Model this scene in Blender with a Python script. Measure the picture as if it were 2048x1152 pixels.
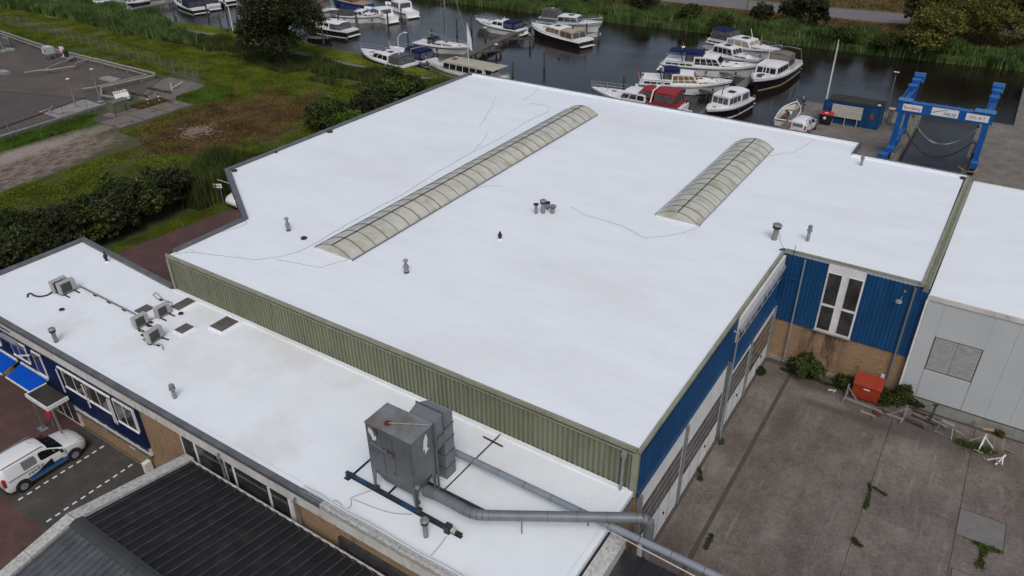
import bpy, math, random
import numpy as np
from mathutils import Vector, Matrix
random.seed(7)
rng = np.random.default_rng(7)
S = bpy.context.scene
for o in list(bpy.data.objects):
    bpy.data.objects.remove(o)
COL = S.collection
R_ = math.radians

# ------------------------------------------------------------------ camera
CAMH = 29.1
FPX = 1513.2
yaw, pitch, roll = R_(-33.501), R_(31.331), R_(-0.627)
_f = np.array([math.sin(yaw)*math.cos(pitch), math.cos(yaw)*math.cos(pitch), -math.sin(pitch)])
_r = np.array([math.cos(yaw), -math.sin(yaw), 0.0])
_u = np.cross(_r, _f)
cr = _r*math.cos(roll)+_u*math.sin(roll)
cu = -_r*math.sin(roll)+_u*math.cos(roll)
cam = bpy.data.cameras.new('camera')
camo = bpy.data.objects.new('camera', cam)
COL.objects.link(camo)
camo.matrix_world = Matrix(((cr[0], cu[0], -_f[0], 0), (cr[1], cu[1], -_f[1], 0), (cr[2], cu[2], -_f[2], CAMH), (0, 0, 0, 1)))
cam.sensor_width = 36.0
cam.lens = FPX/2048*36
cam.clip_start = 0.5
cam.clip_end = 5000
S.camera = camo

# ------------------------------------------------------------------ world, sun, exposure
SUN_EL, SUN_AZ = 52.0, 142.0          # azimuth clockwise from +y
W = bpy.data.worlds.new('World')
S.world = W
W.use_nodes = True
wn = W.node_tree
wn.nodes.clear()
wo = wn.nodes.new('ShaderNodeOutputWorld')
bg = wn.nodes.new('ShaderNodeBackground')
sky = wn.nodes.new('ShaderNodeTexSky')
sky.sky_type = 'NISHITA'
sky.sun_disc = False
sky.sun_elevation = R_(SUN_EL)
sky.sun_rotation = R_(SUN_AZ)
sky.air_density = 1.0
sky.dust_density = 4.0
sky.ozone_density = 1.0
hs = wn.nodes.new('ShaderNodeHueSaturation')      # an overcast sky has little colour
hs.inputs['Saturation'].default_value = 0.74
wn.links.new(sky.outputs[0], hs.inputs['Color'])
wn.links.new(hs.outputs[0], bg.inputs[0])
bg.inputs[1].default_value = 0.110
wn.links.new(bg.outputs[0], wo.inputs[0])
sl = bpy.data.lights.new('sun', 'SUN')
sl.energy = 0.9
sl.angle = R_(26)
sl.color = (1.0, 0.975, 0.945)
so = bpy.data.objects.new('sun', sl)
COL.objects.link(so)
az, el = R_(SUN_AZ), R_(SUN_EL)
sd = Vector((math.sin(az)*math.cos(el), math.cos(az)*math.cos(el), math.sin(el)))
so.rotation_euler = sd.to_track_quat('Z', 'Y').to_euler()
so.location = (0, 0, 60)
S.view_settings.view_transform = 'Standard'
S.view_settings.look = 'None'
S.view_settings.exposure = 0.05
S.view_settings.gamma = 1.0
S.view_settings.use_curve_mapping = False
S.render.engine = 'CYCLES'


# ------------------------------------------------------------------ helpers
def ray(px, py):
    return cr*((px-1024)/FPX) - cu*((py-576)/FPX) + _f


def at(px, py, z=0.0):
    """the place on the level z that the photograph shows at pixel (px, py)"""
    d = ray(px, py)
    t = (z-CAMH)/d[2]
    return Vector((d[0]*t, d[1]*t, z))


def aty(px, py, y):
    d = ray(px, py)
    t = y/d[1]
    return Vector((d[0]*t, y, CAMH+d[2]*t))


MATS = {}


def mat(name, col, col2=None, scale=2.0, rough=0.6, metal=0.0, bump=0.0, bscale=None, lo=0.38, hi=0.64,
        spec=0.5, detail=6.0, stretch=None, col3=None, scale3=0.3, lo3=0.5, hi3=0.7, coat=0.0, world=False, spots=None, r2=None):
    m = bpy.data.materials.new(name)
    m.use_nodes = True
    nt = m.node_tree
    N, L = nt.nodes, nt.links
    b = N['Principled BSDF']
    b.inputs['Roughness'].default_value = rough
    b.inputs['Metallic'].default_value = metal
    b.inputs['Specular IOR Level'].default_value = spec
    b.inputs['Coat Weight'].default_value = coat
    c4 = (*col, 1)
    b.inputs['Base Color'].default_value = c4
    m.diffuse_color = c4
    if col2 is None and bump == 0 and spots is None:
        MATS[name] = m
        return m
    if world:
        tc = N.new('ShaderNodeNewGeometry').outputs['Position']
    else:
        tc = N.new('ShaderNodeTexCoord').outputs['Object']
    if stretch:
        mp = N.new('ShaderNodeMapping')
        mp.inputs['Scale'].default_value = stretch
        L.new(tc, mp.inputs[0])
        tc = mp.outputs[0]

    def noise(s, d=detail, rg=0.6):
        n = N.new('ShaderNodeTexNoise')
        n.inputs['Scale'].default_value = s
        n.inputs['Detail'].default_value = d
        n.inputs['Roughness'].default_value = rg
        L.new(tc, n.inputs['Vector'])
        return n.outputs['Fac']

    def ramp(src, a, bb):
        r = N.new('ShaderNodeMapRange')
        r.inputs['From Min'].default_value = a
        r.inputs['From Max'].default_value = bb
        L.new(src, r.inputs['Value'])
        return r.outputs[0]

    def mix(fac, a, bb):
        x = N.new('ShaderNodeMix')
        x.data_type = 'RGBA'
        L.new(fac, x.inputs['Factor'])
        for i, v in ((6, a), (7, bb)):
            if isinstance(v, tuple):
                x.inputs[i].default_value = (*v, 1)
            else:
                L.new(v, x.inputs[i])
        return x.outputs[2]
    cur = col
    if col2 is not None:
        f2 = ramp(noise(scale), lo, hi)
        cur = mix(f2, col, col2)
        if r2 is not None:
            rr = N.new('ShaderNodeMapRange')
            rr.inputs['To Min'].default_value = rough
            rr.inputs['To Max'].default_value = r2
            L.new(f2, rr.inputs['Value'])
            L.new(rr.outputs[0], b.inputs['Roughness'])
    if col3 is not None:
        cur = mix(ramp(noise(scale3, 5.0), lo3, hi3), cur, col3)
    if spots is not None:            # (colour, scale, threshold)
        cur = mix(ramp(noise(spots[1], 3.0, 0.7), spots[2], spots[2]+0.04), cur, spots[0])
    if not isinstance(cur, tuple):
        L.new(cur, b.inputs['Base Color'])
    if bump:
        bp = N.new('ShaderNodeBump')
        bp.inputs['Strength'].default_value = 1.0
        bp.inputs['Distance'].default_value = bump
        L.new(noise(bscale or scale*6, 4.0), bp.inputs['Height'])
        L.new(bp.outputs[0], b.inputs['Normal'])
    MATS[name] = m
    return m


class MB:
    """collects shapes and links them as one mesh object"""
    def __init__(s):
        s.v = []
        s.f = []
        s.m = []
        s.cur = 0

    def add(s, vs, fs):
        n = len(s.v)
        s.v += [tuple(p) for p in vs]
        for f in fs:
            s.f.append(tuple(i+n for i in f))
            s.m.append(s.cur)
        return s

    def box(s, x0, x1, y0, y1, z0, z1):
        return s.add([(x0, y0, z0), (x1, y0, z0), (x1, y1, z0), (x0, y1, z0), (x0, y0, z1), (x1, y0, z1), (x1, y1, z1), (x0, y1, z1)],
                     [(0, 3, 2, 1), (4, 5, 6, 7), (0, 1, 5, 4), (1, 2, 6, 5), (2, 3, 7, 6), (3, 0, 4, 7)])

    def bev(s, x0, x1, y0, y1, z0, z1, b=0.03):
        """box with its top and bottom edges drawn in"""
        r = []
        for (q, z) in ((b, z0), (0, z0+b), (0, z1-b), (b, z1)):
            r.append([(x0+q, y0+q, z), (x1-q, y0+q, z), (x1-q, y1-q, z), (x0+q, y1-q, z)])
        return s.loft(r)

    def hexa(s, p):
        """eight corners: bottom four, top four, same order"""
        return s.add(p, [(0, 3, 2, 1), (4, 5, 6, 7), (0, 1, 5, 4), (1, 2, 6, 5), (2, 3, 7, 6), (3, 0, 4, 7)])

    def bar(s, a, b, w, h=None, up=(0, 0, 1)):
        a = Vector(a)
        b = Vector(b)
        h = h or w
        d = (b-a).normalized()
        u = Vector(up)
        if abs(d.dot(u)) > 0.98:
            u = Vector((0, 1, 0))
        x = d.cross(u).normalized()
        z = x.cross(d).normalized()
        p = []
        for q in (a, b):
            for sx, sz in ((-1, -1), (1, -1), (1, 1), (-1, 1)):
                p.append(q+x*(sx*w/2)+z*(sz*h/2))
        return s.add(p, [(0, 1, 2, 3), (7, 6, 5, 4), (0, 4, 5, 1), (1, 5, 6, 2), (2, 6, 7, 3), (3, 7, 4, 0)])

    def tube(s, pts, r, n=8, caps=True, closed=False):
        pts = [Vector(p) for p in pts]
        rs = r if isinstance(r, (list, tuple)) else [r]*len(pts)
        rings = []
        prev = None
        for i, p in enumerate(pts):
            if closed:
                d = pts[(i+1) % len(pts)]-pts[i-1]
            else:
                d = pts[min(i+1, len(pts)-1)]-pts[max(i-1, 0)]
            d.normalize()
            if prev is None:
                u = Vector((0, 0, 1)) if abs(d.z) < 0.9 else Vector((1, 0, 0))
            else:
                u = prev
            x = d.cross(u).normalized()
            u = x.cross(d).normalized()
            prev = u
            rings.append([p+(x*math.cos(2*math.pi*k/n)+u*math.sin(2*math.pi*k/n))*rs[i] for k in range(n)])
        vs = [v for g in rings for v in g]
        fs = []
        m = len(rings)
        for i in range(m if closed else m-1):
            j = (i+1) % m
            for k in range(n):
                fs.append((i*n+k, i*n+(k+1) % n, j*n+(k+1) % n, j*n+k))
        if caps and not closed:
            fs.append(tuple(range(n-1, -1, -1)))
            fs.append(tuple((m-1)*n+k for k in range(n)))
        return s.add(vs, fs)

    def lathe(s, prof, c=(0, 0, 0), n=16):
        vs = []
        for r, z in prof:
            for k in range(n):
                a = 2*math.pi*k/n
                vs.append((c[0]+r*math.cos(a), c[1]+r*math.sin(a), c[2]+z))
        m = len(prof)
        fs = [(i*n+k, i*n+(k+1) % n, (i+1)*n+(k+1) % n, (i+1)*n+k) for i in range(m-1) for k in range(n)]
        fs.append(tuple(range(n-1, -1, -1)))
        fs.append(tuple((m-1)*n+k for k in range(n)))
        return s.add(vs, fs)

    def prism(s, poly, z0, z1):
        n = len(poly)
        if sum(poly[i][0]*poly[(i+1) % n][1]-poly[(i+1) % n][0]*poly[i][1] for i in range(n)) < 0:
            poly = poly[::-1]
        vs = [(p[0], p[1], z0) for p in poly]+[(p[0], p[1], z1) for p in poly]
        fs = [tuple(range(n-1, -1, -1)), tuple(range(n, 2*n))]
        fs += [(i, (i+1) % n, n+(i+1) % n, n+i) for i in range(n)]
        return s.add(vs, fs)

    def loft(s, rings, caps=True, closed=True):
        n = len(rings[0])
        vs = [v for g in rings for v in g]
        fs = []
        for i in range(len(rings)-1):
            for k in range(n if closed else n-1):
                fs.append((i*n+k, i*n+(k+1) % n, (i+1)*n+(k+1) % n, (i+1)*n+k))
        if caps:
            fs.append(tuple(range(n-1, -1, -1)))
            fs.append(tuple((len(rings)-1)*n+k for k in range(n)))
        return s.add(vs, fs)

    def onquad(s, A, B, C, D, u0, u1, v0, v1, t=0.02, lift=0.0):
        """a thin plate on the face A B (bottom) C D (top, D above A)"""
        A, B, C, D = map(Vector, (A, B, C, D))
        nrm = (B-A).cross(D-A).normalized()

        def P(u, v):
            return (A*(1-u)+B*u)*(1-v)+(D*(1-u)+C*u)*v
        q = [P(u0, v0), P(u1, v0), P(u1, v1), P(u0, v1)]
        return s.hexa([p+nrm*lift for p in q]+[p+nrm*(lift+t) for p in q])

    def mesh(s, name, mats):
        me = bpy.data.meshes.new(name)
        me.from_pydata(s.v, [], s.f)
        if not isinstance(mats, (list, tuple)):
            mats = [mats]
        for m in mats:
            me.materials.append(MATS[m] if isinstance(m, str) else m)
        if len(mats) > 1:
            me.polygons.foreach_set('material_index', s.m)
        me.update()
        return me

    def build(s, name, mats, parent=None, smooth=False, label=None, kind=None, loc=None, rz=0, fix=False):
        me = s.mesh(name, mats)
        if fix:
            import bmesh
            bm = bmesh.new()
            bm.from_mesh(me)
            bmesh.ops.recalc_face_normals(bm, faces=bm.faces)
            bm.to_mesh(me)
            bm.free()
        if smooth:
            me.shade_smooth()
            me.set_sharp_from_angle(angle=R_(38))
        return link(name, me, parent, label, kind, loc, rz)


def link(name, me, parent=None, label=None, kind=None, loc=None, rz=0):
    o = bpy.data.objects.new(name, me)
    COL.objects.link(o)
    if parent is not None:
        o.parent = parent
    if label:
        o['label'] = label
    if kind:
        o['kind'] = kind
    if loc is not None:
        o.location = loc
    if rz:
        o.rotation_euler = (0, 0, rz)
    return o


def tag(o, label, cat, group=None, kind=None):
    if label:
        o['label'] = label
    if cat:
        o['category'] = cat
    if group:
        o['group'] = group
    if kind:
        o['kind'] = kind
    return o


def thing(name, label, cat, loc=(0, 0, 0), rz=0.0, group=None):
    o = bpy.data.objects.new(name, None)
    o.empty_display_size = 0.3
    COL.objects.link(o)
    o.location = loc
    o.rotation_euler = (0, 0, rz)
    return tag(o, label, cat, group)


KIDS = {}


def dup(o, loc=None, rz=None, label=None, parent=None, group=None):
    c = o.copy()
    COL.objects.link(c)
    if parent is not None:
        c.parent = parent
    if loc is not None:
        c.location = loc
    if rz is not None:
        c.rotation_euler = (0, 0, rz)
    if label:
        c['label'] = label
    if group:
        c['group'] = group
    for ch in list(o.children):
        dup(ch, parent=c)
    return c


def textmesh(body, size, matn, name, parent, M, extrude=0.004, sx=1.0, italic=0.0):
    cv = bpy.data.curves.new(name, 'FONT')
    cv.body = body
    cv.size = size
    cv.extrude = extrude
    cv.align_x = 'CENTER'
    cv.align_y = 'CENTER'
    cv.shear = italic
    cv.resolution_u = 3
    tmp = bpy.data.objects.new('tmp', cv)
    COL.objects.link(tmp)
    bpy.context.view_layer.update()
    dg = bpy.context.evaluated_depsgraph_get()
    me = bpy.data.meshes.new_from_object(tmp.evaluated_get(dg))
    bpy.data.objects.remove(tmp)
    me.transform(Matrix.Diagonal((sx, 1, 1, 1)))
    me.transform(M)
    me.materials.clear()
    me.materials.append(MATS[matn])
    return link(name, me, parent)


def frame_matrix(o, x, y):
    """matrix with local x along x, y along y, at o"""
    x = Vector(x).normalized()
    y = Vector(y).normalized()
    z = x.cross(y)
    return Matrix(((x[0], y[0], z[0], o[0]), (x[1], y[1], z[1], o[1]), (x[2], y[2], z[2], o[2]), (0, 0, 0, 1)))


def rawmesh(name, V, F, matn):
    """fast mesh from numpy arrays; F is (n,k)"""
    me = bpy.data.meshes.new(name)
    n, k = F.shape
    me.vertices.add(len(V))
    me.vertices.foreach_set('co', V.astype(np.float32).ravel())
    me.loops.add(n*k)
    me.loops.foreach_set('vertex_index', F.astype(np.int32).ravel())
    me.polygons.add(n)
    me.polygons.foreach_set('loop_start', np.arange(0, n*k, k, dtype=np.int32))
    me.polygons.foreach_set('loop_total', np.full(n, k, dtype=np.int32))
    me.update(calc_edges=True)
    me.materials.append(MATS[matn])
    return me


# ------------------------------------------------------------------ materials
def leafmat(name, c1, c2, c3=None, rough=0.7):
    """foliage: every leaf or blade its own tone, patches of tone through the plant"""
    m = bpy.data.materials.new(name)
    m.use_nodes = True
    nt = m.node_tree
    N, L = nt.nodes, nt.links
    b = N['Principled BSDF']
    b.inputs['Roughness'].default_value = rough
    b.inputs['Specular IOR Level'].default_value = 0.12
    g = N.new('ShaderNodeNewGeometry')
    r = N.new('ShaderNodeValToRGB')
    e = r.color_ramp.elements
    e[0].color = (*c1, 1)
    e[1].color = (*c2, 1)
    if c3:
        x = e.new(0.9)
        x.color = (*c2, 1)
        e[-1].color = (*c3, 1)
    L.new(g.outputs['Random Per Island'], r.inputs[0])
    n = N.new('ShaderNodeTexNoise')
    n.inputs['Scale'].default_value = 0.35
    n.inputs['Detail'].default_value = 3
    L.new(g.outputs['Position'], n.inputs['Vector'])
    mr = N.new('ShaderNodeMapRange')
    mr.inputs['From Min'].default_value = 0.35
    mr.inputs['From Max'].default_value = 0.65
    mr.inputs['To Min'].default_value = 0.7
    mr.inputs['To Max'].default_value = 1.35
    L.new(n.outputs['Fac'], mr.inputs['Value'])
    mx = N.new('ShaderNodeMix')
    mx.data_type = 'RGBA'
    mx.blend_type = 'MULTIPLY'
    mx.inputs['Factor'].default_value = 1
    L.new(r.outputs[0], mx.inputs[6])
    L.new(mr.outputs[0], mx.inputs[7])
    L.new(mx.outputs[2], b.inputs['Base Color'])
    tr = N.new('ShaderNodeBsdfTranslucent')
    L.new(mx.outputs[2], tr.inputs[0])
    ms = N.new('ShaderNodeMixShader')
    ms.inputs[0].default_value = 0.25
    L.new(b.outputs[0], ms.inputs[1])
    L.new(tr.outputs[0], ms.inputs[2])
    L.new(ms.outputs[0], N['Material Output'].inputs[0])
    MATS[name] = m
    return m


leafmat('leaf_dark', (0.022, 0.031, 0.013), (0.060, 0.073, 0.031), (0.115, 0.12, 0.06))
leafmat('leaf_mid', (0.032, 0.048, 0.013), (0.085, 0.112, 0.030), (0.14, 0.155, 0.055))
leafmat('leaf_olive', (0.065, 0.072, 0.018), (0.165, 0.165, 0.042), (0.26, 0.245, 0.08))
leafmat('leaf_bright', (0.055, 0.105, 0.014), (0.105, 0.175, 0.026))
leafmat('leaf_reed', (0.045, 0.080, 0.024), (0.12, 0.185, 0.055), (0.22, 0.23, 0.10))
leafmat('leaf_lawn', (0.13, 0.17, 0.02), (0.24, 0.27, 0.04))
leafmat('leaf_grass', (0.090, 0.128, 0.012), (0.128, 0.160, 0.017), (0.175, 0.170, 0.030))
leafmat('leaf_dry', (0.115, 0.078, 0.032), (0.160, 0.108, 0.045), (0.22, 0.155, 0.075))
mat('bark', (0.07, 0.055, 0.04), (0.035, 0.028, 0.02), scale=4, rough=0.9, bump=0.03)

mat('roof_white', (0.81, 0.855, 0.895), (0.755, 0.80, 0.85), scale=0.45, rough=0.42, bump=0.012, bscale=2.2, lo=0.35, hi=0.7,
    col3=(0.73, 0.75, 0.76), scale3=0.16, lo3=0.5, hi3=0.75, world=True, stretch=(0.6, 1.6, 1), spots=((0.52, 0.54, 0.55), 1.9, 0.735))
mat('roof_white_low', (0.80, 0.845, 0.88), (0.765, 0.81, 0.845), scale=0.6, rough=0.42, bump=0.012, bscale=2.5,
    col3=(0.70, 0.71, 0.71), scale3=0.22, lo3=0.53, hi3=0.72, world=True, spots=((0.42, 0.42, 0.42), 2.6, 0.715))
mat('seam_white', (0.66, 0.685, 0.72), (0.78, 0.80, 0.83), scale=3, rough=0.5)
mat('coping_grey', (0.125, 0.13, 0.14), (0.085, 0.09, 0.10), scale=1.5, rough=0.5, spots=((0.42, 0.42, 0.42), 5, 0.68), world=True)
mat('olive_metal', (0.185, 0.195, 0.130), (0.145, 0.155, 0.10), scale=0.8, rough=0.5, bump=0.002, bscale=8, world=True,
    col3=(0.115, 0.12, 0.08), scale3=1.7, lo3=0.52, hi3=0.8, stretch=(2, 2, 0.35))
mat('olive_trim', (0.27, 0.275, 0.205), (0.21, 0.215, 0.155), scale=1.5, rough=0.5, world=True, spots=((0.06, 0.06, 0.045), 4, 0.68))
mat('blue_metal', (0.006, 0.068, 0.185), (0.005, 0.05, 0.145), scale=0.9, rough=0.38, world=True, stretch=(2, 2, 0.4), bump=0.002, bscale=7)
mat('blue_faded', (0.02, 0.085, 0.19), (0.008, 0.06, 0.155), scale=2.2, rough=0.45, world=True)
mat('navy_metal', (0.008, 0.019, 0.080), (0.005, 0.012, 0.055), scale=1.0, rough=0.45, spec=.35, world=True)
mat('white_paint', (0.72, 0.72, 0.72), (0.62, 0.62, 0.61), scale=2.5, rough=0.45, world=True)
mat('door_white', (0.68, 0.69, 0.71), (0.60, 0.61, 0.625), scale=1.2, rough=0.5, world=True, col3=(0.40, 0.39, 0.37), scale3=2.4, lo3=0.6, hi3=0.8)
mat('fascia_white', (0.62, 0.61, 0.58), (0.50, 0.49, 0.46), scale=1.0, rough=0.6, world=True, col3=(0.24, 0.23, 0.21), scale3=2.6, lo3=0.60, hi3=0.72, stretch=(1.4, 1.4, 0.5))
mat('panel_grey', (0.47, 0.50, 0.515), (0.435, 0.465, 0.48), scale=0.5, rough=0.5, world=True, spots=((0.2, 0.2, 0.2), 6, 0.75))
mat('concrete_old', (0.27, 0.265, 0.26), (0.20, 0.195, 0.19), scale=1.6, rough=0.85, bump=0.02, world=True, col3=(0.40, 0.395, 0.38), scale3=1.4, lo3=0.55, hi3=0.75)
mat('concrete_panel', (0.27, 0.27, 0.275), (0.33, 0.33, 0.335), scale=3.2, rough=0.85, bump=0.01, world=True, stretch=(1, 1, 3), col3=(0.43, 0.43, 0.42), scale3=3.6, lo3=0.5, hi3=0.72)
mat('plinth', (0.27, 0.275, 0.255), (0.19, 0.19, 0.175), scale=1.3, rough=0.85, world=True, col3=(0.07, 0.07, 0.06), scale3=1.5, lo3=0.6, hi3=0.75)
mat('glass_dark', (0.014, 0.014, 0.014), (0.05, 0.05, 0.048), scale=0.9, rough=0.07, spec=0.8, world=True)
mat('glass_grey', (0.055, 0.052, 0.048), (0.11, 0.10, 0.095), scale=0.8, rough=0.15, spec=0.6, world=True)
mat('steel_galv', (0.30, 0.31, 0.32), (0.22, 0.225, 0.23), scale=4, rough=0.45, metal=0.3)
mat('steel_stack', (0.25, 0.25, 0.255), (0.185, 0.185, 0.185), scale=5, rough=0.5, metal=0.2)
mat('duct_grey', (0.155, 0.175, 0.195), (0.125, 0.14, 0.158), scale=1.6, rough=0.42, world=True, bump=0.003, bscale=9)
mat('duct_light', (0.225, 0.255, 0.29), (0.19, 0.215, 0.245), scale=1.6, rough=0.4, world=True)
mat('collector_grey', (0.115, 0.130, 0.142), (0.085, 0.096, 0.106), scale=1.7, rough=0.42, world=True, col3=(0.15, 0.145, 0.13), scale3=1.2, lo3=0.55, hi3=0.8)
mat('collector_top', (0.20, 0.215, 0.23), (0.15, 0.165, 0.175), scale=2, rough=0.5, world=True, col3=(0.15, 0.122, 0.10), scale3=1.1, lo3=0.46, hi3=0.62)
mat('rust', (0.11, 0.035, 0.02), (0.06, 0.025, 0.018), scale=8, rough=0.9)
mat('black', (0.012, 0.012, 0.013), rough=0.5)
mat('rubber', (0.02, 0.02, 0.021), (0.035, 0.035, 0.035), scale=9, rough=0.8)
mat('black_stain', (0.05, 0.048, 0.045), (0.02, 0.02, 0.02), scale=4, rough=0.7)
mat('blue_beam', (0.022, 0.028, 0.036), (0.014, 0.065, 0.15), scale=1.3, rough=0.55, world=True, lo=0.50, hi=0.60)
mat('poly_milky', (0.52, 0.515, 0.455), (0.43, 0.425, 0.37), scale=0.9, rough=0.35, world=True, col3=(0.34, 0.31, 0.20), scale3=1.0, lo3=0.5, hi3=0.72, spots=((0.14, 0.13, 0.10), 7.0, 0.70))
mat('poly_stain', (0.27, 0.235, 0.13), (0.36, 0.34, 0.25), scale=2.5, rough=0.5, world=True)
mat('rib_dark', (0.075, 0.07, 0.06), (0.12, 0.11, 0.09), scale=6, rough=0.5)
mat('ac_white', (0.40, 0.40, 0.39), (0.34, 0.34, 0.33), scale=4, rough=0.5)
mat('grille_dark', (0.035, 0.035, 0.035), (0.06, 0.06, 0.06), scale=14, rough=0.5)
mat('dome_brown', (0.085, 0.078, 0.072), (0.12, 0.112, 0.105), scale=2.5, rough=0.25)
mat('awning_blue', (0.002, 0.072, 0.44), (0.002, 0.06, 0.38), scale=1.5, rough=0.9, spec=.1)
mat('felt_dark', (0.034, 0.032, 0.030), (0.052, 0.049, 0.045), scale=1.8, rough=0.95, spec=.15)
mat('sheet_dark', (0.020, 0.021, 0.024), (0.013, 0.014, 0.017), scale=0.8, rough=0.7, spec=.25, world=True, col3=(0.045, 0.040, 0.034), scale3=1.0, lo3=0.52, hi3=0.8, spots=((0.2, 0.2, 0.2), 7, 0.76))
mat('sheet_grey', (0.105, 0.112, 0.125), (0.06, 0.065, 0.075), scale=1.2, rough=0.45, world=True)
mat('rib_lit', (0.058, 0.060, 0.063), (0.025, 0.027, 0.03), scale=1.6, rough=0.6, world=True, lo=.42, hi=.6)  # paler than the sheet: light along the rib crests put into the colour
mat('ridge_cap', (0.042, 0.044, 0.048), (0.033, 0.035, 0.039), scale=1.5, rough=0.6, world=True)
mat('verge_white', (0.36, 0.36, 0.345), (0.50, 0.50, 0.48), scale=4.5, rough=0.75, world=True, lo=0.3, hi=0.65, detail=9, col3=(0.20, 0.20, 0.185), scale3=7.0, lo3=0.48, hi3=0.72)
mat('strip_dark', (0.020, 0.021, 0.025), (0.015, 0.016, 0.019), scale=0.6, rough=0.7, spec=.3, world=True, col3=(0.085, 0.075, 0.062), scale3=0.7, lo3=0.5, hi3=0.8, spots=((0.2, 0.2, 0.19), 6, 0.77))
mat('van_white', (0.72, 0.73, 0.75), rough=0.18, coat=0.6)
mat('van_blue', (0.005, 0.12, 0.40), rough=0.3)
mat('glass_car', (0.010, 0.011, 0.012), rough=0.08, spec=.45)
mat('glass_tint', (0.16, 0.165, 0.18), rough=0.25)
mat('red', (0.45, 0.02, 0.02), (0.36, 0.015, 0.02), scale=3, rough=0.5)
mat('red_dark', (0.16, 0.012, 0.02), (0.12, 0.01, 0.017), scale=2.5, rough=0.75)
mat('orange_red', (0.30, 0.038, 0.014), (0.24, 0.03, 0.012), scale=2.2, rough=0.42)
mat('crane_blue', (0.008, 0.10, 0.36), (0.006, 0.075, 0.27), scale=1.2, rough=0.4, world=True)
mat('crane_light', (0.06, 0.20, 0.42), (0.03, 0.14, 0.34), scale=3, rough=0.45)
mat('strap', (0.36, 0.35, 0.32), (0.16, 0.155, 0.14), scale=1.2, rough=0.9, lo=0.45, hi=0.5)
mat('strap_dark', (0.045, 0.043, 0.04), (0.02, 0.02, 0.02), scale=2, rough=0.9)
mat('wood_jetty', (0.115, 0.098, 0.080), (0.070, 0.060, 0.048), scale=2.5, rough=0.9, bump=0.02, world=True, col3=(0.10, 0.11, 0.045), scale3=0.6, lo3=0.55, hi3=0.8)
mat('wood_grey', (0.165, 0.158, 0.145), (0.12, 0.115, 0.105), scale=2.5, rough=0.9, bump=0.02, world=True)
mat('pile', (0.050, 0.045, 0.038), (0.09, 0.085, 0.07), scale=3, rough=0.95)
mat('ivory', (0.50, 0.485, 0.43), rough=0.35)
mat('beige', (0.42, 0.385, 0.31), (0.36, 0.33, 0.26), scale=1.5, rough=0.55)
mat('canvas_beige', (0.36, 0.28, 0.20), rough=0.8)
mat('canvas_navy', (0.008, 0.013, 0.062), (0.012, 0.018, 0.078), scale=2, rough=0.85, spec=.2)
mat('canvas_grey', (0.065, 0.068, 0.075), (0.09, 0.092, 0.10), scale=2, rough=0.75)
mat('canvas_taupe', (0.16, 0.14, 0.12), (0.13, 0.115, 0.10), scale=2, rough=0.75)
mat('canvas_brown', (0.085, 0.065, 0.055), rough=0.75)
mat('canvas_red', (0.27, 0.018, 0.030), (0.21, 0.014, 0.024), scale=2, rough=0.7)
mat('boat_white', (0.80, 0.80, 0.80), (0.72, 0.725, 0.73), scale=1.5, rough=0.3, coat=0.25)
mat('boat_cream', (0.60, 0.585, 0.53), rough=0.3)
mat('boat_grey', (0.34, 0.36, 0.38), rough=0.3)
mat('hull_black', (0.014, 0.014, 0.016), rough=0.22)
mat('hull_navy', (0.02, 0.035, 0.065), rough=0.22)
mat('hull_blue', (0.01, 0.08, 0.30), rough=0.25)
mat('teak', (0.22, 0.13, 0.07), (0.15, 0.085, 0.045), scale=4, rough=0.6)
mat('glass_boat', (0.015, 0.017, 0.02), rough=0.08, spec=0.8)
mat('glass_canvas', (0.10, 0.105, 0.11), (0.045, 0.046, 0.05), scale=2.5, rough=0.2)
mat('glass_cream', (0.34, 0.31, 0.25), (0.24, 0.2, 0.14), scale=4, rough=0.3)
mat('glass_curtain', (0.23, 0.13, 0.035), (0.14, 0.08, 0.03), scale=4, rough=0.25)
mat('chrome', (0.45, 0.46, 0.47), rough=0.3, metal=0.5)
mat('skin', (0.42, 0.26, 0.19), rough=0.6)
mat('cloth_dark', (0.02, 0.022, 0.028), rough=0.8)
mat('jeans', (0.055, 0.085, 0.14), rough=0.8)
mat('hair_grey', (0.35, 0.33, 0.31), rough=0.8)
mat('yellow', (0.45, 0.27, 0.02), rough=0.5)
mat('pvc', (0.42, 0.42, 0.40), rough=0.5)
mat('ibc', (0.55, 0.60, 0.62), rough=0.3)
mat('cabinet_green', (0.105, 0.12, 0.075), (0.13, 0.145, 0.09), scale=3, rough=0.6)
mat('timber_new', (0.36, 0.25, 0.15), (0.26, 0.18, 0.11), scale=5, rough=0.8)
mat('soil', (0.055, 0.043, 0.033), (0.03, 0.025, 0.02), scale=3, rough=0.95)
mat('clay_tile', (0.09, 0.05, 0.04), (0.05, 0.035, 0.03), scale=6, rough=0.9)
mat('white_plain', (0.70, 0.70, 0.69), rough=0.5)
mat('pipe_pale', (0.27, 0.262, 0.23), (0.20, 0.19, 0.17), scale=2, rough=0.6)
mat('noticeboard', (0.47, 0.46, 0.40), (0.40, 0.39, 0.34), scale=4, rough=0.6)
mat('asphalt_path', (0.155, 0.145, 0.13), (0.12, 0.11, 0.10), scale=2, rough=0.9, world=True)
mat('road_far', (0.165, 0.15, 0.155), (0.135, 0.122, 0.125), scale=0.6, rough=0.85, world=True, stretch=(0.3, 2, 1))
mat('quay_concrete', (0.18, 0.16, 0.137), (0.125, 0.11, 0.094), scale=0.9, rough=0.9, world=True, bump=0.01, bscale=12, col3=(0.215, 0.20, 0.175), scale3=0.35, lo3=0.5, hi3=0.7)
mat('quay_beam', (0.17, 0.16, 0.14), (0.12, 0.11, 0.09), scale=1.5, rough=0.9, world=True)
mat('bed', (0.02, 0.018, 0.014), rough=1)
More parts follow.
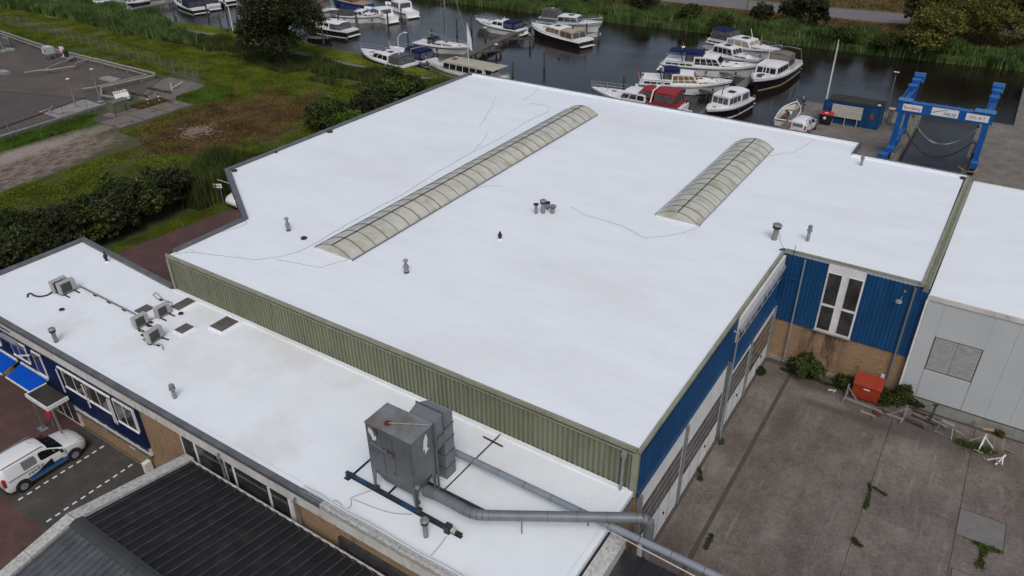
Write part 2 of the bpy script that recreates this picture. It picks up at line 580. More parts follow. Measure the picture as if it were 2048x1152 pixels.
# ------------------------------------------------------------------ special materials
class NT:
    def __init__(s, name):
        s.m = bpy.data.materials.new(name)
        s.m.use_nodes = True
        s.N = s.m.node_tree.nodes
        s.L = s.m.node_tree.links
        s.b = s.N['Principled BSDF']
        s.pos = s.N.new('ShaderNodeNewGeometry').outputs['Position']
        MATS[name] = s.m

    def set(s, n, i, v):
        if isinstance(v, (int, float)):
            n.inputs[i].default_value = v
        elif isinstance(v, tuple):
            n.inputs[i].default_value = (*v, 1) if len(v) == 3 and n.inputs[i].type == 'RGBA' else v
        else:
            s.L.new(v, n.inputs[i])

    def map(s, sc=(1, 1, 1), loc=(0, 0, 0), rot=0.0, src=None):
        n = s.N.new('ShaderNodeMapping')
        s.L.new(src or s.pos, n.inputs[0])
        n.inputs['Scale'].default_value = sc
        n.inputs['Location'].default_value = loc
        n.inputs['Rotation'].default_value = (0, 0, rot)
        return n.outputs[0]

    def noise(s, scale, detail=5, rough=0.6, src=None):
        n = s.N.new('ShaderNodeTexNoise')
        n.inputs['Scale'].default_value = scale
        n.inputs['Detail'].default_value = detail
        n.inputs['Roughness'].default_value = rough
        s.L.new(src or s.pos, n.inputs['Vector'])
        return n.outputs['Fac']

    def rng(s, src, a, b, c=0.0, d=1.0):
        n = s.N.new('ShaderNodeMapRange')
        s.L.new(src, n.inputs['Value'])
        for k, v in (('From Min', a), ('From Max', b), ('To Min', c), ('To Max', d)):
            n.inputs[k].default_value = v
        return n.outputs[0]

    def mix(s, fac, a, b, mode='MIX'):
        n = s.N.new('ShaderNodeMix')
        n.data_type = 'RGBA'
        n.blend_type = mode
        s.set(n, 'Factor', fac)
        s.set(n, 6, a)
        s.set(n, 7, b)
        return n.outputs[2]

    def math(s, op, a, b=0.0):
        n = s.N.new('ShaderNodeMath')
        n.operation = op
        s.set(n, 0, a)
        s.set(n, 1, b)
        return n.outputs[0]

    def patch(s, cx, cy, rx, ry, wob=0.5, nz=None, soft=0.25, rot=0.0):
        """soft-edged patch round (cx, cy) in the ground plane, 1 inside"""
        n = s.N.new('ShaderNodeVectorMath')
        n.operation = 'SUBTRACT'
        s.L.new(s.pos, n.inputs[0])
        n.inputs[1].default_value = (cx, cy, 0)
        m = s.map((1, 1, 0), rot=rot, src=n.outputs[0])
        m = s.map((1/rx, 1/ry, 0), src=m)
        q = s.N.new('ShaderNodeVectorMath')
        q.operation = 'LENGTH'
        s.L.new(m, q.inputs[0])
        v = q.outputs['Value']
        if nz is not None:
            v = s.math('ADD', v, s.math('MULTIPLY', s.math('SUBTRACT', nz, 0.5), wob*2))
        return s.rng(v, 1+soft, 1-soft)

    def bump(s, h, d):
        n = s.N.new('ShaderNodeBump')
        n.inputs['Distance'].default_value = d
        s.L.new(h, n.inputs['Height'])
        s.L.new(n.outputs[0], s.b.inputs['Normal'])

    def out(s, col, rough=0.9):
        s.L.new(col, s.b.inputs['Base Color'])
        if isinstance(rough, (int, float)):
            s.b.inputs['Roughness'].default_value = rough
        else:
            s.L.new(rough, s.b.inputs['Roughness'])


# meadow: green and dry patches, a bare dirt strip and a bleached heap of cuttings
t = NT('meadow')
n1 = t.noise(0.09, 5)
n2 = t.noise(0.7, 6, 0.7)
n3 = t.noise(5.0, 4, 0.7)
c = t.mix(t.rng(n1, 0.40, 0.62), (0.040, 0.062, 0.010), (0.085, 0.090, 0.020))
c = t.mix(t.rng(n2, 0.35, 0.7), c, (0.032, 0.058, 0.010))
p = t.patch(-74.5, 54, 9, 13, 0.7, n2, 0.45, 0.15)
c = t.mix(t.math('MULTIPLY', p, 0.9), c, (0.092, 0.064, 0.028))
p = t.patch(-70, 36, 6, 9, 0.8, n2, 0.4)
c = t.mix(t.math('MULTIPLY', p, 0.55), c, (0.085, 0.070, 0.026))
for (x, y, a, b, col, k) in ((-116, 71, 30, 2.6, (0.13, 0.115, 0.03), 0.75), (-96, 68, 9, 2, (0.13, 0.11, 0.04), 0.6),
                             (-140, 76, 20, 2, (0.12, 0.12, 0.03), 0.7), (-80, 62, 6, 5, (0.05, 0.095, 0.012), 0.7),
                             (-68, 68, 7, 5, (0.035, 0.085, 0.012), 0.8)):
    c = t.mix(t.math('MULTIPLY', t.patch(x, y, a, b, 0.6, n2, 0.5), k), c, col)
p = t.patch(-74.6, 49.0, 1.2, 1.6, 1.4, n3, 0.5)
c = t.mix(p, c, (0.27, 0.21, 0.16))
strip = t.patch(-82, 22, 5.2, 22, 0.25, n2, 0.10)
dirt = t.mix(t.rng(t.noise(1.1, 6, 0.75, t.map((1.6, .7, 1))), 0.42, 0.58), (0.27, 0.21, 0.17), (0.09, 0.066, 0.048))
c = t.mix(strip, c, dirt)
trk = t.math('MULTIPLY', t.patch(-85.6, 22, 2.0, 23, 0.5, n2, 0.3), 0.95)
c = t.mix(trk, c, t.mix(t.rng(n3, 0.42, 0.6), (0.40, 0.335, 0.285), (0.25, 0.20, 0.165)))
c = t.mix(t.rng(n3, 0.3, 0.75, 0.0, 0.25), c, (0.02, 0.02, 0.01))
t.out(c, 0.95)
t.bump(n3, 0.12)
# far side of the river: drier, ochre
t = NT('far_grass')
n2 = t.noise(0.35, 6, 0.7)
n3 = t.noise(4.0, 4, 0.7)
c = t.mix(t.rng(n2, 0.35, 0.65), (0.135, 0.098, 0.030), (0.085, 0.088, 0.022))
c = t.mix(t.rng(n3, 0.35, 0.7, 0, 0.5), c, (0.05, 0.045, 0.015))
t.out(c, 0.95)
t.bump(n3, 0.1)
# exposed-aggregate concrete slabs
t = NT('yard_slab')
n1 = t.noise(0.22, 6, 0.6)
n2 = t.noise(0.8, 8, 0.75)
n3 = t.noise(11.0, 4, 0.8)
n4 = t.noise(3.2, 5, 0.75)
n5 = t.noise(0.55, 4, 0.6, t.map((1.3, .8, 1), (9, 4, 0)))
sw = t.noise(1.2, 5, 0.6, t.map((2.6, 0.30, 1), rot=R_(8)))
c = t.mix(t.rng(n1, 0.36, 0.64), (0.112, 0.090, 0.078), (0.180, 0.155, 0.135))
c = t.mix(t.rng(n2, 0.44, 0.74, 0, 0.75), c, (0.068, 0.055, 0.047))
c = t.mix(t.rng(n4, 0.40, 0.66, 0, 0.45), c, (0.088, 0.068, 0.052))
c = t.mix(t.rng(n5, 0.50, 0.66, 0, 0.55), c, (0.215, 0.190, 0.170))
c = t.mix(t.rng(n5, 0.46, 0.34, 0, 0.45), c, (0.080, 0.062, 0.052))
c = t.mix(t.rng(n3, 0.50, 0.68, 0, 0.5), c, (0.27, 0.245, 0.22))
c = t.mix(t.rng(n3, 0.47, 0.32, 0, 0.5), c, (0.045, 0.037, 0.032))
sc_ = t.math('MULTIPLY', t.rng(sw, 0.57, 0.67), t.rng(n1, 0.36, 0.52))
c = t.mix(t.math('MULTIPLY', sc_, 0.5), c, (0.25, 0.225, 0.205))
for (x, y, a, b, k) in ((-4.4, 40.3, 2.4, 0.7, 0.8), (-2.4, 38.4, 2.6, 0.35, 0.7), (-5.2, 36.2, 0.6, 1.6, 0.5), (2.6, 39.0, 4, 1.0, 0.6), (3.0, 33.0, 3, 1.2, 0.25), (-7.1, 24.0, 1.1, 2.2, 0.45)):
    c = t.mix(t.math('MULTIPLY', t.patch(x, y, a, b, 0.9, n2, 0.5), k), c, (0.055, 0.045, 0.040))
ri = t.N.new('ShaderNodeObjectInfo').outputs['Random']
c = t.mix(1.0, c, t.mix(ri, (0.88, 0.87, 0.86), (1.10, 1.09, 1.09)), 'MULTIPLY')
t.out(c, t.rng(n2, 0.3, 0.7, 0.62, 0.9))
t.bump(n3, 0.012)
t = NT('patch_slab')
n2 = t.noise(2.0, 6, 0.7)
c = t.mix(t.rng(n2, 0.35, 0.7), (0.175, 0.170, 0.160), (0.135, 0.130, 0.122))
t.out(c, 0.8)
# joints and drains full of dirt and moss
t = NT('joint_dirt')
n2 = t.noise(1.3, 5, 0.7)
c = t.mix(t.rng(n2, 0.45, 0.6), (0.075, 0.061, 0.052), (0.062, 0.056, 0.038))
t.out(c, 0.95)


def paving(name, c1, c2, mortar, bw, bh, dirt, rot=0.0):
    t = NT(name)
    br = t.N.new('ShaderNodeTexBrick')
    t.L.new(t.map((1, 1, 0), rot=rot), br.inputs['Vector'])
    br.inputs['Scale'].default_value = 1
    br.inputs['Brick Width'].default_value = bw
    br.inputs['Row Height'].default_value = bh
    br.inputs['Mortar Size'].default_value = 0.006
    br.inputs['Color1'].default_value = (*c1, 1)
    br.inputs['Color2'].default_value = (*c2, 1)
    br.inputs['Mortar'].default_value = (*mortar, 1)
    n1 = t.noise(0.5, 7, 0.7)
    n2 = t.noise(2.5, 6, 0.7)
    c = t.mix(t.rng(n1, 0.48, 0.66, 0, 0.7), br.outputs['Color'], dirt)
    c = t.mix(t.rng(n2, 0.45, 0.75, 0, 0.5), c, tuple(x*0.5 for x in c1))
    t.out(c, 0.85)
    t.bump(br.outputs['Fac'], -0.004)


paving('red_paving', (0.098, 0.050, 0.044), (0.078, 0.041, 0.037), (0.05, 0.03, 0.025), 0.21, 0.105, (0.135, 0.075, 0.062))
paving('grey_paving', (0.066, 0.060, 0.055), (0.052, 0.048, 0.044), (0.035, 0.032, 0.028), 0.21, 0.105, (0.105, 0.095, 0.082))


def brickwall(name, plane):
    t = NT(name)
    sx = t.N.new('ShaderNodeSeparateXYZ')
    t.L.new(t.pos, sx.inputs[0])
    cb = t.N.new('ShaderNodeCombineXYZ')
    t.L.new(sx.outputs[0 if plane == 'y' else 1], cb.inputs[0])
    t.L.new(sx.outputs[2], cb.inputs[1])
    br = t.N.new('ShaderNodeTexBrick')
    t.L.new(cb.outputs[0], br.inputs['Vector'])
    br.inputs['Scale'].default_value = 1
    br.inputs['Brick Width'].default_value = 0.22
    br.inputs['Row Height'].default_value = 0.0667
    br.inputs['Mortar Size'].default_value = 0.007
    br.inputs['Mortar Smooth'].default_value = 0.2
    br.inputs['Color1'].default_value = (0.36, 0.23, 0.125, 1)
    br.inputs['Color2'].default_value = (0.255, 0.155, 0.082, 1)
    br.inputs['Mortar'].default_value = (0.26, 0.20, 0.14, 1)
    n1 = t.noise(0.7, 6, 0.7)
    n2 = t.noise(1.6, 6, 0.7, t.map((1.6, 1.6, 0.35)))
    c = t.mix(t.rng(n1, 0.45, 0.8, 0, 0.6), br.outputs['Color'], (0.24, 0.165, 0.10))
    c = t.mix(t.rng(n2, 0.58, 0.72, 0, 0.75), c, (0.075, 0.055, 0.038))
    if plane == 'y':
        st = t.patch(-5.0, 41.4, 1.25, 3, 0.8, n2, 0.4)
        c = t.mix(t.math('MULTIPLY', st, t.rng(n2, 0.42, 0.56, 0, 0.85)), c, (0.06, 0.042, 0.030))
    t.out(c, 0.9)
    t.bump(br.outputs['Fac'], -0.006)


brickwall('brick_y', 'y')
brickwall('brick_x', 'x')

t = NT('industrial_paving')
n1 = t.noise(0.06, 6, 0.6)
n2 = t.noise(0.4, 7, 0.75)
n3 = t.noise(3.0, 5, 0.7)
c = t.mix(t.rng(n1, 0.4, 0.6), (0.075, 0.062, 0.056), (0.105, 0.083, 0.073))
c = t.mix(t.rng(n2, 0.5, 0.66, 0, 0.7), c, (0.150, 0.112, 0.095))
c = t.mix(t.rng(n3, 0.4, 0.7, 0, 0.4), c, (0.05, 0.042, 0.036))
t.out(c, 0.9)
t = NT('bitumen')
n2 = t.noise(0.3, 7, 0.7)
c = t.mix(t.rng(n2, 0.35, 0.7), (0.060, 0.052, 0.048), (0.085, 0.074, 0.067))
t.out(c, 0.85)
t = NT('track_slab')
n2 = t.noise(0.9, 7, 0.75)
c = t.mix(t.rng(n2, 0.35, 0.65), (0.185, 0.158, 0.145), (0.115, 0.095, 0.085))
c = t.mix(t.rng(t.noise(0.5, 6), 0.58, 0.66), c, (0.05, 0.05, 0.02))
t.out(c, 0.9)

# river water: dark, small ripples, calmer and rougher areas
t = NT('river_water')
t.b.inputs['Base Color'].default_value = (0.012, 0.009, 0.007, 1)
t.b.inputs['IOR'].default_value = 1.33
w1 = t.noise(1.5, 3, 0.55, t.map((1.0, 2.4, 1), rot=R_(20)))
w2 = t.noise(5.0, 3, 0.6, t.map((1.0, 1.8, 1), rot=R_(35)))
area = t.rng(t.noise(0.045, 3), 0.40, 0.60, 0.25, 1.0)
hh = t.math('ADD', t.math('MULTIPLY', w1, 1.0), t.math('MULTIPLY', w2, 0.35))
hh = t.math('MULTIPLY', hh, area)
t.bump(hh, 0.040)
t.b.inputs['Roughness'].default_value = 0.04
t.b.inputs['Specular IOR Level'].default_value = 0.5


# ------------------------------------------------------------------ ground, water
WZ = -0.75
south = [(-900, -500), (900, -500), (900, 117.5), (2.6, 117.5), (2.6, 98.4), (-0.7, 98.4), (-0.7, 76.5), (-7.7, 76.5), (-7.7, 96.6), (-19.4, 95.5),
         (-19.4, 84.1), (-34, 82.7), (-48, 81.1), (-58.5, 81.3), (-66, 82.6), (-75, 84.1), (-83, 84.3), (-97, 85.7), (-111, 86.3), (-128, 84.4), (-137, 85.2),
         (-146, 85.8), (-160, 88.5), (-185, 92), (-230, 97), (-300, 104), (-450, 116), (-900, 150)]
MB().prism(south, -3.0, 0.0).build('ground', ['meadow'], kind='structure')
north = [(-900, 190), (-450, 150), (-300, 138), (-200, 131), (-130, 128.5), (-100, 127.8), (-72, 127.4), (-46, 128.6), (-20, 127.8), (1.5, 129.2), (60, 132), (200, 140), (900, 180), (900, 1500), (-900, 1500)]
MB().prism(north, -3.0, 0.0).build('far_bank', ['far_grass'], kind='structure')
MB().add([(-900, -500, WZ), (900, -500, WZ), (900, 1500, WZ), (-900, 1500, WZ)], [(0, 1, 2, 3)]).build('water', ['river_water'], kind='structure')
MB().add([(-900, -500, -2.9), (900, -500, -2.9), (900, 1500, -2.9), (-900, 1500, -2.9)], [(0, 1, 2, 3)]).build('river_bed', ['bed'], kind='structure')

# far road, edges rising a little above the verge
fr = [(-300, 128.0+30), (-59.5, 146.4), (-51.6, 144.9), (-34, 146.1), (-17.1, 147.6), (60, 155), (300, 178), (300, 186), (60, 163.4), (-16.9, 156.4), (-38, 154.9), (-59.5, 154.6), (-300, 166.5)]
fr = [(-300, 150), (-90, 146.2), (-59.5, 145.2), (-34, 145.9), (-17, 147.4), (60, 153.5), (300, 175), (300, 183.5), (60, 162.0), (-17, 155.9), (-34, 154.4), (-59.5, 153.7), (-90, 154.7), (-300, 158.5)]
MB().prism(fr, -0.3, 0.03).build('road', ['road_far'], kind='structure')

# towpath along the marina bank (narrow, curved)
pp = [(-160, 84.2), (-137, 81.2), (-125, 80.7), (-113.4, 81.4), (-100, 80.6), (-90.6, 80.2), (-80, 79.5), (-75, 79.3), (-66, 79.6), (-56, 78.5), (-44, 78.0)]
b_ = MB()
for (p, q) in zip(pp[:-1], pp[1:]):
    b_.add([(p[0], p[1]-0.5, 0.006), (q[0], q[1]-0.5, 0.006), (q[0], q[1]+0.5, 0.006), (p[0], p[1]+0.5, 0.006)], [(0, 1, 2, 3)])
b_.build('towpath', ['asphalt_path'], kind='structure')

# red paved road beside the works and the forecourt
MB().prism([(-56.3, -60), (-49.3, -60), (-49.3, 13.5), (-49.9, 22), (-46.6, 31), (-46.6, 70), (-55.2, 70), (-55.2, 39), (-56.3, 28)], -0.05, 0.004).build('access_road', ['red_paving'], kind='structure')
MB().prism([(-49.3, -60), (-8.1, -60), (-8.1, 13.96), (-49.3, 13.96)], -0.05, 0.008).build('forecourt', ['red_paving'], kind='structure')
MB().prism([(-38.95, 8.66), (-24, 8.66), (-24, 13.955), (-38.95, 13.955)], -0.04, 0.012).build('parking_bays', ['grey_paving'], kind='structure')
# white kerb-stone dashes of the parking bays: separate blocks laid in the paving
park = thing('parking_line', 'dashed white bay line of laid blocks beside the parked white van', 'parking line', (-36.29, 8.9, 0.012))
blk = MB().box(-0.055, 0.055, -0.12, 0.12, -0.02, 0.004).mesh('block', 'white_paint')
for i in range(11):
    link('block', blk, park, loc=(rng.uniform(-.01, .01), 0.18+i*0.445, 0), rz=rng.uniform(-.03, .03))
dup(park, (-33.66, 8.9, 0.012), label='dashed white bay line of laid blocks nearest the dark corrugated roof')
MB().box(-24.0, -49.2, 13.9, 13.96, 0, 0.03).build('kerb', ['quay_beam'], kind='structure')

# ------------------------------------------------------------------ concrete yard of 6 x 4 m slabs
yard = MB().prism([(-7.95, -40), (60, -40), (60, 41.25), (-7.95, 41.4)], -0.2, 0.002).build('yard', ['joint_dirt'], kind='structure')
b = 0
xs = [(-7.92, -6.29), (-6.08, -0.115), (-0.10, 3.935), (3.95, 9.9), (9.95, 15.9), (15.95, 22)]
ys = [(-7+4*k, -7+4*(k+1)) for k in range(12)]
slabs = {}
for (x0, x1) in xs:
    for (y0, y1) in ys:
        if y1 < 8 or (x0 > 9 and y1 < 16):
            continue
        y1b = min(y1, 41.2)
        g = 0.004 + rng.uniform(0, 0.008)
        w, h = x1-x0-2*g*0.6, y1b-y0-2*g
        tz = rng.uniform(-0.003, 0.004)
        mb = MB()
        if x0 == -0.08 and y0 == 29:      # slab cut round the patched cover
            pass
        mb.bev(0, w, 0, h, -0.05, 0.0, 0.012)
        o = mb.build('slab', ['yard_slab'], yard, loc=(x0+g*0.6, y0+g, 0.030+tz))
# narrow drain channel between the strip along the hall and the yard
o = MB().box(-6.28, -6.10, -20, 41.2, -0.05, 0.008).build('drain_channel', ['joint_dirt'], yard)
o = MB().bev(3.97, 5.92, 32.25, 34.12, -0.05, 0.060, 0.012).build('cover_slab', ['patch_slab'], yard, label='smooth lighter square cover slab let into the yard')
o = MB().bev(4.10, 6.6, 27.9, 29.95, -0.05, 0.060, 0.012).build('cover_slab', ['patch_slab'], yard)
# tyre-worn seams
mb = MB()
mb.box(3.93, 3.97, 32.2, 34.16, -0.02, 0.043)
mb.box(5.92, 5.97, 32.2, 34.16, -0.02, 0.043)
mb.box(3.93, 5.97, 32.19, 32.25, -0.02, 0.043)
mb.box(3.93, 5.97, 34.12, 34.17, -0.02, 0.043)
mb.box(4.05, 6.6, 29.95, 30.0, -0.02, 0.043)
mb.box(4.05, 4.10, 27.9, 29.95, -0.02, 0.043)
mb.build('joint', ['joint_dirt'], yard)

# ------------------------------------------------------------------ quay round the boat lift dock
q = MB().prism([(-46.6, 62.5), (60, 62.5), (60, 118), (2.1, 118), (2.1, 98.9), (-1.2, 98.9), (-1.2, 77), (-7.2, 77), (-7.2, 97.1), (-19.9, 96.0), (-19.9, 84.6), (-34, 83.1), (-46.6, 81.5)],
               -2.8, 0.02).build('quay', ['quay_concrete'], kind='structure')
q.location.z = 0.0
mb = MB()
for p in [(-1.2, 77, -0.75, 99.0), ]:
    mb.box(-1.28, -0.85, 77, 99.0, -1.2, 0.14)
mb.box(-7.55, -7.12, 77, 97.2, -1.2, 0.14)
mb.box(-10.8, -7.56, 96.75, 97.18, -0.6, 0.10)
mb.box(-0.84, 2.08, 98.6, 98.98, -0.6, 0.10)
mb.box(2.02, 2.4, 98.99, 118, -0.6, 0.12)
mb.box(2.41, 60, 98.2, 98.6, -0.02, 0.05)
mb.build('dock_edge_beam', ['quay_beam'], q)
MB().box(-19.98, -19.7, 84.6, 96.1, -0.6, 0.10).build('dock_edge_beam', ['quay_beam'], q)
MB().box(-19.69, -10.9, 95.85, 96.1, -0.6, 0.08).build('dock_edge_beam', ['quay_beam'], q)
qs = MB()
for (x0, x1, y0, y1) in [(-19.6, -13.3, 63, 72), (-19.6, -13.3, 72.1, 84), (-13.2, -7.7, 63, 76), (-13.2, -10.9, 84, 95.6), (-10.8, -7.6, 76.1, 96.6),
                         (-0.8, 2.3, 63, 78), (-0.8, 2.3, 78.1, 98.5), (2.4, 9, 63, 84), (2.4, 9, 84.1, 98.1), (9.1, 20, 63, 98.1), (2.5, 20, 99, 117)]:
    o = MB().bev(0, x1-x0-0.05, 0, y1-y0-0.05, -0.05, 0, 0.01).build('slab', ['quay_concrete'], q, loc=(x0, y0, 0.034+rng.uniform(0, .01)))

# ------------------------------------------------------------------ tank yard behind the fence, west
iy = MB().prism([(-92.6, -30), (-92.6, 54.5), (-97.5, 60.2), (-106, 61.3), (-145, 63.5), (-260, 70), (-260, -30)], -0.2, 0.012).build('tank_yard', ['industrial_paving'], kind='structure')
MB().prism([(-93.2, -30), (-93.2, 27), (-97.9, 49.5), (-150, 33.5), (-260, 0), (-260, -30)], -0.1, 0.045).build('bitumen_apron', ['bitumen'], iy)
# gutter wall of the apron
mb = MB()
mb.bar((-93.2, 5, 0.10), (-93.2, 27, 0.10), 0.35, 0.22)
mb.bar((-93.2, 27, 0.10), (-97.9, 49.5, 0.10), 0.35, 0.22)
mb.bar((-97.9, 49.5, 0.05), (-150, 33.5, 0.05), 0.3, 0.06)
mb.build('kerb', ['joint_dirt'], iy)
for (a, bb, c_, d) in ((-87.6, -83.7, 45.3, 48.6), (-87.6, -85.7, 48.7, 51.6), (-85.65, -83.75, 48.7, 51.8), (-87.6, -85.6, 51.7, 55.3), (-85.5, -83.9, 51.9, 55.3), (-89.9, -87.7, 46.9, 50.6)):
    if c_ == 45.3:
        tr = MB().prism([(-89.8, 45.2), (-83.7, 45.2), (-83.7, 55.4), (-89.8, 55.4)], -0.2, 0.01).build('track_base', ['joint_dirt'], kind='structure')
    MB().bev(0, bb-a-.06, 0, d-c_-.06, -0.05, 0.0, 0.012).build('slab', ['track_slab'], tr, loc=(a, c_, 0.05+rng.uniform(0, .015)))
# sandy pit between yard and fence
MB().prism([(-92.4, 53.5), (-88.2, 53.0), (-87.6, 57.5), (-89.5, 61.6), (-97.2, 61.5), (-97, 60)], -0.1, 0.03).build('sand_pit', ['track_slab'], kind='structure')
# ------------------------------------------------------------------ main hall
RZ = 7.80
hall = thing('hall', 'large flat white-roofed works hall with olive ribbed front and blue upper walls', 'building', (-8.2, 21.5, 0))
HX, HY = -8.2, 21.5


def hb(name, mb, m, **k):
    """build a part of the hall from world coordinates"""
    o = mb.build(name, m, hall, **k)
    o.location = Vector((-HX, -HY, 0))
    return o


roofpoly = [(-38.55, 21.572), (-8.262, 21.572), (-8.262, 41.605), (-0.80, 41.66), (-0.62, 59.0), (-8.30, 59.15), (-8.30, 61.85), (-45.6, 62.1), (-45.95, 32.0), (-38.45, 27.25)]
hb('roof', MB().prism(roofpoly, 7.40, 7.74), ['roof_white'])
# walls (brick base not in view on three sides, closed all round)
mb = MB()
mb.prism([(-38.5, 21.66), (-8.45, 21.66), (-8.45, 41.74), (-0.5, 41.74), (-0.45, 58.9), (-8.4, 59.05), (-8.4, 61.75), (-45.5, 62.0), (-45.85, 32.05), (-38.4, 27.3)], 0.0, 7.39)
hb('wall', mb, ['blue_metal'])


def coping(mb, pts, w, z0, z1, side=1):
    for a, b in zip(pts[:-1], pts[1:]):
        a = Vector((*a, 0))
        b = Vector((*b, 0))
        n = Vector((-(b-a).y, (b-a).x, 0)).normalized()*side
        mb.hexa([a+Vector((0, 0, z0)), b+Vector((0, 0, z0)), b+n*w+Vector((0, 0, z0)), a+n*w+Vector((0, 0, z0)),
                 a+Vector((0, 0, z1)), b+Vector((0, 0, z1)), b+n*w+Vector((0, 0, z1)), a+n*w+Vector((0, 0, z1))])


# dark grey kerb along the west side
o = MB()
coping(o, [(-38.72, 22.0), (-38.62, 27.16)], 0.30, 7.2, 7.90, -1)
coping(o, [(-46.28, 31.84), (-45.95, 62.2)], 0.32, 7.2, 7.901, -1)
o.hexa([(-38.62, 27.1, 7.2), (-38.32, 27.30, 7.2), (-45.95, 32.1, 7.2), (-46.28, 31.84, 7.2), (-38.62, 27.1, 7.903), (-38.32, 27.30, 7.903), (-45.95, 32.1, 7.903), (-46.28, 31.84, 7.903)])
hb('parapet', o, ['coping_grey'])
# white inner upstand and thin metal edge at the back
o = MB()
coping(o, [(-45.5, 62.0), (-8.2, 61.75)], 0.28, 7.6, 7.86, -1)
coping(o, [(-8.2, 59.1), (-0.5, 58.95)], 0.28, 7.6, 7.86, -1)
hb('upstand', o, ['roof_white'])
o = MB()
coping(o, [(-45.9, 62.12), (-8.12, 61.86)], 0.10, 7.3, 7.885, 1)
coping(o, [(-8.18, 59.2), (-0.55, 59.06)], 0.10, 7.3, 7.885, 1)
coping(o, [(-8.2, 59.32), (-8.2, 61.84)], 0.10, 7.3, 7.885, 1)
hb('roof_edge', o, ['coping_grey'])
# olive edge trim in lengths with joints
def trim(p, q, L, z0, z1, w, side):
    p = Vector((*p, 0))
    q = Vector((*q, 0))
    n = max(1, round((q-p).length/L))
    for i in range(n):
        a = p.lerp(q, i/n)
        b = p.lerp(q, (i+1)/n)
        d = (b-a).normalized()*0.012
        m_ = MB()
        coping(m_, [(a+d)[:2], (b-d)[:2]], w, z0, z1+rng.uniform(-.006, .006), side)
        hb('edge_trim', m_, ['olive_trim'])


trim((-38.72, 21.44), (-8.265, 21.44), 4.3, 7.60, 7.80, 0.12, 1)
trim((-8.09, 21.44), (-8.09, 41.2), 3.0, 7.64, 7.80, 0.16, 1)
trim((-8.12, 41.44), (-0.55, 41.50), 3.7, 7.69, 7.80, 0.14, 1)
trim((-0.66, 41.38), (-0.34, 59.1), 3.0, 7.62, 7.81, 0.17, 1)
hb('edge_gutter', MB().hexa([(-0.66, 41.5, 7.3), (-0.36, 41.5, 7.3), (-0.04, 59.1, 7.3), (-0.34, 59.1, 7.3), (-0.64, 41.5, 7.68), (-0.42, 41.5, 7.68), (-0.16, 59.1, 7.68), (-0.37, 59.1, 7.68)]), ['olive_metal'])
o = MB()
coping(o, [(-8.36, 41.16), (-8.13, 41.42)], 0.1, 7.45, 7.84, 1)
hb('corner_flashing', o, ['blue_faded'])


# ribbed sheets: mesh shared between equal sheets; local x along the wall, z up, ribs towards -y
def ribsheet(w, h, n, d=0.055, top=0.42):
    mb = MB()
    p = w/n
    prof = []
    for i in range(n):
        x = i*p
        prof += [(x, 0), (x+p*(0.5-top/2)-p*0.10, 0), (x+p*(0.5-top/2), -d), (x+p*(0.5+top/2), -d), (x+p*(0.5+top/2)+p*0.10, 0)]
    prof.append((w, 0))
    for i in range(len(prof)-1):
        a, b = prof[i], prof[i+1]
        mb.add([(a[0], a[1], 0), (b[0], b[1], 0), (b[0], b[1], h), (a[0], a[1], h)], [(0, 1, 2, 3)])
    return mb


sh = ribsheet(1.0, 2.14, 4, 0.075, 0.48).mesh('ribbed_sheet', 'olive_metal')
mb = MB().box(-38.6, -8.3, 21.56, 21.60, 5.2, 7.6)
hb('sheet_backing', mb, ['rib_dark'])
for i in range(30):
    link('ribbed_sheet', sh, hall, loc=(-38.52+i*1.003-HX, 21.545-HY, 5.40+rng.uniform(-.012, .012)))
hb('drip_rail', MB().box(-38.5, -8.3, 21.425, 21.452, 7.44, 7.50), ['olive_trim'])
hb('corner_post', MB().box(-38.72, -38.54, 21.42, 21.66, 5.3, 7.50), ['olive_trim'])
hb('corner_post', MB().box(-8.44, -8.16, 21.42, 21.66, 5.16, 7.49), ['olive_trim'])
hb('downpipe', MB().tube([(-38.42, 21.40, 7.4), (-38.42, 21.38, 5.6)], 0.045, 8), ['olive_metal'])
o = MB()
o.box(-8.86, -8.64, 21.22, 21.42, 7.28, 7.5)
o.tube([(-8.75, 21.30, 7.3), (-8.75, 21.28, 5.9), (-8.76, 21.22, 5.5)], 0.062, 10)
hb('downpipe', o, ['steel_galv'])

# east wall with blue sheets and four folding doors
s1 = ribsheet(1.0, 2.2, 5, 0.07, .34).mesh('ribbed_sheet', 'blue_metal')
nE = 11
for i in range(11):
    q = link('ribbed_sheet', s1, hall, loc=(0.06, 0.1+i*1.0, 5.30))
    q.rotation_euler = (0, 0, math.pi/2)
s2 = ribsheet(0.96, 1.9, 5, 0.06, .34).mesh('ribbed_sheet', 'blue_metal')
for i in range(9):
    q = link('ribbed_sheet', s2, hall, loc=(0.06, 11.12+i*0.973, 4.05 if i else 4.05))
    q.rotation_euler = (0, 0, math.pi/2)
s3 = ribsheet(0.9, 1.6, 5, 0.045).mesh('ribbed_sheet', 'blue_metal')
q = link('ribbed_sheet', s3, hall, loc=(0.058, 11.12, 5.95))
q.rotation_euler = (0, 0, math.pi/2)
hb('flashing', MB().hexa([(-8.120, 21.5, 5.16), (-8.030, 21.5, 5.16), (-8.030, 32.4, 5.16), (-8.120, 32.4, 5.16), (-8.120, 21.5, 5.44), (-8.060, 21.5, 5.44), (-8.060, 32.4, 5.44), (-8.120, 32.4, 5.44)]), ['blue_faded'])
hb('flashing', MB().hexa([(-8.120, 32.6, 3.90), (-8.030, 32.6, 3.90), (-8.030, 41.45, 3.90), (-8.120, 41.45, 3.90), (-8.120, 32.6, 4.35), (-8.050, 32.6, 4.35), (-8.050, 41.45, 4.35), (-8.120, 41.45, 4.35)]), ['blue_faded'])
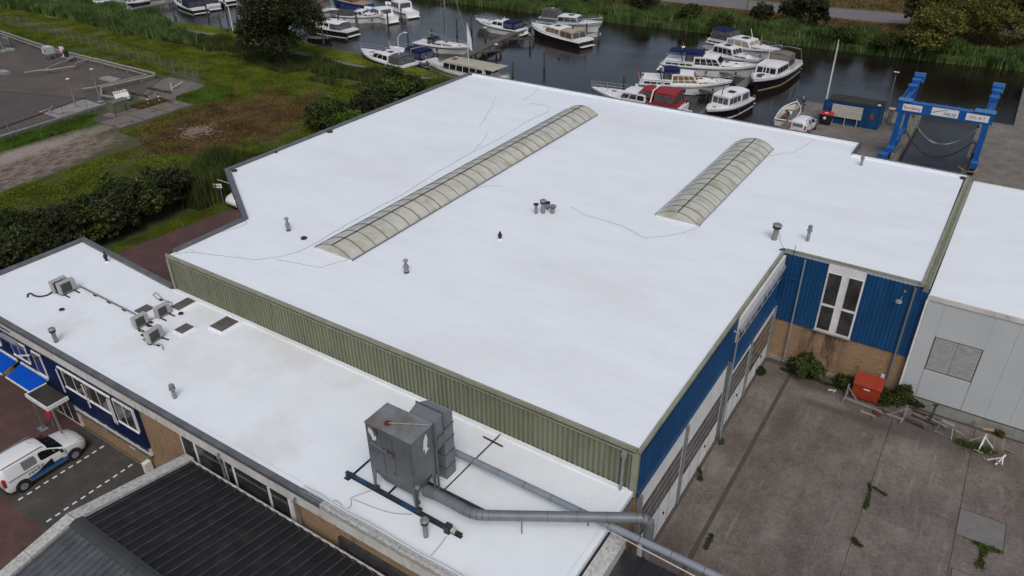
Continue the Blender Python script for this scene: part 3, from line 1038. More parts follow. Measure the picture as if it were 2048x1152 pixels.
hb('brick_wall', MB().box(-8.44, -8.17, 21.7, 41.6, 0, 5.25), ['brick_x'])


def folding_door(y0, y1, top, w0, w1, rows, cols, label):
    """door of tall leaves with a band of panes between heights w0 and w1"""
    d = MB().box(-8.140, -8.020, y0+0.05, y1-0.05, 0.06, top)
    dd = hb('folding_door', d, ['door_white'], label=label)
    for i in range(rows):
        for j in range(cols):
            hh = (w1-w0)/rows
            ww = (y1-y0-0.36)/cols
            a = y0+0.18+j*ww
            z = w0+i*hh
            mb = MB().box(-8.013, -8.004, a+0.02, a+ww-0.02, z+0.03, z+hh-0.03)
            mb.build('pane', ['glass_grey'], dd)
    mb = MB()
    mb.box(-8.019, -8.015, y0+0.15, y1-0.15, w0-0.03, w1+0.03)
    mb.build('glazing_frame', ['door_white'], dd)
    mb = MB()
    n = 4
    for k in range(1, n):
        yy = y0+(y1-y0)*k/n
        mb.box(-8.019, -8.010, yy-0.012, yy+0.012, 0.08, w0-0.06)
    mb.build('leaf_joint', ['rib_dark'], dd)
    mb = MB()
    yy = y0+(y1-y0)*0.62
    mb.box(-8.010, -7.950, yy, yy+0.05, 1.05, 1.2)
    mb.build('handle', ['black'], dd)


folding_door(21.85, 26.75, 5.14, 2.15, 4.15, 4, 5, 'white folding door nearest the ribbed olive corner')
folding_door(27.0, 32.3, 5.14, 1.55, 3.6, 4, 6, None)
folding_door(32.9, 36.75, 3.88, 1.75, 3.75, 4, 4, None)
folding_door(37.1, 41.3, 3.88, 1.25, 3.6, 4, 4, None)
for y in (21.72, 26.87, 32.6, 36.92, 41.42):
    hb('door_post', MB().box(-8.140, -7.920, y-0.075, y+0.075, 0.02, 5.14 if y < 33 else 3.88), ['steel_galv'])
hb('door_sill', MB().box(-8.140, -7.850, 21.6, 41.4, 0.0, 0.055), ['joint_dirt'])
o = MB()
o.tube([(-8.000, 32.28, 7.36), (-7.800, 32.28, 7.30), (-7.760, 32.3, 7.1), (-7.780, 32.34, 3.6), (-7.780, 32.42, 0.1)], 0.05, 10)
hb('downpipe', o, ['duct_light'])
# strip window with sun screen box under the eaves
wf = hb('strip_window', MB().box(-8.140, -8.000, 33.35, 41.35, 5.95, 7.46), ['white_paint'])
for i in range(8):
    y = 33.5+i*0.985
    MB().box(-7.998, -7.988, y+0.03, y+0.88, 6.05, 6.62).build('pane', ['glass_dark'], wf)
MB().hexa([(-8.000, 33.3, 6.70), (-7.850, 33.3, 6.70), (-7.850, 37.2, 6.70), (-8.000, 37.2, 6.70), (-8.000, 33.3, 6.90), (-7.900, 33.3, 6.82), (-7.900, 37.2, 6.82), (-8.000, 37.2, 6.90)]).build('screen_box', ['duct_light'], wf)
MB().hexa([(-8.000, 37.4, 6.70), (-7.850, 37.4, 6.70), (-7.850, 41.3, 6.70), (-8.000, 41.3, 6.70), (-8.000, 37.4, 6.90), (-7.900, 37.4, 6.82), (-7.900, 41.3, 6.82), (-8.000, 41.3, 6.90)]).build('screen_box', ['duct_light'], wf)

# south-facing recess wall: blue sheets over brick, tall window
s4 = ribsheet(1.11, 4.55, 5, 0.045, 0.4).mesh('ribbed_sheet', 'blue_metal')
for i in range(7):
    if i == 3:
        continue
    link('ribbed_sheet', s4, hall, loc=(-8.13+i*1.112-HX, 41.56-HY, 2.95))
hb('brick_wall', MB().box(-8.15, -0.36, 41.60, 41.73, 0.12, 2.96), ['brick_y'])
hb('sheet_backing', MB().box(-8.15, -0.36, 41.61, 41.735, 2.965, 7.39), ['blue_metal'])
hb('wall_base', MB().box(-8.15, -0.6, 41.50, 41.60, 0.0, 0.24), ['plinth'])
wx0, wx1 = -5.60, -3.55
tw = hb('tall_window', MB().box(wx0, wx1, 41.47, 41.60, 3.05, 7.55), ['white_paint'])
xm = (wx0+wx1)/2
for (a, b) in ((wx0+0.10, xm-0.20), (xm+0.20, wx1-0.10)):
    for (c_, d) in ((3.18, 4.80), (4.95, 7.0)):
        MB().box(a, b, 41.458, 41.469, c_, d).build('pane', ['glass_dark'], tw)
        f = MB()
        f.box(a-0.04, a, 41.44, 41.469, c_-0.04, d+0.04)
        f.box(b, b+0.04, 41.44, 41.469, c_-0.04, d+0.04)
        f.box(a, b, 41.44, 41.469, c_-0.04, c_)
        f.box(a, b, 41.44, 41.469, d, d+0.04)
        f.build('sash', ['white_paint'], tw)
MB().box(wx0-0.05, wx1+0.05, 41.38, 41.52, 2.98, 3.045).build('sill', ['plinth'], tw)
o = MB()
o.tube([(-6.92, 41.40, 7.45), (-6.92, 41.42, 0.25), (-6.92, 41.35, 0.12)], 0.055, 8)
hb('downpipe', o, ['duct_light'])
o = MB()
o.tube([(-1.02, 41.40, 7.45), (-1.02, 41.42, 5.7), (-1.02, 41.42, 0.3)], 0.065, 8)
hb('downpipe', o, ['duct_grey'])
o = MB()
o.tube([(-8.0, 41.42, 6.0), (-7.0, 41.42, 6.0)], 0.02, 6)
hb('conduit', o, ['blue_metal'])
o = MB()
o.tube([(-1.55, 41.5, 6.7), (-1.55, 41.25, 6.75), (-1.55, 41.12, 6.66)], 0.02, 6)
o.lathe([(0.05, 0), (0.17, -0.06), (0.20, -0.16), (0.17, -0.17)], (-1.62, 41.08, 6.68), 12)
o.box(-1.52, -1.42, 41.44, 41.54, 7.0, 7.1)
hb('wall_lamp', o, ['steel_galv'])
o = MB()
o.box(-1.40, -1.18, 41.50, 41.60, 0.95, 1.3)
hb('wall_box', o, ['white_plain'])
hb('wall_box', MB().box(-1.72, -1.48, 41.46, 41.60, 0.6, 0.92), ['black'])


# ------------------------------------------------------------------ barrel rooflights
def rooflight(x0, x1, y0, y1, n, label, rise):
    t = thing('barrel_rooflight', label, 'rooflight', ((x0+x1)/2, y0, 7.74), group='barrel rooflights on the hall roof')
    w = (x1-x0)/2
    L = y1-y0
    k = MB()
    k.box(-w-0.05, -w+0.02, 0, L, 0, 0.09)
    k.box(w-0.02, w+0.05, 0, L, 0, 0.09)
    k.box(-w+0.02, w-0.02, 0.03, 0.06, 0, 0.07)
    k.box(-w+0.02, w-0.02, L-0.06, L, 0, 0.07)
    k.build('kerb', ['roof_white'], t)
    MB().box(w+0.052, w+0.09, -0.02, L+0.02, 0.05, 0.13).build('eaves_bar', ['duct_grey'], t)
    MB().box(-w-0.09, -w-0.052, -0.02, L+0.02, 0.05, 0.13).build('eaves_bar', ['duct_grey'], t)
    M = 12
    arc = [(w*math.cos(math.pi*(1-i/M))*1.0, 0.09+rise*math.sin(math.pi*i/M)**0.85) for i in range(M+1)]
    # circular segment
    Rr = (w*w+rise*rise)/(2*rise)
    a0 = math.asin(w/Rr)
    arc = [(Rr*math.sin(-a0+2*a0*i/M), 0.09+Rr*math.cos(-a0+2*a0*i/M)-(Rr-rise)) for i in range(M+1)]
    p = L/n
    mb = MB()
    for i in range(M):
        (a, za), (b, zb) = arc[i], arc[i+1]
        mb.add([(a, 0.015, za), (b, 0.015, zb), (b, p-0.015, zb), (a, p-0.015, za)], [(0, 1, 2, 3)])
        mb.add([(a, 0.015, za-.012), (b, 0.015, zb-.012), (b, p-0.015, zb-.012), (a, p-0.015, za-.012)], [(3, 2, 1, 0)])
    me = mb.mesh('glazing_panel', 'poly_milky')
    me.shade_smooth()
    rb = MB()
    for i in range(M):
        (a, za), (b, zb) = arc[i], arc[i+1]
        rb.hexa([(a, -0.016, za), (b, -0.016, zb), (b, 0.016, zb), (a, 0.016, za), (a, -0.016, za+.025), (b, -0.016, zb+.025), (b, 0.016, zb+.025), (a, 0.016, za+.025)])
    rme = rb.mesh('rib', 'rib_dark')
    st = MB()
    for i in range(3, M):
        (a, za), (b, zb) = arc[i], arc[i+1]
        st.add([(a, 0.025, za+.003), (b, 0.025, zb+.003), (b, 0.13, zb+.003), (a, 0.10, za+.003)], [(0, 1, 2, 3)])
    sme = st.mesh('moss_stain', 'poly_stain')
    for i in range(n):
        link('glazing_panel', me, t, loc=(0, i*p, 0))
        link('rib', rme, t, loc=(0, i*p, 0))
        if rng.random() < 0.55:
            link('moss_stain', sme, t, loc=(0, i*p, 0))
    link('rib', rme, t, loc=(0, L, 0))
    MB().box(-0.03, 0.03, 0, L, 0.09+rise+0.034, 0.09+rise+0.06).build('ridge_bar', ['black_stain'], t)
    for yy in (0.0, L):
        e = MB()
        vs = [(a, yy, z) for a, z in arc]
        e.add(vs+[(a, yy+0.02, z) for a, z in arc], [tuple(range(M+1)), tuple(range(2*M+1, M, -1))])
        e.build('end_panel', ['poly_milky'], t)
    return t


rooflight(-31.72, -28.85, 26.78, 57.2, 29, 'long barrel rooflight of milky curved panels, left of the roof middle', 0.54)
rooflight(-16.40, -13.62, 41.62, 57.1, 15, 'short barrel rooflight of milky curved panels, towards the blue recess', 0.52)


# lightning conductor wires lying on the roof
def wire(pts, z=7.75, r=0.011, label='', name='roof_wire', m='wire_grey', group='thin wires lying on the white roofs'):
    P = [at(x, y, 7.8) for x, y in pts]
    Q = []
    for a, b in zip(P[:-1], P[1:]):
        for i in range(6):
            q = a.lerp(b, i/6)
            Q.append((q.x+rng.uniform(-.03, .03), q.y+rng.uniform(-.03, .03), z+r))
    Q.append((P[-1].x, P[-1].y, z+r))
    return tag(MB().tube(Q, r, 5).build(name, [m]), label, 'wire', group)


mat('wire_grey', (0.30, 0.31, 0.32), rough=0.6)
wire([(385, 503), (440, 510), (512, 518), (560, 512), (600, 501), (632, 484), (700, 444), (760, 411), (800, 391), (880, 340), (945, 303), (1000, 276), (1050, 244), (1095, 223), (1099, 213), (1085, 209), (1058, 205)], label='long thin wire running beside the left flank of the long rooflight')
wire([(550, 518), (600, 526), (640, 534), (672, 524), (703, 516)], label='thin wire bowing in front of the near end of the long rooflight')
wire([(992, 193), (984, 212), (972, 232), (958, 254)], label='short bent thin wire alone on the upper left of the hall roof')
wire([(976, 263), (968, 278), (945, 303)], label='short thin wire joining the long wire halfway along the long rooflight')
wire([(1140, 412), (1170, 428), (1210, 440), (1245, 451), (1288, 474), (1330, 471), (1370, 464), (1400, 451), (1410, 437)], label='thin wire with a sharp bend in front of the short rooflight')
wire([(1630, 277), (1610, 290), (1588, 304), (1560, 307), (1536, 311)], label='thin wire from the back edge to the far end of the short rooflight')
wire([(940, 378), (970, 371), (1005, 371)], label='short thin wire beside the right flank of the long rooflight')
wire([(487, 437), (494, 446), (480, 452), (450, 461), (428, 466)], label='thin wire curling at the stepped west corner of the hall roof')
wire([(331, 517), (352, 506), (385, 503)], label='thin wire from the west corner of the ribbed front to the first clamp')
wire([(1558, 458), (1561, 480), (1567, 494)], label='thin dark wire from the big flue to the blue recess corner')
wire([(1076, 165), (1075, 178), (1066, 187), (1046, 199)], label='thin wire at the middle of the back edge')
bx = at(383, 502, 7.76)
tag(MB().bev(bx.x-.15, bx.x+.15, bx.y-.1, bx.y+.1, 7.74, 7.83, .02).build('clamp_block', ['white_plain']), 'small white clamp block where two roof wires meet at the west corner', 'clamp block')

# hairline lap seams of the roof coating (parts of the roof, slightly proud strips)
sm = MB()
for k in range(22):
    y = 23.6+k*1.72
    x = -38.2 if y < 28 else -45.4
    xe = -8.6 if y < 42 else -1.0
    if y > 58.6:
        xe = -8.6
    for (a, b_) in ((x, -31.95), (-28.6, xe)) if y > 26.6 else ((x, xe),):
        u = a
        while u < b_:
            w = min(b_-u, rng.uniform(2, 9))
            if rng.random() < 0.55:
                sm.box(u, u+w, y, y+0.035, 7.735, 7.745)
            u += w
hb('lap_seam', sm, ['seam_white'], kind='stuff')


# ------------------------------------------------------------------ flues and vents
def flue(kind, x, y, z, h, r, label, name='flue', tilt=(0, 0)):
    t = thing(name, label, 'flue', (x, y, z), group='flues on the roofs')
    t.rotation_euler = (tilt[0], tilt[1], 0)
    if kind == 'bottle':      # pale shaft, belled collar, narrow neck, hat
        MB().lathe([(r, 0), (r, h*0.38)], n=14).build('shaft', ['duct_light'], t, smooth=True)
        MB().lathe([(r*1.25, 0), (r*1.25, 0.06), (r*1.02, 0.09)], n=14).build('base_collar', ['rubber'], t, smooth=True)
        MB().lathe([(r*1.1, h*0.36), (r*1.35, h*0.40), (r*1.15, h*0.52), (r*0.65, h*0.64), (r*0.65, h*0.86)], n=14).build('cowl', ['steel_stack'], t, smooth=True)
        MB().lathe([(r*1.25, h*0.86), (r*1.3, h*0.88), (r*0.2, h*1.0)], n=14).build('cap', ['steel_stack'], t, smooth=True)
    elif kind == 'mushroom':
        MB().lathe([(r, 0), (r, h*0.8)], n=14).build('shaft', ['steel_stack'], t, smooth=True)
        MB().lathe([(r*1.5, h*0.74), (r*1.6, h*0.78), (r*1.1, h*0.80)], n=14).build('ring', ['black_stain'], t, smooth=True)
        MB().lathe([(r*0.9, h*0.78), (r*0.95, h*0.88), (r*1.7, h*0.90), (r*1.75, h*0.93), (r*1.2, h)], n=14).build('cap', ['steel_stack'], t, smooth=True)
    elif kind == 'black':
        MB().lathe([(r, 0), (r, h*0.35), (r*1.35, h*0.38), (r*1.5, h*0.55), (r*1.15, h*0.75), (r*0.7, h*0.8), (r*0.75, h*0.95), (r*0.4, h)], n=12).build('shaft', ['black'], t, smooth=True)
        MB().lathe([(r*1.6, -0.01), (r*1.5, 0.05), (r, 0.09)], n=12).build('base_collar', ['roof_white'], t, smooth=True)
    elif kind == 'spike':
        MB().lathe([(r, 0), (r, h*0.8)], n=14).build('shaft', ['steel_stack'], t, smooth=True)
        MB().lathe([(r*1.05, h*0.78), (r*1.9, h*0.84), (r*1.9, h*0.87), (r*0.5, h*0.95), (r*0.2, h)], n=14).build('cap', ['black'], t, smooth=True)
    elif kind == 'drum':
        MB().lathe([(r*0.75, 0), (r*0.75, h*0.45)], n=14).build('shaft', ['steel_stack'], t, smooth=True)
        MB().lathe([(r, h*0.4), (r, h*0.9)], n=14).build('cowl', ['steel_galv'], t, smooth=True)
        MB().lathe([(r*1.15, h*0.88), (r*1.15, h)], n=14).build('cap', ['black'], t, smooth=True)
    elif kind == 'tall':
        MB().lathe([(r, 0), (r, h*0.68)], n=14).build('shaft', ['duct_light'], t, smooth=True)
        MB().lathe([(r*1.2, h*0.62), (r*1.6, h*0.66), (r*1.55, h*0.74), (r*0.9, h*0.78)], n=14).build('collar', ['steel_stack'], t, smooth=True)
        MB().lathe([(r*0.8, h*0.76), (r*0.8, h*0.86), (r*1.4, h*0.87), (r*1.3, h*0.91), (r*0.8, h*0.92), (r*0.8, h*0.95), (r*1.3, h*0.96), (r*1.0, h)], n=14).build('cap', ['steel_stack'], t, smooth=True)
    elif kind == 'dome':
        MB().lathe([(r*0.8, 0), (r*0.75, h*0.5)], n=14).build('shaft', ['roof_white'], t, smooth=True)
        MB().lathe([(r*1.1, h*0.4), (r*1.15, h*0.6), (r*0.8, h*0.85), (r*0.25, h)], n=14).build('cap', ['black'], t, smooth=True)
    return t


def F(kind, px, py, z, h, r, label, **k):
    p = at(px, py, z)
    return flue(kind, p.x, p.y, z-0.01, h, r, label, **k)


F('bottle', 577, 461, 7.74, 0.95, 0.115, 'grey bottle-shaped flue left of the near end of the long rooflight')
F('bottle', 813, 545, 7.74, 0.90, 0.125, 'grey bottle-shaped flue with hat on the front part of the hall roof')
F('black', 1000, 479, 7.74, 0.55, 0.09, 'small black vent alone in the middle of the hall roof')
F('spike', 1072, 427, 7.74, 0.78, 0.10, 'slim flue with pointed black cap, left of the group of four')
F('mushroom', 1086, 426, 7.74, 0.95, 0.13, 'tallest flue with round cap in the group of four')
F('drum', 1095, 418, 7.74, 0.50, 0.16, 'short flue with black flat top behind the tallest of the group')
F('mushroom', 1105, 426, 7.74, 0.56, 0.14, 'short flue with wide round cap, right of the group of four')
F('mushroom', 1548, 479, 7.74, 1.08, 0.165, 'thick flue with round cap at the blue recess corner', tilt=(0.0, 0.05))
F('tall', 1615, 482, 7.74, 1.05, 0.10, 'slim flue with stacked caps above the blue recess wall')
F('tall', 1722, 331, 7.74, 0.82, 0.095, 'slim grey flue by the notch at the back of the roof')
F('mushroom', 113, 684, 5.42, 0.92, 0.11, 'grey mushroom flue near the lettered fascia of the low roof', tilt=(0, 0))
F('tall', 350, 796, 5.42, 0.85, 0.10, 'pale flue with dark foot in the middle of the low roof')
F('mushroom', 852, 1073, 5.42, 1.0, 0.105, 'white shafted flue in front of the dust collector')
F('black', 214, 524, 5.42, 0.72, 0.085, 'tilted black vent at the far end of the low roof', tilt=(-0.03, -0.05))
F('dome', 124, 621, 5.42, 0.16, 0.135, 'low black domed vent beside the paired air conditioners')
F('dome', 362, 629, 5.42, 0.16, 0.135, 'low black domed vent between the roof domes')
# low roof outlets near the kerbs
for i, (px, py, w, lab) in enumerate([(469, 342, .22, 'flat dark roof outlet at the stepped west corner'), (660, 264, .26, 'flat dark roof outlet halfway along the west kerb'),
                                      (792, 199, .24, 'flat dark roof outlet in the far third of the west kerb'), (943, 149, .26, 'flat dark roof outlet at the far west corner'),
                                      (608, 477, .20, 'small square grey roof outlet in front of the bottle flue'), (1926, 357, .22, 'dark roof outlet at the far east corner'),
                                      (552, 305, .14, 'tiny dark roof outlet on the near part of the west kerb'), (890, 168, .14, 'tiny dark roof outlet near the far west corner')]):
    p = at(px, py, 7.75)
    t = thing('roof_outlet', lab, 'roof outlet', (p.x, p.y, 7.735), group='roof outlets on the hall roof')
    MB().lathe([(w*1.0, 0), (w, 0.05), (w*0.9, 0.10)], n=8).build('cover', ['rubber'], t)
    MB().lathe([(w*0.55, 0.10), (w*0.5, 0.14)], n=8).build('lid', ['black_stain'], t)
tag(MB().tube([(-7.62, 41.35, 7.2), (-7.60, 41.40, 8.2)], 0.018, 6).build('antenna', ['black']), 'thin dark rod antenna at the corner of the blue recess', 'antenna')

# ------------------------------------------------------------------ white building to the east
shed = thing('white_shed', 'pale grey panelled shed with white roof east of the blue recess', 'building', (0, 41.3, 0))


def sb(name, mb, m, **k):
    o = mb.build(name, m, shed, **k)
    o.location = Vector((0, -41.3, 0))
    return o


sb('roof', MB().hexa([(-0.30, 41.36, 6.7), (22, 41.36, 6.7), (22, 59.6, 6.7), (0.0, 59.6, 6.7), (-0.30, 41.36, 7.24), (22, 41.36, 7.24), (22, 59.6, 7.24), (0.0, 59.6, 7.24)]), ['roof_white'])
sb('wall', MB().hexa([(-0.26, 41.42, 0), (21.9, 41.42, 0), (21.9, 59.5, 0), (0.10, 59.5, 0), (-0.26, 41.42, 6.69), (21.9, 41.42, 6.69), (21.9, 59.5, 6.69), (0.10, 59.5, 6.69)]), ['panel_grey'])
sb('roof_edge', MB().box(-0.33, 22, 41.27, 41.355, 7.02, 7.30), ['fascia_white'])
sb('roof_edge', MB().box(0.0, 22, 59.62, 59.72, 6.8, 7.30), ['white_paint'])
sb('corner_trim', MB().box(-0.36, -0.24, 41.26, 41.34, 0.3, 7.0), ['white_paint'])
# smooth wall panels, each its own piece
px_ = -0.22
k = 0
while px_ < 20:
    w = 1.18
    if abs(px_+w-0.62) < 0.4:
        w = 0.60-px_
    x1 = px_+w
    if 0.55 <= px_ < 2.9:
        px_ = 2.98
        continue
    sb('wall_panel', MB().bev(px_, x1-0.008, 41.33, 41.41, 0.70, 7.01, 0.008), ['panel_grey'])
    px_ = x1
sb('wall_panel', MB().bev(0.60, 2.975, 41.33, 41.41, 4.88, 7.01, 0.008), ['panel_grey'])
sb('closed_door', MB().bev(0.615, 2.96, 41.335, 41.41, 0.70, 2.64, 0.010), ['panel_grey'])
sb('door_gap', MB().box(0.6, 2.975, 41.37, 41.412, 0.7, 4.88), ['joint_dirt'])
sb('infill_panel', MB().bev(0.66, 1.765, 41.36, 41.42, 2.70, 4.82, 0.012), ['concrete_panel'], label='weathered grey concrete infill panel')
sb('infill_panel', MB().bev(1.785, 2.93, 41.358, 41.42, 2.70, 4.82, 0.012), ['concrete_panel'], label='weathered grey concrete infill panel')
for i in range(11):
    sb('plinth_block', MB().bev(-0.3+i*2.0+0.004, -0.3+(i+1)*2.0-0.004, 41.22, 41.4, 0.0, 0.66, 0.01), ['plinth'])
sb('base_rail', MB().box(-0.3, 22, 41.25, 41.36, 0.665, 0.70), ['joint_dirt'])

# ------------------------------------------------------------------ low office wing
LZ = 5.42
wing = thing('office_wing', 'long low wing with white flat roof, navy ribbed bay and buff brick', 'building', (-8.3, 14.0, 0))


def wb(name, mb, m, parent=None, **k):
    o = mb.build(name, m, parent or wing, **k)
    if parent is None:
        o.location = Vector((8.3, -14.0, 0))
    return o


lowpoly = [(-49.45, 14.25), (-8.45, 14.25), (-8.45, 21.44), (-38.6, 21.44), (-38.9, 21.3), (-49.3, 21.95)]
wb('roof', MB().prism(lowpoly, 5.0, LZ), ['roof_white_low'])
# raised white rim towards the fascia, worn in places
wb('upstand', MB().box(-49.4, -8.4, 14.07, 14.30, 5.2, LZ+0.09), ['roof_white_low'])
wb('upstand', MB().box(-8.50, -8.26, 14.3, 21.43, 5.2, LZ+0.05), ['roof_white_low'])
wb('upstand', MB().box(-38.5, -8.5, 21.25, 21.462, 5.2, LZ+0.07), ['roof_white_low'])
i = 0
x = -49.6
while x < -8.5:
    L = min(rng.uniform(3.4, 4.6), -8.3-x)
    o = MB().hexa([(x+.008, 13.82, 5.28), (x+L-.008, 13.82, 5.28), (x+L-.008, 14.068, 5.28), (x+.008, 14.068, 5.28), (x+.008, 13.80, 5.53), (x+L-.008, 13.80, 5.53), (x+L-.008, 14.068, 5.56), (x+.008, 14.068, 5.56)])
    wb('coping', o, ['coping_grey' if x < -21 else 'verge_white'])
    x += L
o = MB()
coping(o, [(-49.75, 13.9), (-49.6, 22.15)], 0.34, 5.0, 5.6, -1)
o.hexa([(-49.6, 21.9, 5.0), (-38.85, 21.28, 5.0), (-38.85, 21.6, 5.0), (-49.6, 22.24, 5.0), (-49.6, 21.9, 5.603), (-38.85, 21.28, 5.603), (-38.85, 21.6, 5.603), (-49.6, 22.24, 5.603)])
wb('parapet', o, ['coping_grey'])
x = -49.6
while x < -8.5:
    L = min(3.2, -8.3-x)
    wb('fascia_board', MB().bev(x+.006, x+L-.006, 13.86, 13.93, 4.66+rng.uniform(-.01, .01), 5.27, 0.008), ['fascia_white'])
    x += L
wb('wall', MB().prism([(-49.5, 14.02), (-8.5, 14.02), (-8.5, 21.4), (-38.7, 21.4), (-49.4, 21.9)], 0.0, 4.99), ['brick_y'])
wb('end_wall', MB().box(-8.49, -8.33, 14.2, 21.6, 0.0, 5.15), ['brick_x'])
wb('end_fascia', MB().box(-8.325, -8.29, 14.2, 21.38, 4.65, 5.42), ['duct_grey'])

# navy ribbed bay between x = -49.5 and -31.75
NB0, NB1 = 1.98, 4.65
sn = ribsheet(0.98, NB1-NB0, 6, 0.05, 0.34).mesh('ribbed_sheet', 'navy_metal')
wb('bay', MB().box(-49.6, -31.72, 13.80, 14.0, NB0, NB1), ['navy_metal'])
win = []
for (p0, p1, zz) in (((119, 724), (233, 800), 0),):
    pass
xw = []


def fx(px, py, y=13.75):
    return aty(px, py, y)


for i in range(18):
    link('ribbed_sheet', sn, wing, loc=(-49.38+i*0.981+8.3, 13.795-14.0, NB0))
wb('bay_sill', MB().box(-49.6, -31.72, 13.76, 13.99, NB0-0.06, NB0-0.003), ['coping_grey'])


def window(x0, x1, z0, z1, n, y=13.70, label=None):
    """framed window in n lights standing proud of the bay"""
    w = wb('window', MB().box(x0, x1, y, y+0.10, z0, z1), ['white_paint'], label=label)
    pw = (x1-x0-0.10)/n
    for i in range(n):
        a = x0+0.05+i*pw
        MB().box(a+0.05, a+pw-0.05, y-0.012, y-0.002, z0+0.10, z1-0.08).build('pane', ['glass_dark'], w)
    MB().box(x0-0.04, x1+0.04, y-0.05, y+0.02, z0-0.05, z0-0.002).build('sill', ['white_paint'], w)
    return w


window(-46.7, -44.95, 3.50, 4.62, 2, label='window with grey screen box at the far left of the navy bay')
window(-43.5, -41.75, 3.46, 4.62, 2)
window(-41.1, -40.15, 3.12, 4.62, 1, label='narrow tall single window')
window(-38.2, -33.75, 3.38, 4.60, 4, label='wide window of four lights with sun screen rails')
window(-33.45, -31.75, 3.16, 4.62, 2, label='window at the brick edge of the navy bay')
o = MB()
for x in (-38.35, -35.95, -33.7, -33.5):
    wb('screen_rail', MB().bar((x, 13.60, 2.95), (x, 13.58, 4.55), 0.05, 0.05), ['white_paint'])
o = MB()
wb('screen_box', MB().box(-44.2, -42.4, 13.52, 13.76, 4.55, 4.68), ['duct_light'])
wb('screen_box', MB().box(-38.4, -33.6, 13.64, 13.74, 4.60, 4.66), ['white_paint'])
wb('screen_arm', MB().bar((-42.2, 13.35, 4.05), (-40.9, 13.5, 4.5), 0.10, 0.05), ['white_plain'])
# ground floor lights under the bay
gw = wb('window', MB().box(-38.6, -31.75, 13.90, 14.03, 1.38, 1.91), ['white_paint'])
for i in range(7):
    x = -38.5+i*0.97
    MB().box(x+0.08, x+0.82, 13.888, 13.898, 1.60, 1.91).build('pane', ['glass_dark'], gw)
    MB().box(x-0.08, x+0.05, 13.84, 13.898, 1.46, 1.905).build('mullion', ['white_paint'], gw)
wb('brick_sill', MB().box(-38.7, -31.7, 13.82, 13.98, 1.28, 1.375), ['rib_dark'])
dr = wb('entrance', MB().box(-41.2, -38.75, 13.90, 14.03, 0.05, 1.9), ['white_paint'])
for i in range(3):
    MB().box(-41.1+i*0.8, -40.45+i*0.8, 13.885, 13.897, 0.2, 1.85).build('pane', ['glass_dark'], dr)
# windows right of the bay, set in the buff brick
w = wb('window', MB().box(-28.35, -20.75, 13.93, 14.06, 2.2, 4.62), ['white_paint'])
for (a, b_) in ((-28.2, -27.35), (-27.15, -25.2), (-25.05, -24.6), (-24.4, -22.25), (-22.05, -20.95)):
    MB().box(a, b_, 13.915, 13.927, 2.3, 4.54).build('pane', ['glass_dark'], w)
o = MB()
for (x) in (-25.12, -20.2, -12.95):
    o.tube([(x, 13.78, 5.1), (x, 13.70, 4.9), (x, 13.80, 4.4), (x, 13.84, 0.2)], 0.05, 8)
wb('downpipe', o, ['duct_grey'])
wb('wall_tablet', MB().box(-36.45, -35.95, 13.97, 13.995, 0.95, 1.05), ['white_plain'])
wb('wall_tablet', MB().box(-34.0, -33.5, 13.97, 13.995, 0.86, 0.96), ['white_plain'])
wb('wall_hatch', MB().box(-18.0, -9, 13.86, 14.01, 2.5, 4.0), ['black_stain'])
M = frame_matrix((-44.1+8.3, 13.845-14.0, 4.96), (1, 0, 0), (0, 0, 1))
textmesh('Jachtservice', 0.36, 'black_stain', 'lettering', wing, M, sx=0.9)
o = MB()
o.tube([(-31.92, 13.55, 0.4), (-31.92, 13.55, 0.95)], 0.13, 10)
tag(MB().bev(-32.25, -31.98, 13.5, 13.9, 0.25, 1.0, .04).build('meter_box', ['white_plain']), 'small white charging box on the buff brick by the gable roof', 'charging box')

# entrance canopy and blue awning
cn = thing('entrance_canopy', 'grey felt canopy with white edge over the office entrance', 'canopy', (-38.8, 12.9, 0))


def cb_(name, mb, m, **k):
    o = mb.build(name, m, cn, **k)
    o.location = Vector((38.8, -12.9, 0))
    return o


cb_('deck', MB().box(-40.0, -37.95, 12.36, 13.45, 2.78, 2.93), ['felt_dark'])
o = MB()
o.box(-40.08, -37.87, 12.28, 12.36, 2.74, 2.97)
o.box(-40.08, -40.0, 12.36, 13.47, 2.74, 2.97)
o.box(-37.95, -37.87, 12.36, 13.47, 2.74, 2.97)
cb_('rim', o, ['white_paint'])
cb_('post', MB().bar((-40.6, 12.62, 0.0), (-39.98, 12.5, 2.75), 0.09), ['steel_stack'])
cb_('post', MB().bar((-37.85, 12.5, 0.0), (-37.75, 12.45, 2.75), 0.09), ['steel_stack'])
cb_('foot_plate', MB().box(-40.85, -40.3, 12.4, 12.8, 0.01, 0.05), ['steel_galv'])
for (x0, x1, lab) in ((-43.1, -40.35, 'bright blue fabric awning beside the entrance canopy'), (-46.6, -43.6, 'bright blue fabric awning cut by the left picture edge')):
    aw = thing('awning', lab, 'awning', ((x0+x1)/2, 13.7, 2.9), group='blue awnings under the navy bay')
    w = (x1-x0)/2
    MB().hexa([(-w, -0.95, -0.32), (w, -0.95, -0.32), (w, -0.05, 0.02), (-w, -0.05, 0.02), (-w, -0.95, -0.30), (w, -0.95, -0.30), (w, -0.05, 0.04), (-w, -0.05, 0.04)]).build('fabric', ['awning_blue'], aw)
    MB().box(-w-.03, w+.03, -1.02, -0.955, -0.38, -0.29).build('front_bar', ['white_paint'], aw)
    MB().box(-w-.03, w+.03, -0.04, 0.05, -0.05, 0.12).build('cassette', ['white_paint'], aw)
    MB().bar((-w, -0.95, -0.34), (-w, 0, -0.05), 0.04).build('arm', ['steel_galv'], aw)
    MB().bar((w, -0.95, -0.34), (w, 0, -0.05), 0.04).build('arm', ['steel_galv'], aw)
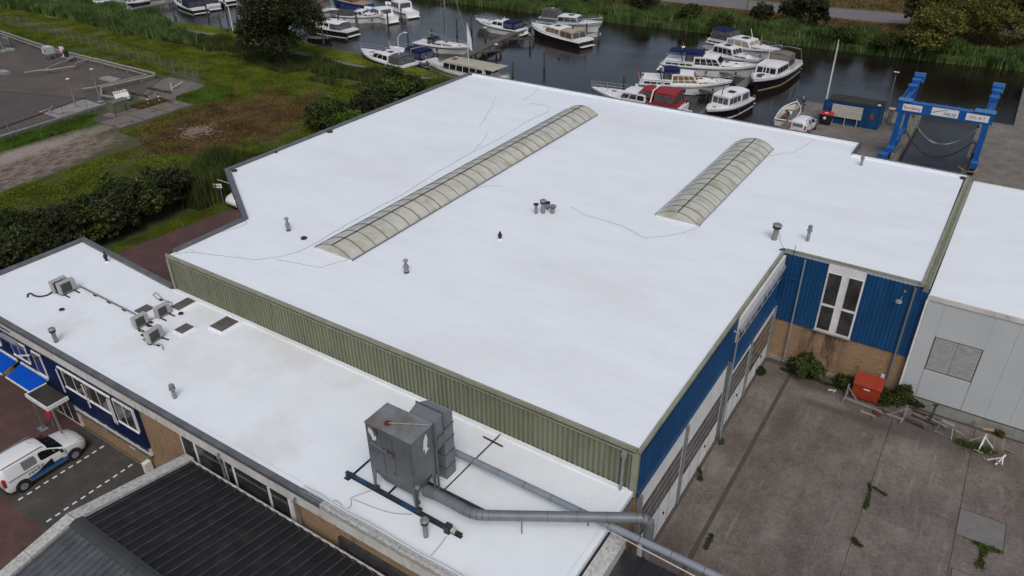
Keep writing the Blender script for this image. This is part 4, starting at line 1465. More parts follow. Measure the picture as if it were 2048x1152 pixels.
sg = MB().lathe([(0.02, 0), (0.30, 0), (0.30, 0.02), (0.02, 0.02)], n=8)
o = sg.build('round_sign', ['red'])
p = at(97, 830, 0.9)
o.matrix_world = Matrix.Translation((p.x, p.y, 1.0)) @ Matrix.Rotation(R_(70), 4, 'X')
tag(o, 'red sign plate under the entrance canopy', 'sign')
o = MB().tube([(p.x, p.y+.05, 0), (p.x, p.y+.05, 1.1)], 0.03, 6).build('sign_post', ['steel_galv'])
tag(o, 'short post carrying the red sign plate', 'post')


# ------------------------------------------------------------------ corrugated gable roof in the foreground
gb = thing('gabled_shed', 'shed with weathered dark corrugated gable roof in the foreground', 'building', (-27.7, 8.2, 0))


def gbp(name, mb, m, **k):
    o = mb.build(name, m, gb, **k)
    o.location = Vector((27.7, -8.2, 0))
    return o


RX0, RX1 = -27.45, -8.9
yr, zr, ye, ze = 8.2, 4.60, 13.55, 3.62
ys_, zs_ = 2.4, 3.55
gbp('wall', MB().hexa([(-27.5, 2.7, 0), (-9.2, 2.7, 0), (-9.2, 13.3, 0), (-27.5, 13.3, 0), (-27.5, 2.7, 3.4), (-9.2, 2.7, 3.4), (-9.2, 13.3, 3.4), (-27.5, 13.3, 3.4)]), ['brick_x'])
gbp('roof_core', MB().add([(RX0, ye-.1, ze-.25), (RX1, ye-.1, ze-.25), (RX1, yr, zr-.2), (RX0, yr, zr-.2), (RX0, ys_, zs_-.2), (RX1, ys_, zs_-.2)], [(0, 1, 2, 3), (3, 2, 5, 4)]), ['black'])


def corr(w, n, A, B, d=0.10):
    """sheet from A=(y,z) at the eave to B at the ridge, width w along x, n ribs"""
    p = w/n
    mb = MB()
    prof = []
    for i in range(n):
        x = i*p
        prof += [(x, 0), (x+p*0.62, 0), (x+p*0.70, d), (x+p*0.88, d), (x+p*0.96, 0)]
    prof.append((w, 0))
    for i in range(len(prof)-1):
        a, b = prof[i], prof[i+1]
        mb.add([(a[0], A[0], A[1]+a[1]), (b[0], A[0], A[1]+b[1]), (b[0], B[0], B[1]+b[1]), (a[0], B[0], B[1]+a[1])], [(0, 1, 2, 3)])
    return mb


me1 = corr(1.03, 2, (ye-yr, ze-4.6), (0, 0)).mesh('roof_sheet', 'sheet_dark')
me2 = corr(1.03, 3, (ys_-yr, zs_-4.6), (0, 0)).mesh('roof_sheet', 'sheet_grey')
cr1 = MB()  # pale strips painted along the crests to make the ribs read as lit
for i in range(2):
    x_ = i*.515
    cr1.add([(x_+.515*.79, ye-yr, ze-4.6+.103), (x_+.515*.88, ye-yr, ze-4.6+.103), (x_+.515*.88, 0, .103), (x_+.515*.79, 0, .103)], [(0, 1, 2, 3)])
crest = cr1.mesh('rib_crest', 'rib_lit')
for i in range(18):
    q = link('roof_sheet', me1, gb, loc=(0.25+i*1.033, 0, 4.6+rng.uniform(-.006, .006)))
    link('rib_crest', crest, q)
    link('roof_sheet', me2, gb, loc=(0.25+i*1.033, 0, 4.6+rng.uniform(-.006, .006)))
x = -27.75
while x < RX1:
    gbp('ridge_cap', MB().loft([[(x, 7.90, 4.64), (x, 8.12, 4.75), (x, 8.30, 4.75), (x, 8.52, 4.66)], [(x+2.38, 7.90, 4.64), (x+2.38, 8.12, 4.75), (x+2.38, 8.30, 4.75), (x+2.38, 8.52, 4.66)]]), ['ridge_cap'])
    x += 2.4
for (A, B, n) in (((13.75, 3.60), (8.22, 4.66), 3), ((8.21, 4.66), (2.4, 3.60), 3)):
    for i in range(n):
        a = Vector((0, *A)).lerp(Vector((0, *B)), i/n)
        b_ = Vector((0, *A)).lerp(Vector((0, *B)), (i+1)/n-0.004)
        gbp('verge_board', MB().hexa([(-27.88, a.y, a.z-.25), (-27.30, a.y, a.z-.25), (-27.30, b_.y, b_.z-.25), (-27.88, b_.y, b_.z-.25), (-27.88, a.y, a.z+.11), (-27.30, a.y, a.z+.11), (-27.30, b_.y, b_.z+.11), (-27.88, b_.y, b_.z+.11)]), ['verge_white'])
# eave: gutter and clay closers
gbp('gutter', MB().tube([(-27.6, 13.64, 3.62), (RX1, 13.64, 3.62)], 0.055, 8), ['verge_white'])
cl = MB().box(0, 0.2, 0, 0.10, 0, 0.06).mesh('eave_filler', 'clay_tile')
for i in range(35):
    link('eave_filler', cl, gb, loc=(0.42+i*0.5165, 13.50-8.2, 3.60))

# dark strip roof at the lower right
dk = thing('felt_roof_shed', 'shed with dark striped felt roof under the lower duct', 'building', (-8.2, 19.3, 0))


def dkp(name, mb, m, **k):
    o = mb.build(name, m, dk, **k)
    o.location = Vector((8.2, -19.3, 0))
    return o


dkp('wall', MB().prism([(-8.05, 5), (1.5, 5), (1.5, 18.9), (-8.05, 18.9)], 0, 3.36), ['brick_x'])
for i in range(11):
    x = -7.55+i*0.86
    o = MB().hexa([(x, 5, 3.4), (x+.85, 5, 3.4), (x+.85, 19.35, 4.30), (x, 19.35, 4.30), (x, 5, 3.6), (x+.85, 5, 3.6), (x+.85, 19.35, 4.50), (x, 19.35, 4.50)])
    dkp('roof_strip', o, ['strip_dark'])
    o = MB().hexa([(x+.80, 5, 3.605), (x+.88, 5, 3.605), (x+.88, 19.35, 4.505), (x+.80, 19.35, 4.505), (x+.80, 5, 3.64), (x+.88, 5, 3.64), (x+.88, 19.35, 4.54), (x+.80, 19.35, 4.54)])
    dkp('roll_seam', o, ['sheet_dark'])
dkp('verge', MB().hexa([(-8.15, 5, 4.2), (-7.56, 5, 4.2), (-7.56, 19.4, 4.3), (-8.15, 19.4, 4.3), (-8.15, 5, 5.2), (-7.56, 5, 5.0), (-7.56, 19.4, 5.0), (-8.15, 19.4, 5.2)]), ['verge_white'])
# ------------------------------------------------------------------ dust collector on its steel rails
dc = thing('dust_collector', 'tall grey steel dust collector with rusty streaks on four tapered legs', 'dust collector', (-16.25, 16.35, 5.42))


def dcb(name, mb, m, parent=None, **k):
    o = mb.build(name, m, parent or dc, **k)
    if parent is None:
        o.location = Vector((16.25, -16.35, -5.42))
    return o


bx0, bx1, by0, by1 = -17.40, -15.08, 15.70, 17.02
body = dcb('casing', MB().box(bx0, bx1, by0, by1, 6.78, 9.18), ['collector_grey'])
dcb('roof_plate', MB().add([(bx0-.03, by0-.03, 9.185), (bx1+.03, by0-.03, 9.185), (bx1+.03, by1+.03, 9.185), (bx0-.03, by1+.03, 9.185), (bx0-.03, by0-.03, 9.215), (bx1+.03, by0-.03, 9.215), (bx1+.03, by1+.03, 9.215), (bx0-.03, by1+.03, 9.215), ((bx0+bx1)/2, by0-.03, 9.235), ((bx0+bx1)/2, by1+.03, 9.235)],
                     [(0, 3, 2, 1), (0, 1, 5, 8, 4), (1, 2, 6, 5), (2, 3, 7, 9, 6), (3, 0, 4, 7), (4, 8, 9, 7), (8, 5, 6, 9)]), ['collector_top'])
# standing panels on the front and side: proud cover sheets with seams
for (a, b, c_, d) in ((bx0+.06, -16.62, 7.9, 9.12), (bx0+.04, -16.56, 6.82, 7.87), (-16.54, -16.06, 8.25, 9.12), (-15.98, bx1-.05, 6.82, 9.12)):
    dcb('front_panel', MB().bev(a, b, by0-.022, by0-.002, c_, d, .006), ['collector_grey'])
dcb('access_door', MB().bev(-16.50, -15.98, by0-.045, by0-.003, 6.98, 8.18, .010), ['collector_grey'])
dcb('rust_flashing', MB().box(-16.62, -15.94, by0-.075, by0-.003, 8.19, 8.235), ['rust'])
dcb('rust_patch', MB().add([(-17.05, by0-.026, 9.12), (-16.70, by0-.026, 9.12), (-16.73, by0-.026, 8.85), (-16.80, by0-.026, 8.66), (-16.86, by0-.026, 8.92)], [(0, 4, 3, 2, 1)]), ['rust'])
dcb('torn_label', MB().add([(-17.22, by0-.028, 9.05), (-17.02, by0-.028, 8.96), (-16.96, by0-.028, 8.70), (-16.84, by0-.028, 8.72), (-16.9, by0-.028, 8.5), (-17.08, by0-.028, 8.42), (-17.1, by0-.028, 8.6), (-17.26, by0-.028, 8.8)], [(0, 7, 6, 5, 4, 3, 2, 1)]), ['white_plain'])
dcb('torn_label', MB().add([(bx1+.006, 16.42, 8.75), (bx1+.006, 16.58, 9.05), (bx1+.006, 16.68, 8.75), (bx1+.006, 16.60, 8.35), (bx1+.006, 16.70, 8.2), (bx1+.006, 16.45, 8.05), (bx1+.006, 16.48, 8.3), (bx1+.006, 16.36, 8.3)], [(0, 7, 6, 5, 4, 3, 2, 1)]), ['white_plain'])
o = MB()
o.tube([(-17.2, 15.63, 8.28), (-16.35, 15.61, 8.20)], 0.015, 6)
o.tube([(-16.36, 15.60, 8.16), (-16.36, 15.60, 8.32)], 0.02, 6)
dcb('handle_bar', o, ['steel_galv'])
o = MB()
for i in range(10):
    o.box(bx1-.07, bx1-.05, by0-.03, by0-.02, 6.95+i*.23, 6.97+i*.23)
    o.box(bx1+.001, bx1+.012, by0+.06, by0+.08, 6.9+i*.23, 6.92+i*.23)
for (x, z) in ((-16.05, 8.05), (-16.05, 7.15)):
    o.box(x-.03, x+.02, by0-.07, by0-.046, z-.03, z+.03)
dcb('bolt', o, ['black_stain'])
dcb('hopper', MB().loft([[(-16.9, 15.9, 6.10), (-15.35, 15.9, 6.10), (-15.35, 16.85, 6.10), (-16.9, 16.85, 6.10)], [(bx0+.02, by0+.02, 6.775), (bx1-.02, by0+.02, 6.775), (bx1-.02, by1-.02, 6.775), (bx0+.02, by1-.02, 6.775)]]), ['collector_grey'])
for (x, y) in ((bx0+.02, by0+.02), (bx1-.02, by0+.02), (bx0+.02, by1-.02), (bx1-.02, by1-.02)):
    sx = 1 if x < -16 else -1
    sy = 1 if y < 16.3 else -1
    o = MB()
    o.hexa([(x, y, 5.66), (x+sx*.08, y, 5.66), (x+sx*.08, y+sy*.03, 5.66), (x, y+sy*.03, 5.66), (x-sx*.02, y-sy*.02, 6.9), (x+sx*.28, y-sy*.02, 6.9), (x+sx*.28, y+sy*.01, 6.9), (x-sx*.02, y+sy*.01, 6.9)])
    o.hexa([(x, y, 5.66), (x+sx*.03, y, 5.66), (x+sx*.03, y+sy*.08, 5.66), (x, y+sy*.08, 5.66), (x-sx*.02, y-sy*.02, 6.9), (x+sx*.01, y-sy*.02, 6.9), (x+sx*.01, y+sy*.28, 6.9), (x-sx*.02, y+sy*.28, 6.9)])
    lg = dcb('leg', o, ['collector_grey'], fix=True)
    MB().box(x-.1, x+.16, y-.1, y+.14, 5.60, 5.67).build('foot', ['black_stain'], lg)
o = MB()
for k in range(7):
    o.tube([(-14.98, 15.66, 6.6-k*.12), (-14.95+.03*(k % 2), 15.66, 6.53-k*.12)], 0.02, 6)
o.bev(-15.03, -14.88, 15.6, 15.72, 6.1, 6.28, .02)
dcb('chain', o, ['black_stain'])
dcb('lamp', MB().lathe([(.02, 0), (.09, .03), (.1, .12), (.03, .14)], (-14.98, 15.72, 6.86), 10), ['steel_galv'])
o = MB()
o.tube([(-16.55, 16.1, 9.26), (-15.0, 16.9, 9.28)], 0.028, 6)
dcb('cross_pipe', o, ['steel_galv'])
dcb('roof_stub', MB().lathe([(.16, 0), (.16, .03), (.05, .04), (.05, .09)], (-16.55, 16.1, 9.22), 12), ['rust'])
dcb('side_post', MB().bar((-15.02, 17.06, 5.7), (-15.02, 17.06, 9.26), 0.07), ['collector_grey'])
# rear fan housing and the square down duct
o = MB()
o.hexa([(-16.45, 17.04, 8.25), (-15.14, 17.04, 8.25), (-15.14, 17.72, 8.25), (-16.45, 17.72, 8.25), (-16.45, 17.04, 8.95), (-15.14, 17.04, 8.95), (-15.14, 17.72, 9.18), (-16.45, 17.72, 9.18)])
dcb('bridge_duct', o, ['duct_grey'])
o = MB()
o.hexa([(-16.42, 17.75, 8.3), (-15.17, 17.75, 8.3), (-15.17, 18.40, 8.3), (-16.42, 18.40, 8.3), (-16.42, 17.75, 9.19), (-15.17, 17.75, 9.19), (-15.17, 18.40, 8.85), (-16.42, 18.40, 8.85)])
dcb('elbow', o, ['duct_grey'])
o = MB()
o.box(-16.5, -15.10, 17.725, 17.755, 8.25, 9.25)
o.box(-16.48, -15.11, 17.0, 17.04, 8.2, 9.0)
dcb('flange', o, ['rib_dark'])
for (z0, z1) in ((7.62, 8.29), (6.9, 7.6), (6.15, 6.88), (5.5, 6.13)):
    dcb('duct_section', MB().bev(-15.83, -15.15, 17.76, 18.38, z0+.012, z1-.012, .006), ['duct_grey'])
o = MB()
for z in (6.14, 6.89, 7.61, 8.295):
    o.box(-15.86, -15.12, 17.73, 18.41, z-.012, z+.012)
dcb('flange', o, ['rib_dark'])
dcb('duct_kerb', MB().box(-15.95, -15.05, 17.66, 18.48, 5.40, 5.52), ['roof_white_low'])
dcb('motor', MB().bev(-15.6, -15.0, 17.15, 17.7, 7.75, 8.2, .04), ['collector_grey'])
dcb('side_hose', MB().tube([(-17.42, 16.5, 6.9), (-17.6, 16.5, 6.85), (-17.68, 16.45, 6.65), (-17.62, 16.4, 6.4), (-17.4, 16.35, 6.3)], 0.13, 10), ['duct_light'], smooth=True)

rl = thing('steel_skid', 'two long blue steel beams with cross bars carrying the dust collector', 'steel skid', (-16.0, 15.7, 5.42))


def rlb(name, mb, m, **k):
    o = mb.build(name, m, rl, **k)
    o.location = Vector((16.0, -15.7, -5.42))
    return o


def ibeam(a, b, w=0.16, h=0.15):
    m_ = MB()
    a = Vector(a)
    b = Vector(b)
    m_.bar(a+Vector((0, 0, h/2)), b+Vector((0, 0, h/2)), w, 0.02)
    m_.bar(a-Vector((0, 0, h/2)), b-Vector((0, 0, h/2)), w, 0.02)
    m_.bar(a, b, 0.02, h-.022)
    return m_


rlb('beam', ibeam((-19.05, 15.74, 5.52), (-12.85, 15.68, 5.52)), ['blue_beam'])
rlb('beam', ibeam((-18.9, 17.12, 5.52), (-12.35, 17.15, 5.52)), ['black_stain'])
rlb('cross_bar', MB().bar((-18.75, 15.83, 5.5), (-18.75, 17.03, 5.5), 0.06), ['canvas_navy'])
rlb('cross_bar', MB().bar((-16.75, 15.83, 5.5), (-16.75, 17.03, 5.5), 0.06), ['canvas_navy'])
for x in (-18.85, -13.5):
    rlb('support_foot', MB().box(x-.14, x+.14, 15.5, 15.95, 5.415, 5.44), ['blue_beam'])
rlb('clamp', MB().bev(-13.68, -13.4, 15.55, 15.84, 5.46, 5.72, .02), ['blue_beam'])
rlb('clamp', MB().bev(-13.35, -13.15, 15.6, 15.8, 5.50, 5.68, .02), ['noticeboard'])


# ducts: each length between joint rings is a part
def ductrun(name, label, pts, r, step, m, z_ring='rib_dark', cat='duct'):
    t = thing(name, label, cat, pts[0])
    off = -Vector(pts[0])
    P = [Vector(p) for p in pts]
    for a, b in zip(P[:-1], P[1:]):
        L = (b-a).length
        n = max(1, round(L/step))
        d = (b-a).normalized()
        for i in range(n):
            p = a.lerp(b, i/n)
            q = a.lerp(b, (i+1)/n)
            o = MB().tube([p-d*0.004, q+d*0.004], r*(1+0.004*(i % 2)), 20).build('pipe_length', [m], t, smooth=True)
            o.location = off
            if i or True:
                o = MB().tube([p-d*0.018, p+d*0.014], r*1.04, 20).build('joint_ring', [z_ring], t)
                o.location = off
    return t


ductrun('branch_duct', 'straight slimmer grey duct running from the square down duct past the hall corner', [(-15.8, 18.86, 6.02), (2.2, 18.86, 6.02), (2.5, 18.86, 5.7), (2.5, 18.86, 0.1)], 0.145, 1.25, 'duct_light')
# main duct with segmented bends
z_ = 6.42
A = Vector((-15.05, 16.32, 6.20))
pts = [A, Vector((-14.55, 16.27, 6.33)), Vector((-12.95, 16.18, 6.42))]
bend = [Vector((-12.95, 16.18, z_)), Vector((-12.70, 16.19, z_)), Vector((-12.48, 16.25, z_)), Vector((-12.28, 16.35, z_)), Vector((-12.08, 16.46, z_))]
end = Vector((-7.25, 19.42, z_))
down = [end, Vector((-7.08, 19.52, z_)), Vector((-6.93, 19.60, z_-.07)), Vector((-6.82, 19.66, z_-.20)), Vector((-6.78, 19.68, z_-.40)), Vector((-6.78, 19.68, 4.9))]
md = thing('main_duct', 'thick grey duct with segmented bends leaving the dust collector hopper', 'duct', A)
for lst, r in ((pts[:2], .24), (pts[1:], .215), (bend, .21), (down, .205)):
    for a, b in zip(lst[:-1], lst[1:]):
        d = (b-a).normalized()
        o = MB().tube([a-d*0.02, b+d*0.02], r, 20).build('pipe_length', ['duct_grey'], md, smooth=True)
        o.location = -A
        o = MB().tube([a-d*0.014, a+d*0.014], r*1.04, 20).build('joint_ring', ['rib_dark'], md)
        o.location = -A
n = 5
for i in range(n):
    a = bend[-1].lerp(end, i/n)
    b = bend[-1].lerp(end, (i+1)/n)
    d = (b-a).normalized()
    o = MB().tube([a-d*0.004, b+d*0.004], 0.205, 22).build('pipe_length', ['duct_grey'], md, smooth=True)
    o.location = -A
    o = MB().tube([a-d*0.015, a+d*0.012], 0.213, 22).build('joint_ring', ['rib_dark'], md)
    o.location = -A
o = MB().tube([(-6.78, 19.68, 5.0), (-6.78, 19.68, 0.05)], 0.16, 16).build('drop_pipe', ['steel_stack'], md)
o.location = -A
o = MB()
o.tube([(-11.0, 17.13, 6.22), (-11.0, 17.13, 5.42)], 0.02, 6)
o.tube([(-9.0, 18.86, 5.86), (-9.0, 18.86, 5.42)], 0.02, 6)
o = o.build('duct_strut', ['black_stain'], md)
o.location = -A
tag(MB().tube([at(1205, 1055, 5.2), at(1400, 1158, 5.2)], 0.025, 6).build('handrail_pipe', ['white_plain']), 'thin white pipe crossing the dark striped roof', 'pipe')
# conduit and cross bars on the low roof
t = thing('roof_conduit', 'dark thin conduit from the ribbed front to the down duct with a cross bar', 'conduit', (-14.9, 20.9, 5.42))
o = MB()
o.bar((-14.85, 21.4, 5.47), (-14.95, 16.8, 5.47), 0.045)
q = o.build('conduit', ['black_stain'], t)
q.location = (14.9, -20.9, -5.42)
q = MB().bar((-15.4, 20.78, 5.50), (-14.3, 20.72, 5.50), 0.05).build('cross_bar', ['black'], t)
q.location = (14.9, -20.9, -5.42)


def lwire(pts, label, r=0.016, m='wire_grey'):
    P = [at(x, y, 5.46) for x, y in pts]
    C = []
    for i in range(len(P)-1):
        p0, p1, p2, p3 = P[max(i-1, 0)], P[i], P[i+1], P[min(i+2, len(P)-1)]
        for k in range(5):
            u = k/5
            C.append(0.5*((2*p1)+(-p0+p2)*u+(2*p0-5*p1+4*p2-p3)*u*u+(-p0+3*p1-3*p2+p3)*u**3))
    C.append(P[-1])
    return tag(MB().tube(C, r, 6).build('roof_cable', [m]), label, 'cable', 'loose cables on the low roof')


lwire([(652, 1004), (672, 1001), (683, 1010), (690, 1017), (700, 1014), (703, 1004), (702, 996), (722, 988), (742, 981)], 'grey cable with an S-shaped loop left of the dust collector')
lwire([(706, 998), (745, 1014), (785, 1026), (825, 1029)], 'grey cable sagging in front of the blue beam')
lwire([(893, 1073), (875, 1097), (858, 1115), (853, 1118)], 'pair of thin cables from the beam end to the roof edge', m='wire_grey')
lwire([(55, 594), (56, 589), (62, 587), (68, 591), (80, 593), (95, 590), (106, 583), (112, 576)], 'thick black corrugated hose beside the paired air conditioners', r=0.05, m='black')
# railing wires along the worn right part of the fascia
o = MB()
for dy, zz in ((0.0, 5.66), (0.10, 5.70), (-0.1, 5.62)):
    pp_ = [(-19.9+i*0.9, 14.02+dy+0.03*math.sin(i*1.7), zz+0.02*math.sin(i*2.3)) for i in range(14)]
    o.tube(pp_, 0.014, 5)
tag(o.build('edge_cable', ['wire_grey']), 'bundle of thin cables along the worn roof edge below the dust collector', 'cable')

# gutter ledge of the next wall and worn strip below the low roof at the right
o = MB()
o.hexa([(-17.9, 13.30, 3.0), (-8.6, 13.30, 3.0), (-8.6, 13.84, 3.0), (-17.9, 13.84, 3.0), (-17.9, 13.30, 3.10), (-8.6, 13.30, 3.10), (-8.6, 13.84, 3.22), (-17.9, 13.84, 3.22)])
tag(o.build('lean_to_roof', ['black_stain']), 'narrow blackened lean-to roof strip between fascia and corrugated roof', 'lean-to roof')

# ------------------------------------------------------------------ roof domes and air conditioners
for (px, py, w, d, lab) in ((289, 621, .68, .80, 'small brown roof dome behind the middle air conditioner'), (367, 610, .70, 1.12, 'long brown roof dome nearest the ribbed olive front, left'),
                            (369, 659, .64, .74, 'small brown roof dome in front of the black domed vent'), (449, 650, .98, 1.12, 'large brown roof dome farthest right on its white kerb')):
    p = at(px, py, 5.50)
    t = thing('roof_dome', lab, 'roof dome', (p.x, p.y, 5.41), group='brown roof domes on the low roof')
    MB().loft([[(-w/2-.12, -d/2-.12, 0), (w/2+.12, -d/2-.12, 0), (w/2+.12, d/2+.12, 0), (-w/2-.12, d/2+.12, 0)], [(-w/2-.02, -d/2-.02, .17), (w/2+.02, -d/2-.02, .17), (w/2+.02, d/2+.02, .17), (-w/2-.02, d/2+.02, .17)]]).build('kerb', ['roof_white_low'], t)
    rings = []
    for q, z in ((0, .173), (0, .19), (.06, .22), (.18, .26), (.30, .275)):
        a, b = w/2-q*w*.9, d/2-q*d*.9
        rings.append([(-a, -b, z), (a, -b, z), (a, b, z), (-a, b, z)])
    MB().loft(rings).build('dome', ['dome_brown'], t)
    MB().box(-w/2-.03, w/2+.03, -d/2-.03, d/2+.03, .165, .18).build('frame', ['rib_dark'], t)


def aircon(px, py, rz, w, h, label):
    p = at(px, py, 5.5)
    t = thing('air_conditioner', label, 'air conditioner', (p.x, p.y, 5.42), rz, group='outdoor air conditioner units on the low roof')
    d = 0.34
    MB().bev(-d/2, d/2, -w/2, w/2, 0.12, 0.12+h, .015).build('casing', ['ac_white'], t)
    MB().box(d/2+.002, d/2+.02, -w*.40, w*.20, 0.18, 0.06+h).build('grille', ['grille_dark'], t)
    MB().box(-d/2-.02, -d/2-.002, -w*.42, w*.42, 0.18, 0.06+h).build('coil', ['grille_dark'], t)
    MB().box(d/2+.002, d/2+.035, w*.26, w*.44, 0.2, 0.2+h*.5).build('valve_cover', ['ac_white'], t)
    for y in (-w*.32, w*.32):
        MB().bev(-.35, .62, y-.035, y+.035, 0.0, .07, .01).build('foot', ['rubber'], t)
        MB().box(-d/2, d/2, y-.03, y+.03, .07, .12).build('bracket', ['rubber'], t)
    return t


aircon(122, 579, 0, .95, .70, 'left of the paired air conditioners, mostly hidden by its neighbour')
aircon(137, 583, 0, .98, .72, 'right and front one of the paired air conditioners at the far left')
aircon(283, 650, 0, .85, .62, 'air conditioner at the end of the long pipe run')
aircon(327, 629, 0, .85, .60, 'air conditioner standing between two brown roof domes')
aircon(311, 679, R_(8), .98, .66, 'air conditioner closest to the fascia with a drooping white hose')
# pipe run on feet
pr_ = thing('pipe_run', 'twin grey refrigerant pipes on black feet joining the air conditioners', 'pipe run', at(160, 576, 5.42))
o0 = -at(160, 576, 5.42)
A_, B_ = at(158, 572, 5.54), at(276, 632, 5.54)
o = MB()
dd = Vector((.06, .06, 0))
o.tube([A_, B_], .03, 6)
o.tube([A_+dd, B_+dd], .03, 6)
o.build('pipe', ['steel_galv'], pr_).location = o0
for u in (0.28, .52, .77, .98):
    p = A_.lerp(B_, u)
    MB().bev(p.x-.16, p.x+.16, p.y-.06, p.y+.10, 5.42, 5.5, .015).build('foot', ['rubber'], pr_).location = o0
for pts, lab in (([(318, 600), (310, 594), (306, 589), (312, 585), (317, 590), (324, 597), (333, 602), (342, 604), (343, 611), (336, 617)], 'white looped pipe rising behind the far small air conditioner'),
                 ([(303, 684), (311, 689), (318, 687), (324, 691), (326, 699)], 'white drooping hose of the front air conditioner'),
                 ([(297, 640), (312, 634)], 'short pipe between two small air conditioners'),
                 ([(282, 660), (288, 668), (297, 676), (304, 684)], 'thin pipe from the middle to the front air conditioner')):
    P = [at(x, y, 5.50) for x, y in pts]
    tag(MB().tube(P, .035, 8).build('coolant_pipe', ['ac_white']), lab, 'pipe', 'coolant pipes of the air conditioners')
for (x, y) in ((322, 600), (336, 604), (297, 652), (302, 645), (281, 662), (286, 671), (291, 680), (299, 688)):
    p = at(x, y, 5.44)
    tag(MB().bev(p.x-.14, p.x+.14, p.y-.07, p.y+.07, 5.42, 5.5, .02).build('rubber_block', ['rubber']), 'small black rubber block under the pipes between the air conditioners', 'rubber block', 'rubber blocks among the air conditioners')


# ------------------------------------------------------------------ vans
def lerp(a, b, t):
    return a+(b-a)*t


def make_van(label, decals, group=None):
    t = thing('van', label, 'van', (0, 0, 0), group=group)
    #      x     hw   zl   zb    zs(side top) zt   rw
    S_ = [(2.19, .50, .40, .62, .66, .70, .40), (2.14, .66, .32, .68, .72, .76, .54), (2.00, .79, .27, .80, .84, .88, .66), (1.78, .86, .25, .90, .94, .99, .72), (1.50, .895, .25, .97, 1.02, 1.07, .76),
          (1.18, .90, .25, 1.02, 1.08, 1.14, .77), (.98, .90, .25, 1.04, 1.12, 1.20, .76), (.60, .90, .25, 1.06, 1.33, 1.44, .72), (.28, .90, .25, 1.07, 1.52, 1.63, .69), (.05, .90, .25, 1.08, 1.62, 1.72, .68),
          (-.22, .90, .25, 1.08, 1.66, 1.77, .68), (-.34, .90, .25, 1.08, 1.67, 1.78, .68), (-.9, .90, .25, 1.09, 1.69, 1.80, .69), (-1.12, .90, .25, 1.09, 1.69, 1.80, .69), (-1.2, .90, .25, 1.09, 1.69, 1.80, .69),
          (-1.85, .89, .26, 1.08, 1.67, 1.78, .68), (-2.05, .865, .28, 1.06, 1.62, 1.73, .66), (-2.15, .83, .32, 1.02, 1.50, 1.58, .62), (-2.19, .80, .38, .98, 1.30, 1.36, .58)]
    rings = []
    for x, hw, zl, zb, zs, zt, rw in S_:
        h = [(x, -hw*.90, zl), (x, -hw*.985, zl+.18), (x, -hw, .70 if zb > .8 else zb*.9), (x, -hw*.965, zb), (x, -rw-.02, zs), (x, -rw*.82, zt-.012), (x, -rw*.4, zt+.012)]
        rings.append(h+[(p[0], -p[1], p[2]) for p in h[::-1]])
    n = 14
    parts = {'body': MB(), 'windscreen': MB()}
    V = [v for r in rings for v in r]
    for i in range(len(rings)-1):
        x = (S_[i][0]+S_[i+1][0])/2
        for k in range(n):
            key = 'body'
            if k in (4, 5, 6, 7, 8) and .2 < x < .9:
                key = 'windscreen'
            parts[key].f.append((i*n+k, (i+1)*n+k, (i+1)*n+(k+1) % n, i*n+(k+1) % n))
    parts['body'].f.append(tuple(range(n)))
    parts['body'].f.append(tuple((len(rings)-1)*n+k for k in range(n-1, -1, -1)))
    mm = {'body': 'van_white', 'windscreen': 'glass_car', 'side_window': 'glass_car', 'side_window2': 'glass_car', 'load_window': 'glass_tint', 'load_window2': 'glass_tint'}
    for key, mb in parts.items():
        used = sorted({i for f in mb.f for i in f})
        mp = {u: j for j, u in enumerate(used)}
        q = MB()
        q.v = [V[u] for u in used]
        q.f = [tuple(mp[i] for i in f) for f in mb.f]
        q.m = [0]*len(q.f)
        o = q.build(key.rstrip('2'), [mm[key]], t, smooth=True, fix=(key == 'body'))
    def sect(x):
        for a, b in zip(S_[:-1], S_[1:]):
            if b[0] <= x <= a[0]:
                u = (a[0]-x)/(a[0]-b[0])
                return [lerp(a[j], b[j], u) for j in range(7)]

    def patch_(nm, m_, pts, s):
        # side glass: outline given as (x, fraction between belt line and roof side)
        V_ = []
        for x, f0, f1 in pts:
            q = sect(x)
            for f in (f0, f1):
                y = lerp(q[1]*.965, q[6]+.02, f)+.008
                V_.append((x, s*y, lerp(q[3], q[4], f)))
        mb = MB()
        mb.add(V_, [(2*i, 2*i+1, 2*i+3, 2*i+2) for i in range(len(pts)-1)])
        mb.build(nm, [m_], t)
    for s in (-1, 1):
        patch_('side_window', 'glass_car', [(.92, .10, .30), (.75, .06, .62), (.5, .05, .80), (.28, .06, .86), (0, .06, .86), (-.20, .08, .84), (-.26, .2, .7)], s)
        patch_('load_window', 'glass_tint', [(-.42, .2, .7), (-.48, .08, .86), (-.9, .06, .86), (-1.12, .06, .86)], s)
    # dark lower bumper, sills, pillars, seams
    o = MB()
    o.bev(-2.23, -1.95, -.80, .80, .28, .58, .04)
    o.bev(1.98, 2.2, -.66, .66, .24, .50, .05)
    o.build('bumper', ['rubber'], t)
    for s in (-1, 1):
        for (p_, q_, w_, h_) in (((-1.05, s*.905, .30), (1.0, s*.905, .30), .02, .07), ((-.30, s*.915, .35), (-.30, s*.905, 1.05), .012, .012), ((.98, s*.915, .40), (.98, s*.895, 1.02), .012, .012), ((-1.95, s*.895, 1.02), (-.4, s*.908, 1.02), .012, .03)):
            MB().bar(p_, q_, w_, h_).build('seam', ['black_stain'], t)
    o = MB()
    for s in (-1, 1):
        o.bar((-2.0, s*.66, 1.79), (.1, s*.66, 1.77), .035, .03)
    o.build('roof_rail', ['steel_stack'], t)
